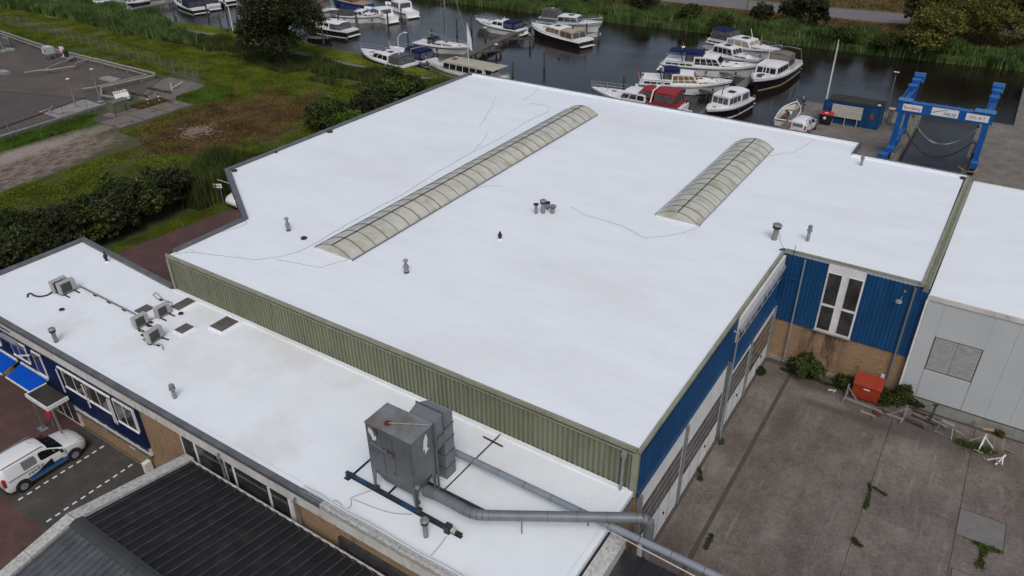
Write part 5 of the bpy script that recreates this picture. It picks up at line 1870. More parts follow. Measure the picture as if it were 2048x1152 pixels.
    for s in (-1, 1):
        MB().hexa([(1.62, s*.80, .80), (2.04, s*.66, .70), (2.09, s*.60, .74), (1.66, s*.74, .88), (1.60, s*.86, .90), (2.02, s*.745, .80), (2.03, s*.69, .86), (1.66, s*.77, .985)]).build('headlight', ['steel_galv'], t, fix=True)
        MB().bev(-2.20, -2.08, min(s*.74, s*.88), max(s*.74, s*.88), .78, 1.28, .02).build('tail_light', ['red'], t)
        m_ = MB().bev(.70, .82, min(s*.93, s*1.10), max(s*.93, s*1.10), 1.02, 1.20, .03).build('mirror', ['black'], t)
    MB().bev(-2.215, -2.165, -.56, .56, 1.05, 1.42, .02).build('rear_window', ['glass_tint'], t)
    MB().bev(-2.24, -2.2, -.27, .27, .62, .74, .01).build('number_plate', ['yellow'], t)
    MB().tube([(-.05, 0, 1.79), (-.25, 0, 1.98)], .008, 5).build('aerial', ['black'], t)
    for x in (1.32, -1.41):
        for s in (-1, 1):
            arch = MB().tube([(x, s*.70, .36), (x, s*.912, .36)], .39, 20).build('wheel_arch', ['rubber'], t)
            w = MB().tube([(x, s*.72, .315), (x, s*.925, .315)], .315, 22).build('wheel', ['black'], t)
            r = MB()
            r.tube([(x, s*.90, .315), (x, s*.935, .315)], .20, 16)
            for k in range(6):
                a = k*math.pi/3
                r.bar((x, s*.94, .315), (x+.18*math.cos(a), s*.94, .315+.18*math.sin(a)), .035, .012, up=(0, 1, 0))
            r.build('hub_cap', ['steel_galv'], w)
    if decals:
        for s in (-1,):
            o = MB()
            P = [(-1.02, .40), (1.0, .40), (1.0, .56), (-1.02, .56)]
            o.add([(a, s*.914, b) for a, b in P]+[(a, s*.917, b) for a, b in P], [(0, 1, 2, 3), (7, 6, 5, 4), (0, 4, 5, 1), (1, 5, 6, 2), (2, 6, 7, 3), (3, 7, 4, 0)])
            o.build('side_stripe', ['van_blue'], t, label='blue stripe')
            o = MB()
            P = [(-1.25, .57), (.75, .57), (.70, .64), (.28, .63), (.22, .98), (.05, .90), (-.6, .66), (-1.25, .60)]
            n_ = len(P)
            o.add([(a, s*.916, b) for a, b in P]+[(a, s*.919, b) for a, b in P], [tuple(range(n_)), tuple(range(2*n_-1, n_-1, -1))])
            o.build('side_graphic', ['black'], t)
            M_ = frame_matrix((-.62, s*.918, .84), (1, 0, .10), (-.1, 0, 1))
            textmesh('MARX', .21, 'coping_grey', 'lettering', t, M_, sx=1.5, italic=.3)
            o = MB()
            o.tube([(1.45+.12*math.cos(a), .12*math.sin(a), 1.09) for a in [i*.5 for i in range(9)]], .014, 5)
            o.box(1.40, 1.42, -.3, -.18, 1.085, 1.10)
            o.box(1.46, 1.48, -.3, -.15, 1.085, 1.10)
            o.build('bonnet_mark', ['black_stain'], t)
    return t


van1 = make_van('white panel van with blue side stripe and dark lettering parked in the bay', True)
van1.location = (-37.48, 10.94, 0.015)
van1.rotation_euler = (0, 0, math.pi/2)
van2 = make_van('small white van with open-backed tailgate window parked before the blue container', False)
van2.location = (-17.38, 85.15, 0.05)
van2.rotation_euler = (0, 0, R_(84))
van2['label'] = 'small white van parked on the quay before the blue container'
car = dup(van2, (-55.15, 39.95, 0.01), R_(-92), 'white car half hidden behind the stepped west corner of the hall')
car.name = 'car'
car['category'] = 'car'
# ------------------------------------------------------------------ blue boat hoist
ch = thing('boat_hoist', 'tall blue travelling boat hoist with lettered beam straddling the dock', 'boat hoist', (-4.3, 81.5, 0))


def cp(name, mb, m, parent=None, **k):
    o = mb.build(name, m, parent or ch, **k)
    if parent is None:
        o.location = Vector((4.3, -81.5, 0))
    return o


LX, RX = -7.85, -0.55
cp('main_beam', MB().bev(LX-.45, RX+.50, 81.25, 81.95, 4.95, 5.98, .03), ['crane_blue'])
o = MB()
for i in range(7):
    o.box(LX+.5+i*1.05, LX+.56+i*1.05, 81.3, 81.9, 5.982, 6.06)
cp('beam_lug', o, ['crane_light'])
cp('beam_cap', MB().bev(LX-.52, LX+.75, 81.15, 82.1, 5.99, 6.14, .03), ['crane_light'])
cp('beam_cap', MB().bev(RX-1.2, RX+.58, 81.15, 82.1, 5.99, 6.14, .03), ['crane_light'])
for (x, s) in ((LX, -1), (RX, 1)):
    cp('front_leg', MB().loft([[(x-.22+s*.12, 81.35, .9), (x+.22+s*.12, 81.35, .9), (x+.22+s*.12, 81.85, .9), (x-.22+s*.12, 81.85, .9)], [(x-.25, 81.3, 4.94), (x+.25, 81.3, 4.94), (x+.25, 81.9, 4.94), (x-.25, 81.9, 4.94)]]), ['crane_blue'])
    cp('rear_leg', MB().loft([[(x-.2+s*.12, 89.6, .9), (x+.2+s*.12, 89.6, .9), (x+.2+s*.12, 90.0, .9), (x-.2+s*.12, 90.0, .9)], [(x-.26, 89.5, 5.3), (x+.26, 89.5, 5.3), (x+.26, 90.1, 5.3), (x-.26, 90.1, 5.3)]]), ['crane_blue'])
    cp('side_beam', MB().bev(x-.20, x+.20, 81.96, 90.6, 5.35, 5.92, .03), ['crane_blue'])
    cp('bottom_beam', MB().bev(x+s*.12-.22, x+s*.12+.22, 80.9, 90.6, .55, .95, .03), ['crane_blue'])
    o = MB()
    o.bar((x-.30, 82.1, 6.1), (x-.30, 90.4, 6.1), .05)
    o.bar((x+.30, 82.1, 6.1), (x+.30, 90.4, 6.1), .05)
    for k in range(9):
        o.bar((x-.30, 82.4+k, 5.9), (x-.30, 82.4+k, 6.1), .04)
        o.bar((x+.30, 82.4+k, 5.9), (x+.30, 82.4+k, 6.1), .04)
    cp('guide_rail', o, ['crane_light'])
    for (y, w) in ((86.2, .5), (88.6, .55), (90.3, .4)):
        m_ = MB()
        m_.bev(x-.34, x+.34, y-w, y+w*.6, 5.93, 6.42, .06)
        m_.tube([(x-.45, y, 6.25), (x+.45, y, 6.25)], .20, 10)
        cp('winch_carriage', m_, ['crane_blue'])
    cp('end_plate', MB().bev(x-.55, x+.55, 90.62, 90.72, 5.5, 6.55, .02), ['crane_light'])
    for y in (81.2, 90.0):
        m_ = MB()
        m_.tube([(x+s*.12-.22, y, .48), (x+s*.12+.22, y, .48)], .48, 18)
        cp('wheel', m_, ['rubber'])
    cp('wheel_housing', MB().bev(x+s*.12-.32, x+s*.12+.32, 80.55, 81.9, .75, 1.5, .08), ['crane_blue'])
    m_ = MB()
    for k in range(4):
        m_.tube([(x+s*.12-.3+k*.06, 82.0+k*.2, 1.3), (x+s*.1, 83.5, 1.2)], .05, 6)
    m_.bev(x-.35, x+.30, 82.6, 84.6, .96, 1.7, .05)
    cp('drive_unit', m_, ['crane_blue' if s < 0 else 'black'])
    for P_ in (((x+.15*s, 84.9, 4.9), (x+.15*s, 84.9, 1.9)), ((x-s*.5, 88.6, 5.9), (x-s*.55, 88.6, 2.6)), ((x-s*.5, 90.3, 5.9), (x-s*.55, 90.0, 3.0))):
        cp('fall_rope', MB().tube(P_, .03, 6), ['black_stain'])
    cp('sling_hook', MB().box(x-s*.58-.08, x-s*.58+.08, 88.5, 88.7, 2.3, 2.59), ['black'])
cp('power_pack', MB().bev(LX-.95, LX-.05, 79.7, 80.5, .05, 1.0, .05), ['crane_blue'])
# slings hanging across the dock
for (y, sag, zt, mt) in ((88.6, 3.1, 2.4, 'strap'), (85.0, 2.9, 2.0, 'strap_dark')):
    P = []
    for i in range(25):
        u = i/24
        xx = LX+.55+(RX-LX-1.1)*u
        P.append((xx, y+.1*math.sin(3*u), zt-sag*(1-(2*u-1)**2)*.78))
    m_ = MB()
    for a, b in zip(P[:-1], P[1:]):
        m_.bar(a, b, .26, .06)
    cp('sling', m_, [mt])
for (x0, x1, body, sz, mm, ital) in ((LX+.05, LX+1.75, 'Roodberg', .42, 'red', 0.0), (-5.25, -2.95, 'SMELNE', .40, 'hull_navy', .2), (RX-1.75, RX+.15, 'SWL 40 T', .38, 'red', 0)):
    pl = cp('sign_plate', MB().box(x0, x1, 81.225, 81.247, 5.15 if body != 'SMELNE' else 5.12, 5.78 if body != 'SMELNE' else 5.86), ['white_plain'])
    off = .42 if body == 'SMELNE' else 0
    M_ = frame_matrix(((x0+x1)/2+off, 81.22, 5.45 if off == 0 else 5.36), (1, 0, 0), (0, 0, 1))
    textmesh(body, sz, mm, 'lettering', pl, M_, extrude=.003, sx=.86 if body != 'SMELNE' else .78, italic=ital)
m_ = MB()
for k in range(9):
    u0, u1 = k/9, (k+1)/9
    m_.bar((-5.15+1.3*u0, 81.218, 5.35+.38*math.sin(u0*1.5)), (-5.15+1.3*u1, 81.218, 5.35+.38*math.sin(u1*1.5)), .006, .07*(1-u0*.6))
cp('swoosh', m_, ['hull_navy'])
o = MB().tube([(-1.6, 80.3, .9), (-1.0, 79.9, .7), (-.3, 79.9, .75), (0.05, 80.3, 1.0)], .035, 6)
cp('yellow_hose', o, ['yellow'])

# ------------------------------------------------------------------ container office and things round it
co = thing('container_office', 'blue corrugated container cabin with dark flat roof on the quay', 'container', (-16.55, 89.6, 0.03))
L_, W_ = 6.0, 2.4
MB().box(0.04, L_-.04, 0.04, W_-.04, .12, 2.45).build('box', ['blue_metal'], co)
rs = ribsheet(L_-.2, 2.15, 21, .035, .5)
o = rs.build('corrugated_side', ['blue_metal'], co, loc=(.1, .035, .2))
rs = ribsheet(W_-.2, 2.15, 8, .035, .5)
o = rs.build('corrugated_side', ['blue_metal'], co, loc=(L_-.035, .1, .2))
o.rotation_euler = (0, 0, math.pi/2)
o = MB()
for x in (0, L_-.12):
    for y in (0, W_-.12):
        o.box(x, x+.12, y, y+.12, 0, 2.5)
for z in (0.02, 2.38):
    o.box(.121, L_-.121, -.01, .08, z, z+.14)
    o.box(.121, L_-.121, W_-.08, W_+.01, z, z+.14)
    o.box(L_-.08, L_+.01, .121, W_-.121, z, z+.14)
o.build('frame', ['blue_metal'], co)
MB().bev(.25, L_+.06, -.05, W_+.08, 2.53, 2.60, .01).build('roof', ['felt_dark'], co)
for x in (.75, 4.75):
    MB().box(x, x+.95, -.045, -.005, .2, 2.2).build('door_leaf', ['blue_metal'], co)
o = MB()
o.box(-.05, .0, -.35, .0, .25, 2.5)
o.build('open_door', ['blue_metal'], co)
MB().bev(4.95, 5.35, -.10, -.046, 1.0, 1.75, .06).build('life_ring_box', ['canvas_brown'], co)
MB().bev(5.06, 5.24, -.12, -.101, 1.12, 1.62, .02).build('red_panel', ['red'], co)
MB().bev(5.45, 5.75, .15, .45, 2.61, 2.72, .02).build('roof_box', ['white_plain'], co)
nb = thing('notice_board', 'wide slatted off-white board on three posts before the blue container', 'notice board', (-14.0, 89.3, .03))
for i in range(6):
    MB().bev(-1.62, 1.62, -.04, 0, .88+i*.235, 1.10+i*.235, .006).build('slat', ['noticeboard'], nb)
MB().box(-1.6, 1.6, -.002, .03, .88, 2.29).build('back_board', ['rib_dark'], nb)
for x in (-1.35, -.05, 1.25):
    MB().box(x-.035, x+.035, .031, .09, 0, 2.2).build('post', ['noticeboard'], nb)
    MB().box(x-.03, x+.03, -.07, -.043, 0.0, .9).build('post', ['noticeboard'], nb)
bn = thing('waste_bin', 'large black wheeled waste container with bright red lid', 'waste bin', (-15.95, 88.75, .04))
MB().hexa([(-.60, -.42, .15), (.60, -.42, .15), (.60, .42, .15), (-.60, .42, .15), (-.68, -.52, 1.18), (.68, -.52, 1.18), (.68, .52, 1.18), (-.68, .52, 1.18)]).build('body', ['black'], bn)
MB().loft([[(-.72, -.56, 1.19), (.72, -.56, 1.19), (.72, .56, 1.19), (-.72, .56, 1.19)], [(-.72, -.56, 1.25), (.72, -.56, 1.25), (.72, .56, 1.25), (-.72, .56, 1.25)], [(-.5, -.3, 1.36), (.5, -.3, 1.36), (.5, .5, 1.36), (-.5, .5, 1.36)]]).build('lid', ['red'], bn)
o = MB().tube([(-.05, -.5, .82), (-.05, -.53, .82)], .16, 14)
o.build('round_sticker', ['white_plain'], bn)
for (x, y) in ((-.5, -.35), (.5, -.35), (-.5, .35), (.5, .35)):
    MB().tube([(x-.03, y, .09), (x+.03, y, .09)], .09, 10).build('caster', ['rubber'], bn)
MB().box(-.15, .2, -.45, -.2, 1.361, 1.375).build('sticker', ['white_plain'], bn)
fp = thing('flag_pole', 'tall bare white flag pole behind the blue container', 'flag pole', (-16.9, 92.9, 0.03))
p0 = at(1653, 197, 2.2)
fp.location = (p0.x, p0.y, .03)
MB().tube([(0, 0, 0), (0, 0, 4), (0, 0, 8.6)], [.085, .07, .04], 8).build('pole', ['white_plain'], fp)
MB().lathe([(.07, 8.6), (.09, 8.66), (.03, 8.74)], n=8).build('finial', ['steel_galv'], fp)
MB().tube([(.1, 0, 1), (.12, 0, 8.3)], .010, 4).build('halyard', ['white_plain'], fp)
lp = thing('flood_light', 'thin pole with square flood light at the right end of the blue container', 'lamp post', (-10.35, 92.3, .03))
MB().tube([(0, 0, 0), (0, 0, 5.6)], .045, 8).build('pole', ['steel_stack'], lp)
MB().bev(-.30, .30, -.16, .16, 5.6, 5.82, .03).build('lamp_head', ['black'], lp)
MB().box(-.26, .26, -.14, .14, 5.825, 5.85).build('lens', ['white_plain'], lp)
pm = thing('fuel_pump', 'grey quayside service cabinet with dark hose by the container', 'pump', (-9.95, 93.2, .03))
MB().bev(-.25, .25, -.3, .3, 0, 1.5, .03).build('cabinet', ['steel_stack'], pm)
MB().bev(-.32, .32, -.36, .36, 1.5, 1.6, .02).build('top', ['noticeboard'], pm)
MB().tube([(-.1, -.3, .9), (-.2, -.6, .3), (.0, -.9, .05), (.5, -1.2, .04), (.9, -.9, .04), (.6, -.4, .04), (.1, -.5, .04)], .045, 8).build('hose', ['rubber'], pm)

# ------------------------------------------------------------------ person at the edge
def skin_body(verts, edges, radii, name, m, parent, sub=1):
    me = bpy.data.meshes.new(name)
    me.from_pydata(verts, edges, [])
    o = bpy.data.objects.new('tmpbody', me)
    COL.objects.link(o)
    md_ = o.modifiers.new('Skin', 'SKIN')
    for i, r in enumerate(radii):
        v = me.skin_vertices[0].data[i]
        v.radius = (r, r) if not isinstance(r, tuple) else r
        v.use_root = (i == 0)
    sb_ = o.modifiers.new('Sub', 'SUBSURF')
    sb_.levels = sb_.render_levels = sub
    bpy.context.view_layer.update()
    dg = bpy.context.evaluated_depsgraph_get()
    ev = bpy.data.meshes.new_from_object(o.evaluated_get(dg))
    bpy.data.objects.remove(o)
    ev.materials.clear()
    ev.materials.append(MATS[m])
    ev.shade_smooth()
    return link(name, ev, parent)


pe = thing('person', 'person in dark jacket and blue jeans bending slightly at the quay edge', 'person', (-19.25, 91.9, .06), R_(200))
# whole body: pelvis, spine, neck, head; arms; legs
V_ = [(0, 0, .92), (.02, 0, 1.12), (.09, 0, 1.36), (.15, 0, 1.50), (.20, 0, 1.60), (.22, 0, 1.70),
      (.08, .19, 1.40), (.10, .25, 1.14), (.24, .22, .95), (.31, .20, .89), (.08, -.19, 1.40), (.12, -.26, 1.14), (.28, -.20, 1.0), (.35, -.17, .95),
      (0, .10, .86), (.04, .12, .48), (-.02, .13, .09), (.10, .14, .04), (0, -.10, .86), (.06, -.11, .48), (.03, -.13, .09), (.16, -.14, .04)]
E_ = [(0, 1), (1, 2), (2, 3), (3, 4), (4, 5), (2, 6), (6, 7), (7, 8), (8, 9), (2, 10), (10, 11), (11, 12), (12, 13), (0, 14), (14, 15), (15, 16), (16, 17), (0, 18), (18, 19), (19, 20), (20, 21)]
Rr_ = [.13, (.12, .15), (.13, .17), .055, .095, .08, .065, .048, .038, .035, .065, .048, .038, .035, .095, .062, .045, .035, .095, .062, .045, .035]
skin_body(V_, E_, Rr_, 'body', 'skin', pe)
skin_body([(0, 0, .95), (.02, 0, 1.12), (.09, 0, 1.37), (.14, 0, 1.47), (.08, .19, 1.41), (.10, .255, 1.14), (.23, .222, .97), (.08, -.19, 1.41), (.12, -.265, 1.14), (.27, -.20, 1.02)],
          [(0, 1), (1, 2), (2, 3), (2, 4), (4, 5), (5, 6), (2, 7), (7, 8), (8, 9)], [.155, (.14, .17), (.15, .19), .075, .08, .062, .052, .08, .062, .052], 'jacket', 'cloth_dark', pe)
skin_body([(0, 0, .92), (0, .10, .85), (.04, .12, .48), (-.02, .13, .11), (0, -.10, .85), (.06, -.11, .48), (.03, -.13, .11)],
          [(0, 1), (1, 2), (2, 3), (0, 4), (4, 5), (5, 6)], [.145, .108, .076, .06, .108, .076, .06], 'jeans', 'jeans', pe)
hm = MB().lathe([(.02, .12), (.07, .11), (.102, .04), (.098, -.02)], (.19, 0, 1.655), 10)
hm.build('hair', ['hair_grey'], pe, smooth=True)
for s in (-1, 1):
    MB().lathe([(.006, -.008), (.012, 0), (.006, .008)], (.295, s*.033, 1.645), 6).build('eye', ['black'], pe)
    MB().bev(-.06 if s > 0 else -.02, .19 if s > 0 else .24, s*.135-.045, s*.135+.045, 0, .09, .02).build('shoe', ['black'], pe)

# ------------------------------------------------------------------ things in the yard
ob = thing('storage_box', 'bright orange-red steel box with sloping lid against the brick wall', 'storage box', (-1.84, 40.55, .035))
MB().hexa([(-.75, -.42, .12), (.75, -.42, .12), (.75, .45, .12), (-.75, .45, .12), (-.75, -.42, 1.02), (.75, -.42, 1.02), (.75, .45, 1.30), (-.75, .45, 1.30)]).build('box', ['orange_red'], ob)
MB().hexa([(-.79, -.47, 1.025), (.79, -.47, 1.025), (.79, .49, 1.31), (-.79, .49, 1.31), (-.79, -.47, 1.07), (.79, -.47, 1.07), (.79, .49, 1.36), (-.79, .49, 1.36)]).build('lid', ['orange_red'], ob)
MB().box(-.17, .17, -.445, -.425, .82, .89).build('handle', ['white_plain'], ob)
o = MB()
for x in (-.6, .6):
    o.box(x-.05, x+.05, -.4, .42, 0, .12)
o.build('skid', ['rubber'], ob)
fr_ = thing('boat_cradle', 'long light grey steel cradle frame lying before the orange box', 'cradle', (-1.2, 39.6, .035))
o = MB()
a, b_ = Vector((-2.85, 39.72, .14)), Vector((.42, 39.47, .14))
for nm, mb in (('long_beam', MB().bar(a, b_, .12, .12)),):
    q = mb.build(nm, ['steel_galv'], fr_)
    q.location = -Vector(fr_.location)
q = MB().bar(Vector((-2.85, 40.9, .14)), Vector((.9, 41.0, .14)), .06, .06).build('long_beam', ['steel_stack'], fr_)
q.location = -Vector(fr_.location)
for (x, y) in ((-2.82, 39.70), (.38, 39.47)):
    q = MB().bar((x-.05, y-.3, .10), (x+.1, y+1.3, .10), .10, .10).build('foot_beam', ['steel_galv'], fr_)
    q.location = -Vector(fr_.location)
    q = MB().bar((x+.02, y+.3, .15), (x+.02, y+.35, .95), .09, .09).build('upright', ['steel_galv'], fr_)
    q.location = -Vector(fr_.location)
    q = MB().bar((x+(.7 if x < 0 else -.7), y, .2), (x+.02, y+.33, .75), .05, .05).build('brace', ['steel_galv'], fr_)
    q.location = -Vector(fr_.location)
f2 = thing('rusty_cradle', 'dark rusty low frame with upright post beside the grey shed plinth', 'cradle', (1.6, 40.4, .035))
o = MB()
o.bar((.75, 40.75, .12), (2.1, 40.5, .12), .08)
o.bar((.75, 40.25, .12), (2.0, 40.05, .12), .08)
o.bar((1.72, 40.2, .12), (1.68, 40.85, .15), .08)
q = o.build('base', ['black_stain'], f2)
q.location = -Vector(f2.location)
o = MB()
o.bar((1.70, 40.3, .1), (1.74, 40.5, 1.1), .09)
o.bar((1.55, 40.5, 1.05), (1.85, 40.5, 1.12), .08)
q = o.build('upright', ['black_stain'], f2)
q.location = -Vector(f2.location)
tl = thing('trestle', 'small silver metal trestle near the grey shed plinth', 'trestle', (2.55, 39.75, .035), R_(-12))
MB().bev(-.33, .33, -.11, .11, .60, .72, .02).build('top_plate', ['steel_galv'], tl)
for (x, y) in ((-.3, -.1), (.3, -.1), (-.3, .1), (.3, .1)):
    MB().bar((x, y, .6), (x*1.5, y*3.6, 0), .045).build('leg', ['steel_galv'], tl)
MB().bar((-.42, -.33, .05), (.42, -.33, .05), .035).build('cross_bar', ['steel_galv'], tl)


def prop(px, py, label, rz, fallen=False):
    p = at(px, py, 0.04)
    t = thing('boat_prop', label, 'boat prop', (p.x, p.y, .04), rz, group='white tripod boat props in the yard')
    H_ = .95
    if fallen:
        t.rotation_euler = (R_(68), R_(10), rz)
    MB().bar((0, 0, .1), (0, 0, H_), .07).build('post', ['white_plain'], t)
    MB().bar((0, 0, H_), (0, 0, H_+.25), .05).build('screw', ['orange_red'], t)
    MB().bev(-.28, .28, -.08, .08, H_+.25, H_+.31, .01).build('head', ['timber_new'], t)
    for k in range(3):
        a = k*2.094
        lg_ = MB().bar((0, 0, .72), (.55*math.cos(a), .55*math.sin(a), .05), .05).build('leg', ['white_plain'], t)
        MB().bev(-.05, .05, -.25, .25, 0, .06, .01).build('foot_block', ['timber_new'], lg_, loc=(.55*math.cos(a), .55*math.sin(a), 0), rz=a)
    return t


prop(1962, 893, 'white tripod boat prop with timber head standing by the weeds', R_(20))
prop(1988, 932, 'white boat prop lying over with its timber feet in the air', R_(150), True)
# scraps on the ground
for (px, py, a, l, w, h, rz, m_, nm, lab) in (
        (1735, 828, 0, .85, .12, .05, R_(-6), 'timber_new', 'plank', 'short pale plank on the concrete left of the cable reel'),
        (1742, 835, 0, .5, .06, .04, R_(-70), 'rust', 'steel_offcut', 'thin rusty offcut under the short pale plank'),
        (1828, 848, 0, .80, .22, .20, R_(-8), 'bark', 'timber_block', 'dark brown squared timber block right of the light grey frame'),
        (1852, 858, 0, .35, .3, .12, R_(10), 'joint_dirt', 'rubble', 'small dark heap of rubble beside the timber block'),
        (1872, 845, 0, 1.2, .14, .1, R_(-20), 'concrete_old', 'concrete_post', 'grey concrete post lying by the shed plinth'),
        (1918, 866, 0, .7, .10, .06, R_(-28), 'timber_new', 'plank', 'broken plank piece beside the silver trestle'),
        (1661, 781, 0, .30, .10, .08, R_(30), 'noticeboard', 'brick_stone', 'pale loose stone by the weeds left of the orange box'),
        (1669, 783, 0, .25, .10, .08, R_(80), 'noticeboard', 'brick_stone', 'pale loose stone nearest the light grey frame'),
        (1979, 903, 0, .35, .12, .05, R_(-50), 'timber_new', 'plank', 'small wood scrap between the two boat props')):
    p = at(px, py, .035)
    o = MB().bev(-l/2, l/2, -w/2, w/2, 0, h, .008).build(nm, [m_], loc=(p.x, p.y, .034), rz=rz)
    tag(o, lab, nm.replace('_', ' ') if nm != 'brick_stone' else 'stone')
    if nm == 'brick_stone':
        o.name = 'loose_stone'
p = at(1757, 826, .04)
t = thing('cable_reel', 'rusty ring with wood scraps lying in front of the grey frame', 'reel', (p.x, p.y, .04))
MB().lathe([(.24, 0), (.30, 0), (.32, .06), (.28, .12), (.24, .08)], n=18).build('ring', ['rust'], t)
MB().bar((-.2, .1, .10), (.25, -.15, .16), .10, .04).build('wood_piece', ['timber_new'], t)
MB().bar((.0, .3, .10), (.35, -.05, .18), .16, .05).build('wood_piece', ['bark'], t)
MB().bar((.1, .25, .12), (.5, .12, .16), .14, .05).build('wood_piece', ['bark'], t)

# ------------------------------------------------------------------ tank yard equipment
def ground_pipe(pts, r, z, label, m='pipe_pale', feet=3.0):
    P = [Vector((x, y, z)) for x, y in pts]
    t = thing('pipeline', label, 'pipeline', (P[0].x, P[0].y, 0), group='pale pipelines of the tank yard')
    off = (-P[0].x, -P[0].y, 0)
    MB().tube(P, r, 8).build('pipe', [m], t).location = off
    for a, b in zip(P[:-1], P[1:]):
        n = int((b-a).length/feet)
        for i in range(n):
            p = a.lerp(b, (i+.5)/n)
            MB().box(p.x-.06, p.x+.06, p.y-.06, p.y+.06, .0, z-r+.02).build('foot', ['plinth'], t).location = off
    return t


ground_pipe([(-91.6, 5), (-91.4, 36), (-92.3, 49.2), (-92.6, 50.6)], .14, .45, 'long pale pipe along the near edge of the tank yard', 'steel_galv')
ground_pipe([(-147, 63.0), (-124.3, 60.6), (-112, 60.6), (-98.6, 60.4), (-97.9, 59.8), (-98.4, 56), (-98.9, 52.6), (-95.6, 50.6), (-93.6, 50.9), (-92.4, 52.5), (-95.5, 53.6)], .16, .55, 'long pale pipe turning the far corner of the tank yard')
ground_pipe([(-146, 62.2), (-124.5, 59.9), (-112, 59.9), (-99.3, 59.6), (-99.9, 52.4), (-100.6, 51)], .11, .5, 'second pale pipe just inside the far one')
ground_pipe([(-116.9, 59.4), (-114.9, 54.6), (-114, 53.6), (-113.4, 54.0)], .12, .5, 'short pale pipe branching into the yard beside the white tank')
ground_pipe([(-113.6, 60), (-113.4, 57.9), (-111.8, 56.6), (-113.0, 53.6), (-114.2, 52.6), (-114.6, 51.0)], .12, .6, 'curved pale pipe crossing the middle of the tank yard')
ground_pipe([(-97.4, 45.2), (-95.8, 43.8), (-94.3, 44.1), (-93.4, 45.6)], .08, .35, 'thin pipe loop on the pale concrete strip', feet=2)
ground_pipe([(-146, 60), (-138, 60.6), (-133.5, 58.6), (-139, 57)], .12, .6, 'pale pipe loop beside the grey column', feet=2)
cs = MB().bev(-97.6, -93.0, 43.5, 49.3, 0, .10, .03).build('pump_plinth', ['concrete_old'])
tag(cs, 'pale concrete plinth with thin pipes at the near corner of the tank yard', 'plinth')
ib = thing('liquid_tank', 'white caged liquid tank on a low stand in the tank yard', 'tank', (-121.2, 58.2, .02), R_(6))
MB().bev(-.65, .65, -.55, .55, .75, 1.85, .06).build('tank', ['ibc'], ib)
o = MB()
for k in range(5):
    x = -.66+k*.33
    o.bar((x, -.57, .72), (x, -.57, 1.88), .03)
    o.bar((x, .57, .72), (x, .57, 1.88), .03)
for z in (.9, 1.25, 1.6, 1.88):
    o.bar((-.67, -.57, z), (.67, -.57, z), .03)
    o.bar((.68, -.57, z), (.68, .57, z), .03)
o.build('cage', ['steel_galv'], ib)
MB().box(-.7, .7, -.6, .6, .62, .74).build('pallet', ['wood_grey'], ib)
for x in (-.6, .6):
    for y in (-.5, .5):
        MB().bar((x, y, 0), (x, y, .62), .07).build('leg', ['steel_galv'], ib)
MB().box(.0, .35, -.60, -.585, 1.1, 1.5).build('label_plate', ['coping_grey'], ib)
ib2 = thing('sign_board', 'small white and red notice plate on a post behind the white tank', 'sign', (-120.0, 59.6, .02), R_(10))
MB().box(-.45, .45, -.02, .02, .9, 1.7).build('plate', ['white_plain'], ib2)
MB().box(.05, .4, -.035, -.021, .98, 1.3).build('red_panel', ['red'], ib2)
MB().bar((0, .05, 0), (0, .05, .95), .06).build('post', ['steel_galv'], ib2)
bd = thing('drum_stand', 'black drum on a grey stand in the tank yard', 'drum', (-117.9, 59.0, .02))
MB().lathe([(.32, 0), (.34, .3), (.32, .9)], (0, 0, .6), 14).build('drum', ['black'], bd)
MB().lathe([(.12, 0), (.12, .3)], (-.4, -.2, .6), 10).build('can', ['white_plain'], bd)
MB().box(-1.0, .9, -.5, .5, .5, .59).build('deck', ['steel_galv'], bd)
for x in (-.9, .8):
    for y in (-.4, .4):
        MB().bar((x, y, 0), (x, y, .5), .06).build('leg', ['steel_galv'], bd)
vp = [(152, 213, 1.9, 'left of the two vent stands on the concrete plinth'), (202, 204, 2.6, 'taller of the two vent stands on the concrete plinth')]
for px, py, h, lab in vp:
    p = at(px, py, .1)
    t = thing('vent_stand', lab, 'vent stand', (p.x, p.y, .10), group='vent stands on the plinth')
    MB().tube([(0, 0, 0), (0, 0, h)], .10, 8).build('pipe', ['steel_stack'], t)
    MB().tube([(.05, 0, h), (.05, 0, h+1.5)], .03, 6).build('rod', ['steel_stack'], t)
    MB().lathe([(.20, 0), (.20, .08), (.05, .1)], (.05, 0, h+1.5), 8).build('cap', ['white_plain'], t)
    MB().bev(-.35, .35, -.3, .3, 0, .12, .02).build('base', ['concrete_old'], t)
t = thing('valve_board', 'white slotted board leaning at the corner of the tank yard', 'board', (-92.4, 51.4, .02), R_(75))
MB().hexa([(-.85, -.3, .35), (.85, -.3, .35), (.85, -.25, .35), (-.85, -.25, .35), (-.85, .3, 1.35), (.85, .3, 1.35), (.85, .35, 1.35), (-.85, .35, 1.35)]).build('board', ['white_plain'], t)
o = MB()
for i in range(6):
    for (v, z) in ((-.22, .48), (.2, 1.18)):
        o.box(-.75+i*.28, -.62+i*.28, v-.09, v-.06, z, z+.16)
o.build('slot', ['coping_grey'], t)
for x in (-.7, .7):
    MB().bar((x, .2, 0), (x, .3, 1.2), .06).build('post', ['steel_galv'], t)
t = thing('transformer_box', 'olive green cabinet with curved lid on the pale track slabs', 'cabinet', (-88.95, 48.7, .05), R_(4))
MB().bev(-.62, .62, -1.05, 1.05, 0.1, 1.35, .04).build('cabinet', ['cabinet_green'], t)
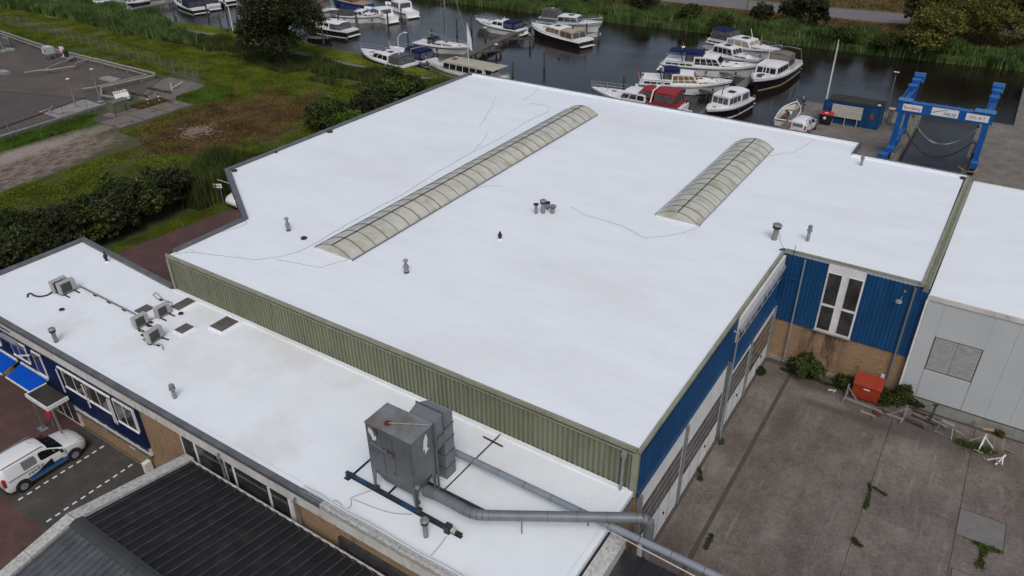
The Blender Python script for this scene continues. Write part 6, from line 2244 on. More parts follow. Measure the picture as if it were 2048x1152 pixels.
MB().loft([[(-.66, -1.08, 1.36), (-.66, -1.08, 1.44), (-.3, -1.08, 1.56), (.3, -1.08, 1.56), (.66, -1.08, 1.44), (.66, -1.08, 1.36)], [(-.66, 1.08, 1.36), (-.66, 1.08, 1.44), (-.3, 1.08, 1.56), (.3, 1.08, 1.56), (.66, 1.08, 1.44), (.66, 1.08, 1.36)]]).build('lid', ['cabinet_green'], t, fix=True)
MB().box(-.7, .7, -1.12, 1.12, 0, .14).build('base', ['steel_galv'], t)
for (px, py, lab, stripes) in ((297, 208, 'left black and white striped bollard by the sandy pit', 1), (319, 202, 'right black and white striped bollard by the sandy pit', 1), (232, 234, 'thin dark marker post left of the olive cabinet corner', 0), (254, 224, 'thin dark marker post right of the olive cabinet', 0)):
    p = at(px, py, 0.05)
    t = thing('bollard', lab, 'bollard', (p.x, p.y, .03), group='small posts round the olive cabinet')
    if stripes:
        for k in range(4):
            MB().tube([(0, 0, k*.25), (0, 0, (k+1)*.25-.002)], .085, 10).build('band', ['black' if k % 2 else 'white_plain'], t)
    else:
        MB().tube([(0, 0, 0), (0, 0, 1.0)], .05, 8).build('post', ['rust'], t)
MB_ = thing('standpipe', 'white plastic pipe elbow sticking out of the sandy pit', 'pipe', (-91.6, 57.9, .03))
MB().tube([(0, 0, 0), (0, 0, .9)], .14, 10).build('upright', ['pvc'], MB_)
MB().tube([(.05, .1, .25), (-.3, 1.9, .5)], .09, 8).build('branch', ['pvc'], MB_)
for (a, b_, lab) in (((-94.6, 56.4, .25), (-90.2, 56.7, .2), 'long timber beam across the sandy pit'), ((-95.5, 53.8, .2), (-91.6, 54.2, .2), 'timber beam at the near edge of the sandy pit')):
    tag(MB().bar(a, b_, .22, .25).build('timber_beam', ['bark']), lab, 'timber beam')
o = MB()
# grey column cut by the left edge
t = thing('process_column', 'pale grey tall column on a base cut by the left picture edge', 'column', (-132.6, 56.6, 0), R_(5))
MB().tube([(0, 0, .4), (0, 0, 6.5)], .75, 18).build('shell', ['steel_galv'], t, smooth=True)
MB().bev(-1.5, 1.8, -1.3, 1.3, 0, .4, .05).build('base', ['concrete_old'], t)
MB().lathe([(.8, .4), (.85, .55), (.8, .7)], n=18).build('skirt_ring', ['steel_stack'], t)
MB().bar((.8, -.3, .4), (.8, -.3, 6.5), .08).build('ladder_rail', ['black_stain'], t)
o = MB()
for k in range(20):
    p = (-103.8-.0+rng.uniform(-.2, .2), 56.6+rng.uniform(-.2, .2))
tag(MB().bev(-104.4, -101.6, 55.6, 57.0, .01, .28, .03).build('inspection_pit', ['concrete_old']), 'low concrete pit cover inside the far pipeline', 'pit cover')
tag(MB().bev(-119.6, -117.8, 49.6, 50.6, .01, .5, .03).build('concrete_block', ['concrete_old']), 'low weathered concrete block beside the bitumen apron', 'concrete block')

# chain link fence round the tank yard
def wire_fence(pts, label, h=2.0, step=3.1):
    t = thing('wire_fence', label, 'fence', (*pts[0], 0), group='wire fence of the tank yard')
    P = [Vector((*p, 0)) for p in pts]
    off = -P[0]
    po = MB().tube([(0, 0, 0), (0, 0, h)], .035, 6).mesh('post', 'steel_stack')
    w = MB()
    for a, b in zip(P[:-1], P[1:]):
        n = max(1, round((b-a).length/step))
        for i in range(n+1):
            p = a.lerp(b, i/n)
            link('post', po, t, loc=(p+off))
        up_ = Vector((0, 0, 1))
        for z in (.1, .7, 1.3, h-.05):
            w.bar(a+up_*z, b+up_*z, .012, .012)
        L = (b-a).length
        k = int(L/.35)
        for i in range(k):
            p = a.lerp(b, i/k)
            q = a.lerp(b, min(1, (i+3)/k))
            w.bar(p+up_*.1, q+up_*(h-.1), .0045, .0045)
            w.bar(q+up_*.1, p+up_*(h-.1), .0045, .0045)
    w.build('wire_mesh', ['steel_stack'], t).location = off
    return t


wire_fence([(-160, 67.5), (-137, 66.8), (-120, 65.3), (-105.2, 64.0), (-91.4, 62.1), (-88, 58.2)], 'tall wire fence on thin posts along the far side of the tank yard')
wire_fence([(-88.2, 57.8), (-89.6, 51.8), (-90.9, 46), (-90.6, 40), (-90.3, 30), (-89.9, 12)], 'tall wire fence on thin posts along the near side of the tank yard')

# sign on two legs by the access road, west lamp posts, bicycle
p = at(440, 407, 0)
t = thing('direction_sign', 'small white arrow sign on two posts at the reed edge', 'sign', (p.x, p.y, 0), R_(25))
MB().bev(-.55, .55, -.02, .02, 1.55, 1.95, .005).build('board', ['white_plain'], t)
MB().add([(-.45, -.024, 1.75), (-.30, -.024, 1.86), (-.30, -.024, 1.64)], [(0, 2, 1)]).build('arrow', ['black'], t)
MB().box(-.22, .42, -.026, -.022, 1.70, 1.80).build('text_bar', ['coping_grey'], t)
for x in (-.35, .35):
    MB().bar((x, .03, 0), (x, .03, 1.6), .05).build('post', ['steel_stack'], t)


def lamp_post(px, py, h, label, rz):
    p = at(px, py, 0)
    t = thing('lamp_post', label, 'lamp post', (p.x, p.y, 0), rz, group='curved white lamp posts along the towpath')
    MB().tube([(0, 0, 0), (0, 0, h*.78), (.1, 0, h*.88), (.4, 0, h*.95), (1.0, 0, h)], [.075, .06, .05, .045, .04], 8).build('pole', ['white_plain'], t)
    MB().bev(.9, 1.45, -.1, .1, h-.03, h+.09, .02).build('lamp_head', ['white_plain'], t)


lamp_post(800, 131, 4.6, 'curved white lamp post in front of the white and blue cruiser', R_(25))
lamp_post(466, 62, 4.3, 'curved white lamp post beside the parked bicycle', R_(165))
t = thing('banner_pole', 'slim white pole with a hanging white banner behind the hall corner', 'flag pole', at(938, 152, 0))
MB().tube([(0, 0, 0), (0, 0, 7.0)], .05, 8).build('pole', ['white_plain'], t)
MB().add([(.06, 0, 6.8), (.55, .1, 5.0), (.60, .12, 3.4), (.30, .05, 3.6), (.06, 0, 4.4), (.06, .02, 6.8), (.55, .12, 5.0), (.60, .14, 3.4), (.30, .07, 3.6), (.06, .02, 4.4)], [(0, 1, 2, 3, 4), (9, 8, 7, 6, 5)]).build('banner', ['white_plain'], t)
t = thing('bicycle', 'dark bicycle parked on the grass by the curved lamp post', 'bicycle', at(460, 70, 0), R_(-20))
for x in (-.52, .52):
    P = [(x+.34*math.cos(a), 0, .34+.34*math.sin(a)) for a in [i*math.pi/8 for i in range(16)]]
    MB().tube(P, .03, 5, closed=True).build('wheel', ['black'], t)
o = MB()
for a, b_ in (((-.52, 0, .34), (-.12, 0, .3)), ((-.12, 0, .3), (-.2, 0, .82)), ((-.2, 0, .82), (.38, 0, .78)), ((.38, 0, .78), (-.12, 0, .3)), ((.52, 0, .34), (.36, 0, .95)), ((-.52, 0, .34), (-.2, 0, .75))):
    o.tube([a, b_], .022, 5)
o.build('frame', ['steel_stack'], t)
MB().bev(-.32, -.08, -.07, .07, .85, .92, .02).build('saddle', ['black'], t)
MB().bar((.32, -.28, 1.0), (.32, .28, 1.0), .03).build('handlebar', ['black'], t)
MB().bev(-.75, -.4, -.2, .2, .45, .8, .04).build('pannier', ['black'], t)

# ------------------------------------------------------------------ jetties and mooring piles
def jetty(pts, w, label, m='wood_jetty', z=.12, piles=2.4, name='jetty'):
    P = [Vector((*p, z)) for p in pts]
    t = thing(name, label, 'jetty', P[0])
    off = -P[0]
    plank = None
    for a, b in zip(P[:-1], P[1:]):
        L = (b-a).length
        d = (b-a).normalized()
        ang = math.atan2(d.y, d.x)
        n = int(L/.62)
        key = ('pl', round(w, 2), m)
        if key not in KIDS:
            KIDS[key] = MB().bev(.0, .60, -w/2, w/2, -.06, 0, .008).mesh('plank', m)
        for i in range(n):
            p = a+d*(i*L/n)
            o = link('plank', KIDS[key], t, loc=p+off+Vector((0, 0, rng.uniform(-.008, .008))), rz=ang)
        nr = Vector((-d.y, d.x, 0))
        be = MB()
        for s in (-1, 1):
            be.bar(a+nr*s*(w/2-.12)+Vector((0, 0, -.16)), b+nr*s*(w/2-.12)+Vector((0, 0, -.16)), .12, .18)
        be.build('bearer', [m], t).location = off
        k = max(2, round(L/piles))
        pk = ('leg', m)
        if pk not in KIDS:
            KIDS[pk] = MB().tube([(0, 0, -1.9), (0, 0, -.08)], .10, 6).mesh('leg', 'pile')
        for i in range(k+1):
            for s in (-1, 1):
                p = a.lerp(b, i/k)+nr*s*(w/2-.1)
                link('leg', KIDS[pk], t, loc=p+off)
    return t


jetty([(-67.0, 83.4), (-68.4, 91), (-70.0, 103), (-70.9, 114.4)], 1.35, 'long weathered wooden jetty running out from the grassy bank')
jetty([(-69.0, 93.8), (-66.2, 97.6)], .5, 'narrow side walkway with white-capped post on the wooden jetty', name='side_jetty')
jetty([(-70.0, 104.0), (-65.6, 106.2)], .5, 'narrow side walkway with orange tag on the wooden jetty', name='side_jetty')
jetty([(-71.2, 114.0), (-73.6, 115.5)], .5, 'short side walkway at the far end of the wooden jetty', name='side_jetty')
jetty([(-72.2, 84.9), (-68.0, 85.4)], .9, 'short wooden landing between white and ivory boats', name='side_jetty')
jetty([(-28.9, 83.4), (-28.7, 113)], 1.15, 'straight grey jetty between the blue-canopy cruisers and the wheelhouse boats', 'wood_grey')
jetty([(-33.9, 94.3), (-29.4, 93.4)], .65, 'grey side walkway nearest the red-canopy boat', 'wood_grey', name='side_jetty')
jetty([(-33.6, 103.2), (-29.4, 101.8)], .65, 'grey side walkway between two blue-canopy cruisers', 'wood_grey', name='side_jetty')
jetty([(-144.2, 86.0), (-143.6, 95), (-141.5, 112)], 1.6, 'wide grey jetty at the upper left of the marina', 'wood_grey')
jetty([(-143.5, 96), (-136, 94.0)], .6, 'side walkway beside the black-hulled boat at the upper left', 'wood_grey', name='side_jetty')


def pile(px, py, h, label, cap=None, r=.15):
    p = at(px, py, WZ)
    t = thing('mooring_pile', label, 'mooring pile', (p.x, p.y, WZ), group='dark timber mooring piles in the marina')
    MB().tube([(0, 0, -1.5), (rng.uniform(-.06, .06), 0, h)], r, 8).build('pile', ['pile'], t)
    if cap:
        MB().bev(-.2, .2, -.2, .2, h, h+.18, .03).build('cap', [cap], t)
    return t


for px, py, h, lab, cap in ((1088, 197//1, 0, '', None),):
    pass
PILES = [(1026, 153, 2.0, 'mooring pile behind the hall edge left of the open water'), (1089, 137, 2.4, 'lone leaning-free pile in the middle of the open water'), (1117, 114, .5, 'very low pile stump in the open water'),
         (1279, 174, 2.2, 'pile between the red-canopy boat and the open water'), (1248, 168, 1.2, 'thin pile over the red-canopy boat bow rail'), (1145, 87, 2.6, 'thick pile beside the black hull of the beige-canopy boat'),
         (1172, 84, 2.9, 'thick pile at the stern corner of the beige-canopy boat'), (1197, 80, 2.0, 'pile behind the grey rubber dinghy'), (993, 110, 1.5, 'pile at the end of the near side walkway'),
         (1060, 92, 1.6, 'pile at the end of the orange-tagged side walkway'), (971, 76, 1.6, 'pile with white sign left of the wooden jetty'), (943, 57, 2.6, 'tall pile left of the white cruiser by the jetty'),
         (914, 68, 2.6, 'pile right of the sailing boat bow'), (864, 72, 1.2, 'pile by the sailing boat stern'), (745, 44, 2.2, 'pile in front of the navy-canopy boat bow'), (713, 48, 2.0, 'pile below the middle of the navy-canopy boat'),
         (776, 50, 2.4, 'pile off the stern of the plain white cruiser'), (803, 36, 2.2, 'pile between the two right-hand white cruisers'), (836, 30, 1.8, 'pile at the right end of the far boat row'),
         (680, 66, 3.0, 'pile at the stern of the black-hulled cruiser'), (648, 88, 2.6, 'pile by the covered skiff near the big tree'), (817, 90, 2.2, 'pile behind the navy canopy of the moored launch'),
         (352, 47, 3.6, 'tall pale pile at the lower left of the marina'), (355, 48, 1.4, 'dark pile beside the tall pale one'), (444, 66, 3.2, 'pile left of the bicycle lamp post'), (480, 70, 3.2, 'pile right of the bicycle lamp post'),
         (405, 58, .6, 'low pile stump left of the bicycle'), (438, 64, .7, 'low pile stump next to the bicycle'), (386, 24, 3.2, 'pile at the stern of the far left black boat'), (416, 34, 2.6, 'pile between two far left boat sterns'),
         (453, 28, 2.8, 'pile right of the far left boats'), (890, 44, 2.0, 'thin pile beyond the sailing boat mast'), (708, 116, .9, 'short pile by the grassy bank at the cruiser bow'), (1372, 66, 1.2, 'lone marker post near the far reeds')]
for px, py, h, lab in PILES:
    cap = None
    if 'white sign' in lab:
        cap = 'white_plain'
    if 'near side walkway' in lab:
        cap = 'white_plain'
    if 'orange-tagged' in lab:
        cap = 'timber_new'
    pile(px, py, h, lab, cap)
# kerb of boards along the grassy bank
# ------------------------------------------------------------------ boats
def hb_(u, B, bl=2.4):
    """half beam at fraction u from the stern"""
    if u < .45:
        return B/2*(.84+.16*math.sin(math.pi/2*u/.45))
    return B/2*max(.015, 1-((u-.45)/.55)**bl)


def boat(name, cat, label, L, B, hs, hb, hull, strake, vols, bowp, sternp, zdeck=.35, rail='chrome', railu=(.45, 1.0), railh=.6, fend=3, extras=None, open_=False,
         group=None, bl=2.4, deck='boat_white', stripe='hull_black', bow_rake=.9, flip=False, fendcol='black', boot=None, platform=True):
    A = at(*bowp, zdeck)
    C = at(*sternp, zdeck)
    mid = (A+C)/2
    d = A-C
    ang = math.atan2(d.y, d.x)
    t = thing(name, label, cat, (mid.x, mid.y, WZ), ang, group=group)
    sheer = lambda u: hs+(hb-hs)*max(0, u)**2.0
    NS = 16
    U = [i/NS for i in range(NS+1)]
    low, top = MB(), MB()
    rl_, rt_ = [], []
    for u in U:
        x = (u-.5)*L
        b = hb_(u, B, bl)
        z = sheer(u)
        k = max(0, (u-.6)/.4)
        rk = bow_rake*k

        def P(f, zz):
            return (x-rk*(1-max(zz, -.4)/z)*.9, b*f, zz)
        half = [P(0.02, -.55), P(.55*(1-.4*k), -.40), P(.86*(1-.45*k), -.02), P(.93*(1-.25*k), z*.45), P(.985-.05*k, z*.78)]
        rl_.append([(p[0], -p[1], p[2]) for p in half[::-1]]+half)
        h2 = [half[-1], P(1.0, z)]
        rt_.append(h2)
    low.loft(rl_, caps=False, closed=False)
    nn = len(rl_[0])
    low.f.append(tuple(range(nn)))
    low.m.append(0)
    for s in (1, -1):
        vs = []
        for r in rt_:
            vs += [(p[0], s*p[1], p[2]) for p in r]
        fs = [(2*i, 2*i+1, 2*i+3, 2*i+2) for i in range(NS)]
        top.add(vs, fs)
    r0 = rt_[0]
    top.add([(r0[0][0], -r0[0][1], r0[0][2]), (r0[0][0], r0[0][1], r0[0][2]), (r0[1][0], r0[1][1], r0[1][2]), (r0[1][0], -r0[1][1], r0[1][2])], [(0, 1, 2, 3)])
    low.build('hull', [hull], t, smooth=True)
    top.build('strake', [strake], t, smooth=True)
    if boot:
        m_ = MB()
        for s in (1, -1):
            m_.tube([((u-.5)*L-bow_rake*max(0, (u-.6)/.4)*.8, s*(hb_(u, B, bl)*(.87-.36*max(0, (u-.6)/.4)))+s*.01, .05) for u in U[:-1]], .05, 5)
        m_.build('boot_stripe', [boot], t)
    rr = MB()
    for s in (1, -1):
        rr.tube([((u-.5)*L, s*(hb_(u, B, bl)+.01), sheer(u)*.80) for u in U], .07, 6)
    rr.build('rubbing_strake', [stripe], t)
    # deck
    dk_ = MB()
    if not open_:
        vs = []
        for u in U:
            b = hb_(u, B, bl)*.965
            z = sheer(u)-.05
            vs += [((u-.5)*L, -b, z), ((u-.5)*L, 0, z+.06), ((u-.5)*L, b, z)]
        fs = []
        for i in range(NS):
            a = 3*i
            fs += [(a, a+3, a+4, a+1), (a+1, a+4, a+5, a+2)]
        dk_.add(vs, fs)
        dk_.build('deck', [deck], t, smooth=True)
        tr = MB()
        for s in (1, -1):
            tr.tube([((u-.5)*L, s*hb_(u, B, bl)*.985, sheer(u)+.015) for u in U], .035, 5)
        tr.build('toe_rail', [deck], t)
    if platform and not open_:
        MB().bev(-L/2-.6, -L/2+.02, -B*.36, B*.36, .22, .30, .02).build('swim_platform', [deck], t)
    # superstructure volumes
    for v in vols:
        (nm, xa, xf, wa, wf, z0, z1, fs_, bs_, ins, m, wm, ns, nf, nb, v0, v1, rm) = v
        xa, xf = xa*L, xf*L
        wa, wf = wa*B/2, wf*B/2
        c_ = MB()
        bot = [(xa, -wa, z0), (xf, -wf, z0), (xf, wf, z0), (xa, wa, z0)]
        tp = [(xa+bs_, -wa+ins, z1), (xf-fs_, -wf+ins, z1), (xf-fs_, wf-ins, z1), (xa+bs_, wa-ins, z1)]
        mid_ = [tuple(bot[i][j]*.5+tp[i][j]*.5+(0 if j != 1 else (1 if bot[i][1] > 0 else -1)*.03) for j in range(3)) for i in range(4)]
        c_.add(bot+mid_+tp, [(0, 1, 5, 4), (1, 2, 6, 5), (2, 3, 7, 6), (3, 0, 4, 7), (4, 5, 9, 8), (5, 6, 10, 9), (6, 7, 11, 10), (7, 4, 8, 11)])
        base = c_.build(nm, [m], t)
        # roof with camber and rounded ends
        cam_ = .10+.05*B/3 if 'canopy' in nm else .07
        ov = .07 if nm != 'trunk' else .0
        rings = []
        NX = 6
        for i in range(NX+1):
            q = i/NX
            x = (xa+bs_-ov)+((xf-fs_+ov)-(xa+bs_-ov))*q
            w = (wa-ins)*(1-q)+(wf-ins)*q+ov
            e = 1-(.10 if 'canopy' in nm else .05)*abs(2*q-1)**4
            w *= e
            dz = -.06*abs(2*q-1)**3
            ring = []
            for k in range(9):
                a = -1+2*k/8
                ring.append((x, w*a, z1+.02+cam_*(1-a*a)+dz))
            rings.append(ring)
        ro = MB()
        ro.loft(rings, caps=False, closed=False)
        ro.loft([[(p[0], p[1], p[2]-.05) for p in r][::-1] for r in rings], caps=False, closed=False)
        for s_ in (0, 8):
            for i in range(NX):
                a, b = rings[i][s_], rings[i+1][s_]
                ro.add([a, b, (b[0], b[1], b[2]-.05), (a[0], a[1], a[2]-.05)], [(0, 1, 2, 3)])
        for i_ in (0, NX):
            for k in range(8):
                a, b = rings[i_][k], rings[i_][k+1]
                ro.add([a, b, (b[0], b[1], b[2]-.05), (a[0], a[1], a[2]-.05)], [(0, 1, 2, 3)])
        ro.build('roof', [rm], base, smooth=True)

        def side(A_, B_, C_, D_, n, mg=.06):
            for i in range(n):
                u0 = (i+mg)/n if n > 1 else .08
                u1 = (i+1-mg)/n if n > 1 else .92
                u0, u1 = .04+u0*.92, .04+u1*.92
                MB().onquad(A_, B_, C_, D_, u0, u1, v0, v1, .014, .035).build('window', [wm], base)
        if ns:
            side(bot[0], bot[1], tp[1], tp[0], ns)
            side(bot[2], bot[3], tp[3], tp[2], ns)
        if nf:
            side(bot[1], bot[2], tp[2], tp[1], nf)
        if nb:
            side(bot[3], bot[0], tp[0], tp[3], nb)
    # rails
    if rail:
        o = MB()
        us = [railu[0]+(railu[1]-railu[0])*i/8 for i in range(9)]
        for s in (1, -1):
            P_ = [((u-.5)*L+(.12 if u > .98 else 0), s*hb_(min(u, .995), B, bl)*.93, sheer(u)+railh) for u in us]
            o.tube(P_, .022, 5)
            o.tube([(p[0], p[1], p[2]-railh*.5) for p in P_], .014, 4)
            for p in P_[::1]:
                o.tube([p, (p[0]-.05, p[1], p[2]-railh)], .018, 4)
        P_ = [((.995-.5)*L+.1, s*hb_(.99, B, bl), sheer(1)+railh) for s in (-1, 1)]
        o.tube(P_, .022, 5)
        o.build('rail', [rail], t)
    for k in range(fend):
        u = .2+.6*k/max(1, fend-1) if fend > 1 else .5
        for s in (-1, 1):
            b = hb_(u, B, bl)
            z = sheer(u)
            MB().lathe([(.03, .0), (.12, .08), (.13, .42), (.03, .5)], ((u-.5)*L, s*(b+.10), z*.30), 8).build('fender', [fendcol], t)
    if extras:
        extras(t, L, B, sheer)
    return t


def hatch(x, y, z, w=.5, m='glass_boat'):
    def f(t, L, B, sh):
        MB().bev(x*L-w/2, x*L+w/2, y-w/2, y+w/2, z, z+.05, .015).build('hatch', [m], t)
    return f


def multi(*fs):
    def f(t, L, B, sh):
        for g in fs:
            g(t, L, B, sh)
    return f


def mast(x, h, m='timber_new', lean=.0, z=1.0):
    def f(t, L, B, sh):
        MB().tube([(x*L, 0, z), (x*L+lean, 0, z+h)], [.06, .035], 8).build('mast', [m], t)
    return f


def flag(x, y, z, m='red'):
    def f(t, L, B, sh):
        MB().tube([(x*L, y, z), (x*L-.3, y, z+1.1)], .018, 5).build('flag_staff', ['white_plain'], t)
        MB().add([(x*L-.3, y, z+1.1), (x*L-.42, y+.12, z+.75), (x*L-.30, y+.05, z+.35), (x*L-.12, y, z+.5), (x*L-.3, y+.01, z+1.1), (x*L-.42, y+.13, z+.75), (x*L-.30, y+.06, z+.35), (x*L-.12, y+.01, z+.5)], [(0, 1, 2, 3), (7, 6, 5, 4)]).build('flag', [m], t)
    return f


def arch(x, w, z0, z1, m='boat_white', lean=.35, gear=True):
    def f(t, L, B, sh):
        o = MB()
        W2 = w*B/2
        o.bar((x*L, -W2, z0), (x*L-lean, -W2+.12, z1), .16, .08)
        o.bar((x*L, W2, z0), (x*L-lean, W2-.12, z1), .16, .08)
        o.bar((x*L-lean, -W2+.10, z1), (x*L-lean, W2-.10, z1), .20, .08)
        o.build('radar_arch', [m], t)
        if gear:
            MB().lathe([(.05, 0), (.25, .03), (.26, .12), (.1, .2)], (x*L-lean, 0, z1+.05), 10).build('radome', ['boat_white'], t)
            o = MB()
            o.tube([(x*L-lean, .5, z1), (x*L-lean-.2, .5, z1+.7)], .012, 4)
            o.tube([(x*L-lean, -.5, z1), (x*L-lean-.2, -.55, z1+.45)], .02, 4)
            o.build('aerial', ['white_plain'], t)
    return f


def lifering(x, y, z):
    def f(t, L, B, sh):
        P = [(x*L, y+.28*math.cos(a), z+.28*math.sin(a)) for a in [i*math.pi/6 for i in range(12)]]
        MB().tube(P, .07, 6, closed=True).build('life_ring', ['orange_red'], t)
    return f


W_, G_ = 'boat_white', 'glass_boat'
# 1: the two big blue-canopy cruisers: (nm, xa, xf, wa, wf, z0, z1, front slope, back slope, inset, mat, window mat, side, front, back, v0, v1, roof)
def aftcabin(wm, canopy):
    return [('aft_cabin', -.47, -.14, .82, .90, .9, 1.72, .05, .12, .06, W_, G_, 4, 0, 2, .35, .72, W_),
            ('saloon', -.16, .17, .84, .74, 1.1, 2.45, 1.15, .15, .16, W_, wm, 4, 3, 0, .30, .90, W_),
            ('trunk', .10, .36, .70, .42, 1.25, 1.68, .5, .0, .08, W_, wm, 3, 2, 0, .25, .75, W_),
            (canopy+'_dodger', -.25, -.02, .66, .60, 1.75, 2.95, .95, .10, .12, 'canvas_navy', 'glass_canvas', 3, 3, 0, .08, .72, canopy)]


boat('cruiser', 'motor boat', 'white cruiser with short navy canopy and yellow curtains in its saloon windows', 11.8, 3.8, 1.15, 1.75, W_, W_,
     [(v[0].replace('canvas_navy_dodger', 'canopy'), *v[1:]) for v in aftcabin('glass_curtain', 'canvas_navy')], (1448, 166), (1296, 158), zdeck=.6, railu=(-.0, 1.0), railh=.55,
     extras=multi(arch(-.26, .75, 1.7, 2.9, 'black', .3), hatch(.16, 0, 1.78, .5), hatch(.28, .2, 1.72, .4), flag(-.5, 0, 1.2, 'red')), fend=3, boot='hull_black')
boat('cruiser', 'motor boat', 'largest white cruiser with split navy canopy and clear dark windows', 13.0, 4.0, 1.2, 1.85, W_, W_,
     [(v[0].replace('canvas_navy_dodger', 'canopy'), *v[1:]) for v in aftcabin('glass_boat', 'canvas_navy')]+[('canopy', -.42, -.27, .6, .6, 2.85, 2.95, .0, .0, .0, 'canvas_navy', G_, 0, 0, 0, .2, .8, 'canvas_navy')],
     (1506, 136), (1335, 120), zdeck=.6, railu=(.0, 1.0), railh=.55, extras=multi(arch(-.27, .75, 1.7, 3.2, 'black', .35), hatch(.18, .15, 1.82, .5), hatch(.28, -.2, 1.78, .4)), fend=3, boot='hull_black')
boat('cruiser', 'motor boat', 'white cruiser with dark rooflight squeezed between two navy-canopy boats', 9.2, 3.2, 1.0, 1.5, W_, W_,
     [('wheelhouse', -.34, .10, .80, .74, .95, 2.30, .75, .2, .12, W_, G_, 4, 3, 0, .35, .88, W_), ('trunk', .05, .30, .66, .42, 1.15, 1.55, .4, 0, .08, W_, G_, 2, 0, 0, .3, .7, W_)],
     (1520, 122), (1420, 98), zdeck=.5, extras=multi(hatch(-.14, 0, 2.40, 1.0, 'felt_dark'), hatch(.2, 0, 1.6, .45)), fend=2)
boat('cruiser', 'motor boat', 'white cruiser farthest right in the far row with tall navy canopy and orange life ring', 12.0, 3.9, 1.2, 1.8, W_, 'boat_white',
     [('aft_cabin', -.48, -.18, .84, .92, .95, 1.75, .05, .1, .05, W_, G_, 4, 0, 0, .4, .7, W_), ('saloon', -.20, .18, .86, .74, 1.1, 2.35, .95, .2, .15, W_, 'glass_cream', 3, 2, 0, .3, .88, W_),
      ('trunk', .12, .36, .70, .44, 1.25, 1.72, .4, 0, .08, W_, G_, 4, 2, 0, .3, .75, W_), ('canopy', -.44, -.14, .74, .74, 1.8, 3.15, .55, .1, .12, 'glass_canvas', 'glass_canvas', 0, 3, 0, .1, .8, 'canvas_navy')],
     (1556, 104), (1428, 78), zdeck=.6, railu=(0, 1), extras=multi(hatch(0, 0, 2.45, 1.1, 'felt_dark'), lifering(.22, 0, 2.1), flag(-.5, 0, 1.2, 'red'), mast(.1, 1.6, 'white_plain', -.6, 2.3)), fend=2)
boat('cruiser', 'motor boat', 'cruiser with wine red canopy in two parts, partly behind the roof edge', 12.2, 3.8, 1.1, 1.75, W_, W_,
     [('saloon', -.14, .18, .86, .76, 1.0, 2.2, .85, .1, .14, W_, G_, 3, 3, 0, .4, .88, W_), ('trunk', .14, .38, .66, .44, 1.2, 1.60, .4, 0, .08, W_, G_, 0, 0, 0, .3, .75, W_),
      ('aft_cockpit', -.46, -.14, .86, .88, .9, 1.5, .05, .05, .04, 'canvas_red', G_, 0, 0, 0, .3, .75, 'canvas_red'),
      ('canopy', -.44, -.22, .84, .84, 1.5, 2.75, .1, .1, .10, 'canvas_red', 'glass_canvas', 2, 0, 2, .15, .82, 'canvas_red'), ('canopy', -.20, -.02, .80, .66, 1.95, 2.75, .75, .05, .12, 'canvas_red', 'glass_canvas', 2, 2, 0, .12, .8, 'canvas_red')],
     (1187, 184), (1366, 212), zdeck=.4, railu=(.45, 1), railh=.75, extras=multi(arch(-.19, .86, 1.5, 2.95, W_, .25), hatch(.25, 0, 1.66, .5), flag(-.5, .3, 1.2, 'hull_navy')), fend=2)
boat('cruiser', 'motor boat', 'black-hulled steel cruiser with tan wheelhouse and beige rear canopy', 13.0, 3.9, 1.15, 1.75, 'hull_black', W_,
     [('wheelhouse', -.15, .14, .80, .76, .95, 2.20, .45, .1, .10, 'boat_cream', 'glass_curtain', 3, 2, 0, .38, .88, W_), ('canopy', -.38, -.15, .82, .80, 1.0, 2.15, .05, .2, .08, 'canvas_beige', 'glass_canvas', 2, 0, 2, .2, .85, 'canvas_beige'),
      ('trunk', .10, .36, .66, .46, 1.15, 1.5, .3, 0, .08, W_, G_, 0, 0, 0, .3, .7, W_)],
     (1066, 52), (1170, 78), zdeck=.5, railu=(.3, 1), railh=.45, extras=multi(hatch(.0, 0, 2.30, .9, 'felt_dark'), mast(.18, 1.9, 'bark', 0, 1.2), hatch(.26, 0, 1.58, .4)), fend=0, stripe='boat_white')
boat('cruiser', 'motor boat', 'pale grey cruiser with charcoal flybridge canopy behind the black-hulled one', 11.6, 3.8, 1.2, 1.75, 'boat_white', 'boat_grey',
     [('aft_cabin', -.47, -.16, .84, .9, 1.0, 1.85, .05, .1, .05, 'canvas_grey', G_, 0, 0, 0, .35, .7, 'boat_grey'), ('saloon', -.18, .20, .86, .74, 1.15, 2.35, .8, .4, .15, 'boat_grey', G_, 3, 3, 0, .38, .88, W_),
      ('canopy', -.42, -.12, .66, .62, 1.85, 3.1, .95, .2, .12, 'canvas_grey', 'glass_canvas', 2, 3, 0, .25, .8, 'canvas_grey')],
     (1196, 48), (1086, 38), zdeck=.6, railu=(.5, 1), railh=.7, extras=multi(hatch(.02, 0, 2.45, .9, 'felt_dark'), flag(.48, 0, 1.9, 'red'), hatch(-.28, 0, 3.3, .4, 'white_plain')), fend=1)
boat('cruiser', 'motor boat', 'white cruiser with navy cockpit tent alone left of the wooden jetty', 10.4, 3.5, 1.0, 1.5, W_, W_,
     [('saloon', -.20, .12, .84, .74, .9, 1.95, 1.0, .1, .14, W_, G_, 2, 2, 0, .45, .88, W_), ('trunk', .05, .36, .70, .40, 1.05, 1.40, .5, 0, .10, W_, G_, 2, 0, 0, .25, .75, W_),
      ('canopy', -.42, -.18, .84, .80, .95, 2.05, .1, .25, .12, 'canvas_navy', 'glass_canvas', 2, 0, 2, .30, .82, 'canvas_navy')],
     (957, 42), (1040, 56), zdeck=.4, railu=(.5, 1), railh=.5, extras=multi(hatch(-.04, 0, 2.06, .6, 'felt_dark'), hatch(.2, 0, 1.5, .4), mast(-.12, .6, 'white_plain', 0, 2.0)), fend=0)
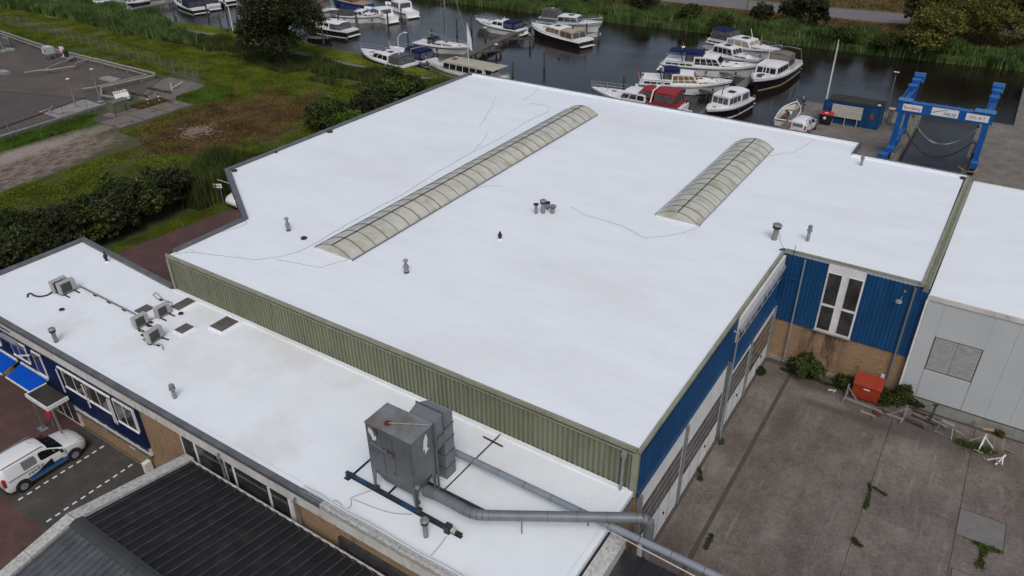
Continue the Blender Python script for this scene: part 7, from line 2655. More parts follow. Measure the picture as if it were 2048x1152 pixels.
boat('cruiser', 'motor boat', 'white cruiser with slate blue hull and grey cockpit tent at the grassy bank', 11.0, 3.7, 1.15, 1.7, 'hull_navy', W_,
     [('saloon', -.22, .20, .86, .70, 1.0, 2.15, 1.35, .1, .18, W_, 'glass_car', 3, 2, 0, .38, .88, W_), ('trunk', .12, .38, .66, .38, 1.2, 1.5, .4, 0, .08, W_, G_, 1, 0, 0, .3, .7, W_),
      ('canopy', -.44, -.22, .84, .82, 1.0, 2.15, .05, .35, .12, 'canvas_grey', 'glass_canvas', 2, 0, 2, .15, .82, 'canvas_grey')],
     (724, 104), (820, 128), zdeck=.45, railu=(.55, 1), railh=.8, extras=multi(hatch(.02, 0, 2.25, .7, 'hull_navy'), hatch(-.12, 0, 2.26, .8, 'felt_dark'), hatch(.26, 0, 1.58, .5)), fend=2, boot='boat_white')
boat('launch', 'motor boat', 'white launch with two-part navy canopy moored behind the slate blue hull', 9.6, 3.4, 1.0, 1.5, W_, W_,
     [('canopy', -.42, -.20, .82, .80, .95, 2.2, .1, .25, .12, 'canvas_navy', 'glass_canvas', 2, 0, 2, .25, .8, 'canvas_navy'), ('canopy', -.17, .02, .78, .66, 1.2, 2.2, .5, .05, .12, 'canvas_navy', 'glass_canvas', 2, 2, 0, .2, .8, 'canvas_navy'),
      ('trunk', .0, .34, .70, .42, 1.05, 1.4, .5, 0, .1, W_, G_, 2, 0, 0, .3, .7, W_)],
     (779, 97), (862, 119), zdeck=.35, railu=(.5, 1), railh=.7, extras=multi(arch(-.18, .8, 1.2, 2.35, 'chrome', .2, False)), fend=1)
boat('house_boat', 'motor boat', 'cream cruiser with very long flat beige roof behind the west roof corner', 13.6, 4.0, 1.25, 1.8, 'boat_cream', 'boat_cream',
     [('cabin', -.38, .20, .82, .78, 1.05, 2.55, .35, .1, .08, 'boat_cream', G_, 6, 3, 2, .38, .88, 'beige'), ('trunk', .16, .40, .70, .46, 1.3, 1.75, .4, 0, .1, 'boat_cream', 'glass_cream', 2, 0, 0, .3, .7, 'boat_cream'),
      ('awning_roof', -.48, -.36, .8, .8, 2.5, 2.56, 0, 0, 0, 'boat_cream', G_, 0, 0, 0, .2, .8, 'beige')],
     (854, 126), (1002, 156), zdeck=.55, railu=(.0, 1), railh=.35, extras=multi(hatch(.10, 0, 2.68, .7, 'rib_dark'), hatch(.3, 0, 1.85, .4, 'rib_dark')), fend=1, deck='boat_cream')


def sailrig(t, L, B, sh):
    MB().tube([(.06*L, 0, 1.3), (.06*L, 0, 14)], .085, 8).build('mast', ['steel_galv'], t)
    MB().bar((.06*L, 0, 2.25), (-.30*L, 0, 2.6), .12, .14).build('boom', ['steel_galv'], t)
    MB().bar((.06*L, -1.0, 7.2), (.06*L, 1.0, 7.2), .06, .03).build('spreader', ['steel_galv'], t)
    o = MB()
    o.tube([(.49*L, 0, 1.3), (.065*L, 0, 13.9)], .035, 5)
    for s in (-1, 1):
        o.tube([(.05*L, s*B*.46, 1.1), (.06*L, s*.95, 7.2), (.06*L, 0, 13.9)], .012, 4)
    o.tube([(-.49*L, 0, 1.0), (.06*L, 0, 13.9)], .012, 4)
    o.build('stay', ['steel_galv'], t)


boat('sailing_boat', 'sailing boat', 'white sailing boat with tall mast and black sprayhood moored at the jetty', 10.2, 3.3, 1.0, 1.35, W_, W_,
     [('coachroof', -.18, .26, .58, .40, .95, 1.35, .6, 0, .12, W_, G_, 2, 0, 0, .3, .75, W_), ('sprayhood', -.24, -.10, .56, .54, 1.1, 1.95, .45, .0, .10, 'black', 'glass_canvas', 1, 2, 0, .3, .75, 'black')],
     (927, 96), (848, 84), zdeck=.2, railu=(0, 1), railh=.5, extras=multi(sailrig, hatch(.05, 0, 1.45, .5), hatch(.3, 0, 1.2, .4)), fend=1, bow_rake=1.1)
boat('cruiser', 'motor boat', 'white cruiser with navy canopy and blue fenders, bow to the right, in the far row', 8.8, 3.1, 1.05, 1.5, W_, W_,
     [('saloon', -.10, .14, .82, .76, 1.0, 2.0, .45, .1, .1, W_, G_, 2, 3, 0, .4, .88, W_), ('trunk', .0, .34, .74, .48, 1.1, 1.55, .4, 0, .1, W_, G_, 3, 2, 0, .3, .8, W_),
      ('canopy', -.44, -.02, .82, .80, 1.0, 2.35, .5, .15, .12, 'glass_canvas', 'glass_canvas', 2, 0, 0, .2, .8, 'canvas_navy')],
     (757, 32), (687, 28), zdeck=.4, railu=(.5, 1), railh=.35, fend=3, fendcol='hull_blue')
boat('cruiser', 'motor boat', 'black-hulled white-topped cruiser with dark cockpit tent right of the big tree', 11.0, 3.7, 1.1, 1.55, 'hull_black', W_,
     [('saloon', -.15, .14, .84, .76, .95, 2.15, .8, -.1, .12, W_, G_, 2, 3, 0, .45, .85, W_), ('canopy', -.36, -.14, .82, .82, 1.0, 2.05, .1, .4, .12, 'canvas_grey', 'glass_canvas', 2, 0, 2, .15, .85, W_),
      ('trunk', .10, .36, .72, .46, 1.1, 1.5, .5, 0, .08, W_, 'glass_canvas', 2, 0, 0, .3, .75, W_)],
     (614, 44), (702, 58), zdeck=.5, railu=(.0, .2), railh=.6, extras=multi(hatch(-.02, 0, 2.25, .7, 'glass_canvas'), hatch(.22, 0, 1.6, .6, 'glass_canvas')), fend=0, boot='boat_white')
boat('cruiser', 'motor boat', 'plain white cruiser with white cabin top right of the navy-canopy boat', 10.0, 3.4, 1.15, 1.5, W_, W_,
     [('saloon', -.32, .06, .84, .78, 1.0, 2.2, .9, .4, .12, W_, 'glass_canvas', 3, 2, 1, .35, .88, W_), ('trunk', .02, .34, .72, .48, 1.15, 1.6, .6, 0, .1, W_, G_, 2, 0, 0, .3, .8, W_)],
     (726, 14), (788, 34), zdeck=.5, railu=(.0, .4), railh=.4, fend=0)
boat('cruiser', 'motor boat', 'white cruiser with tall rear windscreen at the right end of the far row', 10.0, 3.4, 1.05, 1.5, W_, W_,
     [('saloon', -.26, .10, .84, .78, 1.0, 2.5, .6, .15, .12, W_, 'glass_canvas', 3, 2, 1, .35, .88, W_), ('trunk', .05, .34, .72, .48, 1.15, 1.6, .5, 0, .1, W_, G_, 2, 0, 0, .3, .8, W_)],
     (768, 6), (829, 25), zdeck=.4, railu=(.0, .4), railh=.5, fend=0)
boat('sloop', 'sailing boat', 'wooden decked sloop with bright blue hull at the top of the picture', 11.0, 3.4, 1.1, 1.5, 'hull_blue', 'hull_blue',
     [('cabin', -.2, .15, .5, .4, 1.0, 1.5, .3, .1, .06, 'teak', G_, 2, 0, 0, .3, .7, 'teak')], (664, -6), (735, 6), zdeck=.5, rail=None, fend=1, deck='timber_new', fendcol='red')
boat('cruiser', 'motor boat', 'small white cruiser half behind the big tree crown', 8.5, 3.0, 1.0, 1.4, W_, W_,
     [('saloon', -.2, .14, .82, .72, .95, 1.9, .5, .1, .12, W_, G_, 3, 3, 0, .4, .85, W_)], (650, 20), (598, 22), zdeck=.4, railu=(.5, 1), railh=.4, fend=1)
boat('barge', 'motor boat', 'dark hulled boat with brown tent canopy behind the small white cruiser', 9.5, 3.4, 1.0, 1.3, 'boat_grey', 'rib_dark',
     [('canopy', -.40, .18, .86, .80, .95, 2.5, .2, .1, .10, 'canvas_brown', 'canvas_taupe', 4, 2, 0, .25, .85, 'canvas_brown')], (672, 20), (606, 12), zdeck=.4, rail=None, fend=0)
boat('cruiser', 'motor boat', 'white cruiser with pale grey cockpit tent at the far upper left bank', 10.8, 3.5, 1.1, 1.6, W_, W_,
     [('saloon', -.12, .16, .84, .74, 1.0, 2.1, .6, .1, .12, W_, G_, 2, 2, 0, .4, .85, W_), ('canopy', -.40, -.10, .84, .82, 1.0, 2.15, .1, .2, .12, 'boat_grey', 'glass_canvas', 3, 0, 2, .15, .85, 'boat_grey')],
     (184, 6), (250, 18), zdeck=.4, railu=(.0, .15), railh=.4, fend=0)
boat('cruiser', 'motor boat', 'white cruiser with dark blue hull second from the upper left bank', 10.0, 3.3, 1.1, 1.6, 'hull_navy', W_,
     [('saloon', -.1, .2, .8, .7, 1.0, 1.9, .6, .1, .12, W_, 'glass_canvas', 3, 3, 0, .35, .85, W_)], (285, 2), (222, 8-6), zdeck=.5, railu=(.5, 1), fend=0)
boat('cruiser', 'motor boat', 'low white cruiser cut by the top edge left of the grey jetty', 9.5, 3.3, 1.1, 1.5, W_, W_,
     [('saloon', -.1, .2, .8, .7, 1.0, 1.7, .6, .1, .12, W_, 'glass_canvas', 3, 3, 0, .35, .85, W_)], (322, -4), (262, -6), zdeck=.5, railu=(.5, 1), fend=0)
boat('cruiser', 'motor boat', 'black and white cruiser with navy cockpit tent, first right of the grey jetty', 12.6, 3.9, 1.05, 1.7, 'hull_black', W_,
     [('saloon', -.10, .18, .84, .74, 1.0, 2.1, .6, .1, .12, W_, G_, 2, 2, 0, .4, .85, W_), ('canopy', -.36, -.08, .84, .82, 1.0, 2.2, .1, .35, .12, 'black', 'glass_boat', 2, 0, 2, .15, .85, 'canvas_navy')],
     (346, -4), (408, 20), zdeck=.3, railu=(.4, .9), railh=.4, fend=0, boot='boat_white')
boat('cruiser', 'motor boat', 'white-sterned cruiser with black canopy, second right of the grey jetty', 11.5, 3.7, 1.1, 1.6, 'boat_grey', W_,
     [('canopy', -.40, -.05, .84, .82, 1.0, 2.2, .1, .35, .12, 'black', 'glass_boat', 2, 0, 2, .15, .85, 'canvas_navy')],
     (378, -10), (434, 13), zdeck=.3, railu=(.0, .3), railh=.5, fend=0)
boat('cruiser', 'motor boat', 'white and black boat cut by the top edge, last before the open water', 9.5, 3.5, 1.1, 1.5, 'hull_black', W_,
     [('saloon', -.1, .2, .8, .7, 1.0, 1.8, .6, .1, .12, W_, 'glass_canvas', 3, 3, 0, .35, .85, W_)], (412, -12), (462, 2), zdeck=.3, railu=(.0, .4), fend=0)


def greyextra(t, L, B, sh):
    MB().tube([(-.50*L, -1.5, 1.2), (-.42*L, -1.45, 3.3), (-.40*L, 0, 3.5), (-.42*L, 1.45, 3.3), (-.50*L, 1.5, 1.2)], .09, 6).build('radar_arch', ['canvas_taupe'], t)
    MB().tube([(.20*L, 0, 1.5), (.18*L, 0, 4.6)], .05, 6).build('mast', ['white_plain'], t)
    MB().bev(.33*L, .37*L, -.3, .3, 1.75, 2.0, .03).build('anchor_winch', ['black'], t)
    MB().bar((-.34*L, -1.5, 1.2), (-.34*L, -1.5, 2.2), .4, .05).build('screen', ['canvas_taupe'], t)
    hatch(.28, 0, 1.75, .6)(t, L, B, sh)


boat('cruiser', 'motor boat', 'long steel cruiser with taupe canopy and dark hull, bow towards the quay', 13.8, 4.1, 1.2, 1.85, 'hull_black', 'boat_white',
     [('wheelhouse', -.10, .20, .78, .72, 1.05, 2.55, .30, .1, .08, W_, G_, 4, 3, 0, .42, .88, W_), ('trunk', .18, .38, .64, .44, 1.25, 1.68, .2, 0, .06, W_, G_, 0, 0, 0, .3, .7, W_),
      ('canopy', -.28, -.10, .72, .72, 1.75, 3.2, .35, .0, .12, 'canvas_taupe', 'glass_canvas', 1, 3, 0, .08, .55, 'canvas_taupe'), ('aft_deck', -.46, -.10, .86, .88, 1.0, 1.75, .0, .0, .03, W_, G_, 0, 0, 0, .3, .7, 'boat_grey')],
     (1496, 172), (1590, 116), zdeck=.6, railu=(.3, 1), railh=.4, extras=greyextra, fend=0, boot='canvas_beige')


def wheelextra(t, L, B, sh):
    MB().tube([(.17*L, 0, 1.4), (.14*L, 0, 3.9)], .055, 6).build('mast', ['bark'], t)
    hatch(.30, 0, 1.45, .5)(t, L, B, sh)
    hatch(-.04, .3, 2.62, .8, 'felt_dark')(t, L, B, sh)


boat('wheelhouse_boat', 'motor boat', 'small white wheelhouse cruiser with dark hull beside the quay jetty', 9.2, 3.2, 1.1, 1.6, 'hull_black', W_,
     [('wheelhouse', -.12, .18, .80, .72, 1.0, 2.5, .12, .1, .06, W_, 'glass_canvas', 3, 3, 0, .40, .86, W_), ('canopy', -.34, -.12, .80, .80, 1.0, 2.45, .05, .15, .08, W_, 'glass_canvas', 1, 0, 2, .35, .85, 'boat_white'),
      ('trunk', .15, .38, .64, .42, 1.15, 1.42, .2, 0, .06, W_, G_, 0, 0, 0, .3, .7, W_)],
     (1410, 226), (1494, 188), zdeck=.5, railu=(.0, .6), railh=.35, extras=wheelextra, fend=1, boot='boat_white')


def sloopextra(t, L, B, sh):
    MB().prism([(-.42*L, -B*.36), (.25*L, -B*.36), (.40*L, -.1), (.40*L, .1), (.25*L, B*.36), (-.42*L, B*.36)], .12, .18).build('floor', ['canvas_brown'], t)
    for x in (-.36, .22):
        MB().bev(x*L-.25, x*L+.25, -B*.38, B*.38, .45, .52, .02).build('thwart', ['teak'], t)
    MB().bev(-.12*L, .02*L, -.3, .3, .18, .85, .05).build('console', ['boat_white'], t)
    MB().bev(-.28*L, -.16*L, -.35, .35, .18, .75, .05).build('engine_box', ['canvas_brown'], t)
    MB().tube([(-.14*L, 0, .8), (-.17*L, 0, 1.0)], .22, 12).build('steering_wheel', ['hull_navy'], t)
    U = [i/16 for i in range(17)]
    o = MB()
    for s in (1, -1):
        o.tube([((u-.5)*L, s*hb_(u, B, 2.2)*.97, sh(u)+.02) for u in U], .07, 6)
    o.tube([(-.5*L, -B*.42, sh(0)+.02), (-.5*L, B*.42, sh(0)+.02)], .07, 6)
    o.build('gunwale', ['boat_white'], t)
    MB().lathe([(.02, 0), (.03, .2), (.05, .3)], (.48*L, 0, sh(1)), 6).build('bow_post', ['boat_white'], t)


boat('open_launch', 'open boat', 'small open white launch with brown floor moored at the quay corner', 6.6, 2.3, .75, 1.1, 'boat_cream', 'hull_black', [], (1596, 203), (1564, 240), zdeck=.2, rail=None, extras=sloopextra, fend=0, open_=True, bl=2.2, bow_rake=.5, stripe='boat_white')
# grey rubber dinghy behind the black-hulled cruiser
p = at(1186, 72, -.2)
t = thing('rubber_dinghy', 'pale grey rubber dinghy hung behind the black-hulled cruiser', 'dinghy', (p.x, p.y, WZ+.55), R_(60))
P = [(-1.3, -.55, 0), (.5, -.55, .05), (1.1, -.35, .15), (1.35, 0, .22), (1.1, .35, .15), (.5, .55, .05), (-1.3, .55, 0)]
MB().tube(P, .2, 8).build('tube', ['boat_grey'], t, smooth=True)
MB().box(-1.2, 1.0, -.45, .45, -.08, -.02).build('floor', ['felt_dark'], t)
MB().box(-.3, 0, -.5, .5, .05, .12).build('thwart', ['boat_grey'], t)
p = at(640, 78, -.4)
t = thing('covered_skiff', 'low covered dark skiff with thin frame beside the big tree', 'open boat', (p.x, p.y, WZ), R_(5))
MB().loft([[(-2.4, -.5, .45), (-2.4, .5, .45), (-2.4, .4, 0), (-2.4, -.4, 0)], [(0, -.85, .5), (0, .85, .5), (0, .6, -.1), (0, -.6, -.1)], [(2.4, -.1, .7), (2.4, .1, .7), (2.4, .05, .1), (2.4, -.05, .1)]]).build('hull', ['hull_black'], t, fix=True)
MB().loft([[(-2.3, -.48, .46), (-2.3, .48, .46), (-2.3, 0, .6)], [(0, -.8, .52), (0, .8, .52), (0, 0, .8)], [(2.2, -.12, .7), (2.2, .12, .7), (2.2, 0, .78)]]).build('cover', ['canvas_grey'], t, fix=True)
o = MB()
o.tube([(-1.2, -.4, .5), (-1.2, -.4, 2.4), (2.0, -.4, 2.4), (2.0, -.4, .6)], .03, 5)
o.build('frame', ['chrome'], t)
# ------------------------------------------------------------------ vegetation
def leafcloud(blobs, size, seed=0, up=.35):
    """blobs: (cx, cy, cz, rx, ry, rz, clumps, leaves per clump); returns V, F of leaf quads"""
    r = np.random.default_rng(seed)
    C, Sz = [], []
    for (cx, cy, cz, rx, ry, rz, nc, nl) in blobs:
        d = r.normal(size=(nc, 3))
        d /= np.linalg.norm(d, axis=1)[:, None]
        d[:, 2] = np.where(d[:, 2] < -.55, -d[:, 2]*.6, d[:, 2])
        rad = r.uniform(.55, 1.0, nc)**.6
        rad *= 1+.16*np.sin(d[:, 0]*5+seed)*np.cos(d[:, 1]*4+cx)
        cc = d*rad[:, None]*np.array([rx, ry, rz])+np.array([cx, cy, cz])
        cs = r.uniform(.55, 1.45, nc)
        sg = (rx+ry+rz)/3*.105*cs
        p = np.repeat(cc, nl, axis=0)+r.normal(size=(nc*nl, 3))*np.repeat(sg, nl)[:, None]*np.array([1, 1, .75])
        C.append(p)
        Sz.append(r.uniform(.6, 1.35, nc*nl)*size)
    C = np.concatenate(C)
    Sz = np.concatenate(Sz)
    C[:, 2] = np.maximum(C[:, 2], .05)
    n = len(C)
    nrm = r.normal(size=(n, 3))
    nrm[:, 2] = np.abs(nrm[:, 2])+up
    nrm /= np.linalg.norm(nrm, axis=1)[:, None]
    a = np.cross(nrm, r.normal(size=(n, 3)))
    a /= np.linalg.norm(a, axis=1)[:, None]
    b = np.cross(nrm, a)
    s = Sz[:, None]
    V = np.stack([C-a*s*.6, C-b*s*.33, C+a*s*.6, C+b*s*.33], axis=1).reshape(-1, 3)
    F = np.arange(4*n).reshape(n, 4)
    return V, F


def tree(name, label, cat, loc, blobs, size, m, trunk_h, trunk_r, seed, group=None, limbs=5):
    t = thing(name, label, cat, loc, group=group)
    V, F = leafcloud(blobs, size, seed)
    link('crown', rawmesh('crown', V, F, m), t)
    r = random.Random(seed)
    tr = MB()
    if trunk_h:
        tr.tube([(0, 0, -.1), (.1*trunk_r, .1, trunk_h*.5), (.2*trunk_r, 0, trunk_h)], [trunk_r*1.25, trunk_r*.9, trunk_r*.6], 8)
        for i in range(limbs):
            bl = blobs[i % len(blobs)]
            z0 = trunk_h*r.uniform(.55, 1.0)
            e = Vector((bl[0]+r.uniform(-.4, .4)*bl[3], bl[1]+r.uniform(-.4, .4)*bl[4], bl[2]+r.uniform(-.2, .4)*bl[5]))
            mdl = Vector((0, 0, z0)).lerp(e, .5)+Vector((0, 0, .3))
            tr.tube([(0, 0, z0), mdl, e], [trunk_r*.5, trunk_r*.3, trunk_r*.08], 6)
    else:
        for i in range(limbs):
            bl = blobs[i % len(blobs)]
            e = Vector((bl[0]+r.uniform(-.5, .5)*bl[3], bl[1]+r.uniform(-.5, .5)*bl[4], bl[2]+r.uniform(0, .4)*bl[5]))
            tr.tube([(bl[0]*.6+r.uniform(-.2, .2), bl[1]*.6+r.uniform(-.2, .2), -.1), Vector((bl[0]*.6, bl[1]*.6, 0)).lerp(e, .5), e], [.07, .05, .02], 5)
    tr.build('trunk' if trunk_h else 'stems', ['bark'], t)
    return t


def blobs_round(R, H, n, seed, nc=40, nl=30, z0=.3, flat=1.0):
    r = random.Random(seed)
    out = [(0, 0, z0+H*.5, R*.78, R*.78, H*.5, int(nc*1.6), nl)]
    for i in range(n):
        a = 6.283*i/n+r.uniform(-.3, .3)
        q = r.uniform(.42, .66)*R
        rr = r.uniform(.34, .50)*R
        z = z0+H*r.uniform(.25, .72)
        out.append((q*math.cos(a), q*math.sin(a), z, rr, rr, rr*flat*r.uniform(.8, 1.1), nc, nl))
    return out


# the big dark tree on the meadow
tree('tree', 'big dark round-crowned tree standing in the meadow by the marina', 'tree', (-89.0, 75.2, 0), [(b[0], b[1], b[2], b[3], b[4], b[5], b[6], b[7]) for b in blobs_round(6.6, 10.5, 12, 3, 62, 42, 1.2, .9)]+[(1.5, -2.2, 3.2, 3.2, 3.0, 2.3, 60, 40), (-2, -2.5, 3.6, 3.2, 2.8, 2.4, 60, 40)], .30, 'leaf_dark', 5.0, .38, 3, limbs=9)
# rounded bushes behind the west kerb
BU = [((655, 258), 2.7, 3.3, 'leaf_mid', 'round dark green bush nearest the middle of the west kerb'), ((790, 212), 3.4, 4.3, 'leaf_mid', 'large dark bush in front of the towpath at the upper west kerb'), ((742, 236), 2.3, 2.9, 'leaf_dark', 'middle dark bush between the two larger kerb bushes'),
      ((700, 262), 1.9, 2.4, 'leaf_bright', 'small bright green shrub between kerb bushes'), ((822, 206), 2.2, 3.0, 'leaf_mid', 'bush right beside the ivory boat')]
for i, (pxy, R, H, m, lab) in enumerate(BU):
    p = at(*pxy, 0)
    tree('bush', lab, 'bush', (p.x, p.y, 0), blobs_round(R, H, 8, 20+i, 46, 34, .2, .95), .25, m, 0, 0, 20+i, group='bushes behind the west kerb of the hall')
# hedge along the access road: individual shrubs
r7 = random.Random(5)
HG = []
for i in range(12):
    u = i/11
    x = -59.6+r7.uniform(-.3, .3)
    y = 20.5+u*15.0
    HG.append((x, y, r7.uniform(1.8, 2.6), r7.uniform(2.5, 4.1), 'leaf_mid' if i % 4 == 1 else 'leaf_dark'))
    HG.append((x-3.3+r7.uniform(-.5, .5), y+r7.uniform(-.6, .6), r7.uniform(1.8, 2.6), r7.uniform(2.1, 3.5), 'leaf_dark' if i % 3 else 'leaf_mid'))
hl = ['dark shrub of the hedge row beside the access road', 'dark shrub of the inner hedge row towards the meadow']
for i, (x, y, R, H, m) in enumerate(HG):
    if y > 33.5 and x < -61.5:
        continue
    tree('shrub', {0: 'leftmost dark shrub of the front hedge row, nearest the low roof corner', 22: 'last dark shrub of the front hedge row, next to the reeds'}.get(i, hl[i % 2]), 'shrub', (x, y, 0), blobs_round(R, H, 6, 60+i, 44, 30, .1, .95), .22, m, 0, 0, 60+i, group=('front row of the dense dark hedge by the access road', 'inner row of the dense dark hedge by the access road')[i % 2], limbs=4)
for (x, y, R, H, m, lab) in ((-60.9, 19.2, 2.6, 6.4, 'leaf_mid', 'taller conical dark tree at the left end of the hedge'), (-65.5, 18.0, 3.4, 5.0, 'leaf_mid', 'broad olive bush at the left picture edge'), (-63.5, 14.0, 3.0, 4.5, 'leaf_dark', 'dark bush behind the far low roof corner'),
                             (-60.0, 14.5, 2.6, 4.2, 'leaf_dark', 'dark bush pressed against the far low roof corner'), (-58.6, 17.6, 1.9, 3.4, 'leaf_dark', 'low dark bush at the corner lamp of the low roof')):
    bb = blobs_round(R, H*.8, 7, int(x*7) % 97, 50, 34, .2, 1.1)
    if H > 6:
        bb.append((0, 0, H*.86, R*.42, R*.42, H*.2, 50, 30))
    tree('bushy_tree', lab, 'tree', (x, y, 0), bb, .23, m, 1.0, .15, int(abs(x)*3))
# trees on the far bank
FB = [((1615, 62), 3.4, 7.0, 'leaf_dark', 'dark upright tree on the far bank right of the road lamp'), ((1577, 45), 2.3, 3.8, 'leaf_dark', 'low dark bush left of the upright far tree'), ((1280, 28), 3.6, 3.6, 'leaf_dark', 'dark low bush on the far bank above the open water'),
      ((1195, 12), 3.6, 3.4, 'leaf_dark', 'dark bush at the top edge behind the grey cruiser'), ((1378, 46), 2.2, 2.6, 'leaf_mid', 'small green bush on the far bank'), ((1520, 47), 2.1, 3.2, 'leaf_dark', 'dark thin bush beside the bare sapling'),
      ((1852, 108), 4.4, 6.6, 'leaf_olive', 'olive willow bush at the far water edge'), ((1912, 84), 6.8, 9.6, 'leaf_olive', 'large yellow-green willow on the far bank'), ((1965, 100), 4.8, 7.2, 'leaf_olive', 'olive bush under the dark right-hand trees'),
      ((1840, 62), 3.6, 7.5, 'leaf_mid', 'dark slim tree left of the yellow-green willow'), ((2042, 98), 5.4, 9.5, 'leaf_dark', 'tall dark tree cut by the upper right corner'), ((2005, 60), 5.2, 9.0, 'leaf_dark', 'dark tree behind the willow at the upper right'),
      ((1760, 100), 2.0, 2.0, 'leaf_mid', 'low round shrub at the far water edge'), ((1690, 88), 2.2, 2.0, 'leaf_mid', 'low shrub between reeds on the far bank'), ((1655, 84), 1.8, 1.7, 'leaf_reed', 'pale shrub among the far reeds'), ((1440, 64), 2.4, 2.2, 'leaf_mid', 'rounded waterside shrub behind the far cruiser row')]
for i, (pxy, R, H, m, lab) in enumerate(FB):
    p = at(*pxy, 0)
    big = H > 5
    tree('tree' if big else 'bush', lab, 'tree' if big else 'bush', (p.x, p.y, 0), blobs_round(R, H, 8 if big else 6, 200+i, 58 if big else 36, 34, .3, 1.0), .28 if big else .25, m, H*.4 if big else 0, .2, 200+i, group='trees and bushes on the far bank')
p = at(1490, 36, 0)
t = thing('sapling', 'bare thin sapling beside the far road', 'tree', (p.x, p.y, 0))
o = MB()
o.tube([(0, 0, 0), (.1, 0, 2.2), (.05, .1, 4.4)], [.06, .04, .015], 5)
for k in range(14):
    a = k*2.4
    z = 1.2+k*.2
    o.tube([(0.05, 0, z), (.7*math.cos(a), .7*math.sin(a), z+.7)], [.02, .006], 4)
o.build('trunk', ['bark'], t)
p = at(1568, 22, 0)
t = thing('road_post', 'slim white post beside the far road', 'post', (p.x, p.y, 0))
MB().tube([(0, 0, 0), (.1, 0, 4.2)], .06, 6).build('pole', ['white_plain'], t)


# plants in the yard
def plant(px, py, R, H, m, label, size=.11, nc=30, nl=24, seed=1, name='weed'):
    p = at(px, py, .03)
    return tree(name, label, 'plant', (p.x, p.y, .03), blobs_round(R, H, 6, seed, nc, nl, .03, .9), size, m, 0, 0, seed, limbs=6)


plant(1612, 748, 1.1, 1.15, 'leaf_mid', 'big leafy weed bush at the brick wall between the two downpipes', seed=301, nc=44, nl=18, size=.13)
plant(1686, 772, .55, .75, 'leaf_mid', 'small leafy weed left of the orange box', seed=302, nc=24)
plant(1772, 806, .75, .85, 'leaf_mid', 'leafy weed bush right of the orange box', seed=303, nc=34)
plant(1801, 811, .55, 1.5, 'leaf_mid', 'taller leafy sapling against the grey shed', seed=304, nc=30)
plant(1830, 812, .45, .5, 'leaf_dark', 'low dark weed behind the grey frame end', seed=305, nc=20)
plant(1998, 872, .26, .35, 'leaf_olive', 'small yellow-green weed tuft at the shed plinth', seed=306, nc=14, size=.08)
plant(1521, 748, .34, .40, 'leaf_dark', 'small weed at the folding door corner', seed=307, nc=14, size=.08)


def blades(poly, n, h, w, m, name, label, seed, lean=.35, hv=.5, dens=None, z=0.0, clump=None, hole=None):
    """upright grass or reed blades filling a ground polygon; one uncountable mass"""
    r = np.random.default_rng(seed)
    P = np.array(poly, float)
    lo, hi = P.min(0), P.max(0)
    pts = []
    got = 0
    while got < n:
        q = r.uniform(lo, hi, size=(n*2, 2))
        ins = np.zeros(len(q), bool)
        j = len(P)-1
        for i in range(len(P)):
            c1 = (P[i, 1] > q[:, 1]) != (P[j, 1] > q[:, 1])
            xx = (P[j, 0]-P[i, 0])*(q[:, 1]-P[i, 1])/(P[j, 1]-P[i, 1]+1e-12)+P[i, 0]
            ins ^= c1 & (q[:, 0] < xx)
            j = i
        q = q[ins]
        if hole:
            dd = np.hypot((q[:, 0]-hole[0])/hole[2], (q[:, 1]-hole[1])/hole[3])+.22*np.sin(q[:, 0]*.9+2*np.sin(q[:, 1]*.5))+r.normal(size=len(q))*.16
            q = q[dd > 1] if hole[4] else q[dd < 1.05]
        if clump:
            f = .5+.5*np.sin(q[:, 0]*clump[0]+1.3*np.sin(q[:, 1]*clump[1]))*np.cos(q[:, 1]*clump[0]*1.3+1.7*np.sin(q[:, 0]*clump[1]*.8))
            f = f+r.uniform(-.25, .25, len(q))
            q = q[f > clump[2]]
        pts.append(q)
        got += len(q)
        if len(q) == 0:
            break
    q = np.concatenate(pts)[:n]
    n = len(q)
    big = .75+.45*np.sin(q[:, 0]*.55+seed)*np.sin(q[:, 1]*.7)
    H = h*(1-hv/2+r.uniform(0, hv, n))*big.clip(.45, 1.3)
    a = r.uniform(0, 6.283, n)
    ww = w*r.uniform(.6, 1.3, n)
    dx, dy = np.cos(a)*ww/2, np.sin(a)*ww/2
    la = r.uniform(0, 6.283, n)
    ll = r.uniform(0, lean, n)*H
    b0 = np.stack([q[:, 0]-dx, q[:, 1]-dy, np.full(n, z-.03)], 1)
    b1 = np.stack([q[:, 0]+dx, q[:, 1]+dy, np.full(n, z-.03)], 1)
    m0 = np.stack([q[:, 0]+dx*.8+np.cos(la)*ll*.35, q[:, 1]+dy*.8+np.sin(la)*ll*.35, z+H*.6], 1)
    m1 = np.stack([q[:, 0]-dx*.8+np.cos(la)*ll*.35, q[:, 1]-dy*.8+np.sin(la)*ll*.35, z+H*.6], 1)
    tp = np.stack([q[:, 0]+np.cos(la)*ll, q[:, 1]+np.sin(la)*ll, z+H], 1)
    V = np.stack([b0, b1, m0, m1, tp], 1).reshape(-1, 3)
    base = np.arange(n)[:, None]*5
    F = np.concatenate([base+np.array([0, 1, 2]), base+np.array([0, 2, 3]), base+np.array([3, 2, 4])])
    o = link(name, rawmesh(name, V, F, m))
    return tag(o, label, name.replace('_', ' '), kind='stuff')


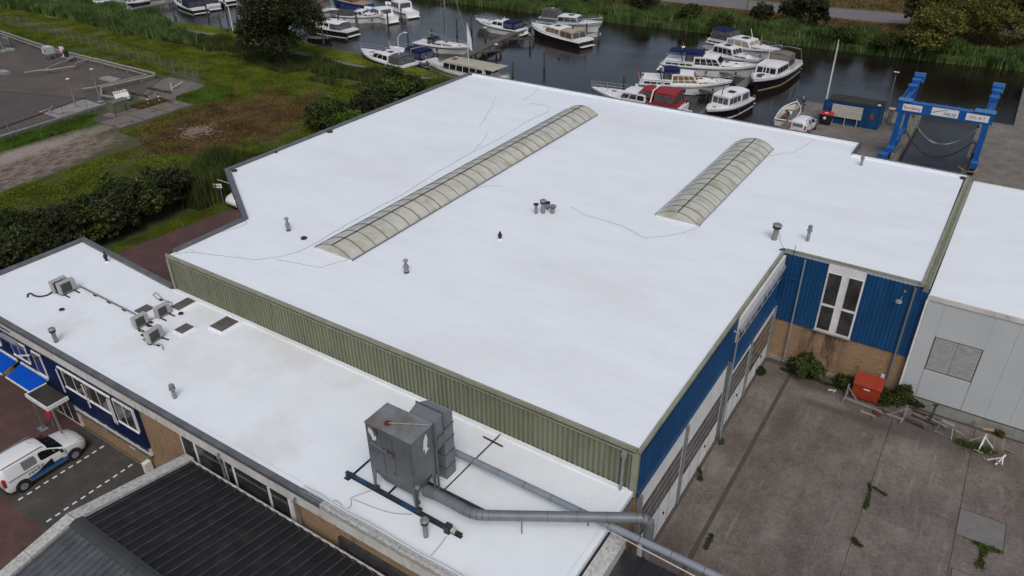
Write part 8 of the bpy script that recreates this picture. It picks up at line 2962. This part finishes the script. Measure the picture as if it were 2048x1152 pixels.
# reeds: west bank of the marina, behind the towpath, north of the hedge, far bank
blades([(-185, 80), (-160, 84), (-137, 84), (-127, 83.2), (-123, 79.6), (-114, 77.4), (-108, 74.5), (-125, 73.5), (-150, 75.5), (-185, 74)], 26000, 1.9, .20, 'leaf_reed', 'reed_bed', 'tall green reed bed along the upper left bank', 11)
blades([(-160, 84.8), (-145, 84.0), (-137, 84.0), (-131, 83.0), (-128, 82), (-143, 81.6), (-160, 83.5)], 7000, 1.6, .18, 'leaf_reed', 'bank_reeds', 'reeds at the water edge left of the grey jetty', 12)
blades([(-104, 79.0), (-95, 78.6), (-84, 77.6), (-74, 77.8), (-62, 78.3), (-52, 77), (-52, 73), (-66, 74.2), (-80, 73.2), (-96, 74.5), (-112, 76), (-114, 79.6)], 26000, 1.1, .16, 'leaf_mid', 'towpath_weeds', 'band of tall weeds between meadow and towpath', 13)
blades([(-57.2, 36), (-57.0, 42), (-56.4, 46), (-62, 47), (-64, 40), (-62.5, 35.5)], 13000, 2.3, .13, 'leaf_mid', 'reed_clump', 'tall reeds beside the direction sign at the road', 14, lean=.25)
blades([(-62, 47), (-56.3, 46), (-52, 60), (-50, 72), (-60, 72), (-62, 60)], 14000, 1.0, .16, 'leaf_bright', 'bank_grass', 'long bright grass behind the west kerb', 15)
blades([(-120, 128.3), (-100, 128.1), (-72, 127.6), (-46, 128.8), (-20, 128.1), (1.5, 129.4), (14, 129.8), (14, 134.5), (0, 134), (-14, 133.5), (-22, 134), (-46, 134.2), (-66, 133.2), (-100, 138), (-120, 140)], 60000, 1.7, .24, 'leaf_reed', 'far_reeds', 'dense green reeds and herbs along the far bank', 16, clump=None)
blades([(-110, 128.3), (-72, 127.8), (-46, 129), (-20, 128.3), (1.5, 129.6), (1.5, 131), (-20, 130), (-46, 131), (-72, 130), (-110, 131)], 12000, 1.2, .24, 'leaf_bright', 'bank_herbs', 'bright green herbs among the far reeds', 29)
blades([(-130, 126.6), (-100, 126.3), (-72, 125.8), (-46, 127.0), (-20, 126.3), (1.5, 127.6), (20, 128.4), (20, 130), (1.5, 129.4), (-20, 128), (-46, 128.8), (-72, 127.6), (-100, 128), (-130, 129)], 26000, 1.5, .24, 'leaf_reed', 'water_reeds', 'reeds standing in the water at the far edge', 28, z=-.75)
blades([(-90, 135), (-66, 133.4), (-46, 134.4), (-22, 134.2), (-14, 133.8), (6, 134.5), (6, 146), (-16, 146), (-34, 144.6), (-60, 143.8), (-90, 145)], 22000, .45, .16, 'leaf_dry', 'dry_verge', 'dry ochre grass between far reeds and road', 17)
blades([(-60, 156), (-34, 155.5), (-17, 157), (20, 161), (30, 200), (-40, 200), (-75, 170)], 30000, .45, .22, 'leaf_dry', 'dry_field', 'dry grass beyond the far road', 18)
# meadow grass
blades([(-125, 66.5), (-105, 64.6), (-91, 62.8), (-87, 57), (-83, 56), (-83, 44.6), (-77, 44), (-76.5, 20), (-66, 18), (-62, 24), (-62, 34), (-64, 46), (-60, 60), (-62, 72), (-96, 74), (-112, 75), (-125, 76)], 120000, .13, .18, 'leaf_grass', 'meadow_grass', 'rough meadow grass west of the hall', 19, lean=1.3, clump=(.55, .35, .10), hole=(-74.5, 54, 8.2, 12, 1))
blades([(-82, 46), (-74, 42), (-68, 44), (-66, 52), (-69, 66), (-78, 68), (-86, 62)], 42000, .14, .16, 'leaf_dry', 'dry_meadow_grass', 'brownish dried grass in the middle of the meadow', 20, lean=1.3, hole=(-74.5, 54, 8.2, 12, 0))
blades([(-200, 65), (-160, 64.6), (-125, 62.6), (-106, 61.6), (-96, 61.8), (-105, 64.6), (-125, 66.5), (-125, 76), (-150, 76.5), (-200, 75)], 60000, .14, .22, 'leaf_grass', 'meadow_grass', 'rough meadow grass at the upper left', 21, lean=.8, clump=(.4, .3, .3))
blades([(-124, 74.5), (-96, 73), (-84, 70.5), (-66, 70), (-62, 73), (-80, 73.5), (-96, 76), (-108, 77)], 15000, .7, .17, 'leaf_mid', 'tall_weeds', 'taller dark weeds in the upper meadow', 22, clump=(.45, .3, .55))
blades([(-122, 81.4), (-113.4, 82), (-100, 81.2), (-90.6, 80.8), (-80, 80.1), (-66, 80.2), (-50, 79.2), (-50, 80.8), (-66, 82.4), (-75, 83.8), (-97, 85.4), (-111, 86), (-126, 84.2), (-124, 82)], 30000, .12, .14, 'leaf_lawn', 'bank_lawn', 'short bright grass strip between towpath and water', 23, lean=.6)
blades([(-57.6, 22), (-56.4, 22), (-56.4, 28), (-55.3, 39), (-56.8, 39), (-57.6, 34)], 9000, .12, .09, 'leaf_grass', 'road_verge', 'narrow grass verge between hedge and access road', 24, lean=.6)
blades([(-91.0, 34), (-88, 34), (-87.8, 44.8), (-89.8, 45.3), (-90.6, 46.8), (-91.2, 46)], 9000, .4, .13, 'leaf_bright', 'fence_grass', 'bright long grass along the tank yard fence', 25, lean=.6)
blades([(-87.6, 55.6), (-83.8, 55.6), (-82, 60), (-87, 62), (-88.0, 58.5)], 6000, .55, .13, 'leaf_bright', 'fence_grass', 'bright long grass by the sandy pit corner', 26, lean=.6)
blades([(-90.2, 50.7), (-87.8, 50.7), (-87.8, 54.8), (-89.6, 54.8)], 3500, .3, .10, 'leaf_dry', 'verge_grass', 'short mixed grass between the striped bollards', 27, lean=.6)
# bleached cuttings in the meadow
mat('straw', (0.34, 0.26, 0.20), (0.22, 0.165, 0.12), scale=3, rough=.9)
rs_ = np.random.default_rng(9)
o = MB()
for k in range(230):
    a = rs_.uniform(0, 6.28)
    q = abs(rs_.normal(0, 1.1))
    x, y = -74.6+q*math.cos(a), 49.0+q*1.2*math.sin(a)
    b_ = rs_.uniform(0, 6.28)
    l = rs_.uniform(.3, 1.1)
    o.bar((x, y, rs_.uniform(.05, .3)), (x+l*math.cos(b_), y+l*math.sin(b_), rs_.uniform(.1, .45)), .035, .035)
tag(o.build('cut_stalks', ['straw']), 'heap of bleached cut stalks in the brown part of the meadow', 'cut stalks', kind='stuff')
# moss and weeds in the yard joints
def jointweeds(pts, n, h, w, label, seed, m='leaf_grass', wid=.07):
    r = np.random.default_rng(seed)
    P = np.array([at(x, y, 0)[:2] for x, y in pts])
    n = int(n*1.8)
    k = r.integers(0, len(P)-1, n)
    u = r.beta(1.6, 1.6, n)[:, None]
    c = P[k]*(1-u)+P[k+1]*u
    s_ = wid*(.25+.75*np.abs(np.sin(c[:, 0]*3.1+c[:, 1]*2.3+seed)))
    c = c+r.normal(size=(n, 2))*s_[:, None]*.7
    z = .035+np.abs(r.normal(size=n))*h*.5
    C = np.concatenate([c, z[:, None]], 1)
    nr = r.normal(size=(n, 3))
    nr[:, 2] = np.abs(nr[:, 2])+.5
    nr /= np.linalg.norm(nr, axis=1)[:, None]
    a = np.cross(nr, r.normal(size=(n, 3)))
    a /= np.linalg.norm(a, axis=1)[:, None]
    b = np.cross(nr, a)
    s = (r.uniform(.5, 1.5, n)*w*1.2)[:, None]
    V = np.stack([C-a*s, C-b*s*.35, C+a*s, C+b*s*.35], 1).reshape(-1, 3)
    V[:, 2] = np.maximum(V[:, 2], .036)
    return tag(link('joint_weeds', rawmesh('joint_weeds', V, np.arange(4*n).reshape(n, 4), m)), label, 'weeds', kind='stuff')


jointweeds([(1738, 968), (1741, 985), (1734, 1005), (1730, 1020)], 420, .10, .045, 'grass growing in the joint crossing in the middle of the yard', 41, 'leaf_mid', .08)
jointweeds([(1745, 975), (1757, 983), (1772, 992)], 200, .07, .05, 'grass in the slanting joint right of the crossing', 42, 'leaf_mid', .08)
jointweeds([(1946, 1086), (1970, 1096), (2004, 1107)], 500, .10, .05, 'grass along the lower edge of the lighter cover slab', 43, 'leaf_mid', .12)
jointweeds([(1968, 1098), (1962, 1115), (1958, 1140)], 260, .09, .05, 'sparse weeds below the lighter cover slab', 44, 'leaf_mid', .16)
jointweeds([(1706, 1078), (1712, 1088), (1722, 1094)], 160, .09, .05, 'dark weed tuft at a slab corner low in the yard', 45, 'leaf_dark', .12)
jointweeds([(1915, 885), (1935, 893), (1960, 900), (1985, 905)], 900, .10, .05, 'mossy grass between trestle and boat props', 46, 'leaf_mid', .30)
jointweeds([(1396, 938), (1402, 948), (1398, 962)], 200, .10, .05, 'weed tuft at the second folding door', 47, 'leaf_dark', .12)
jointweeds([(1440, 890), (1446, 880)], 160, .10, .05, 'weed tuft at the foot of the long downpipe', 48, 'leaf_dark', .10)
jointweeds([(1424, 1068), (1418, 1085), (1410, 1100)], 200, .08, .05, 'dark weeds in the drain channel low in the yard', 49, 'leaf_dark', .10)
jointweeds([(1560, 738), (1600, 752), (1640, 764), (1690, 782)], 700, .16, .05, 'low weeds along the foot of the brick wall', 50, 'leaf_dark', .16)
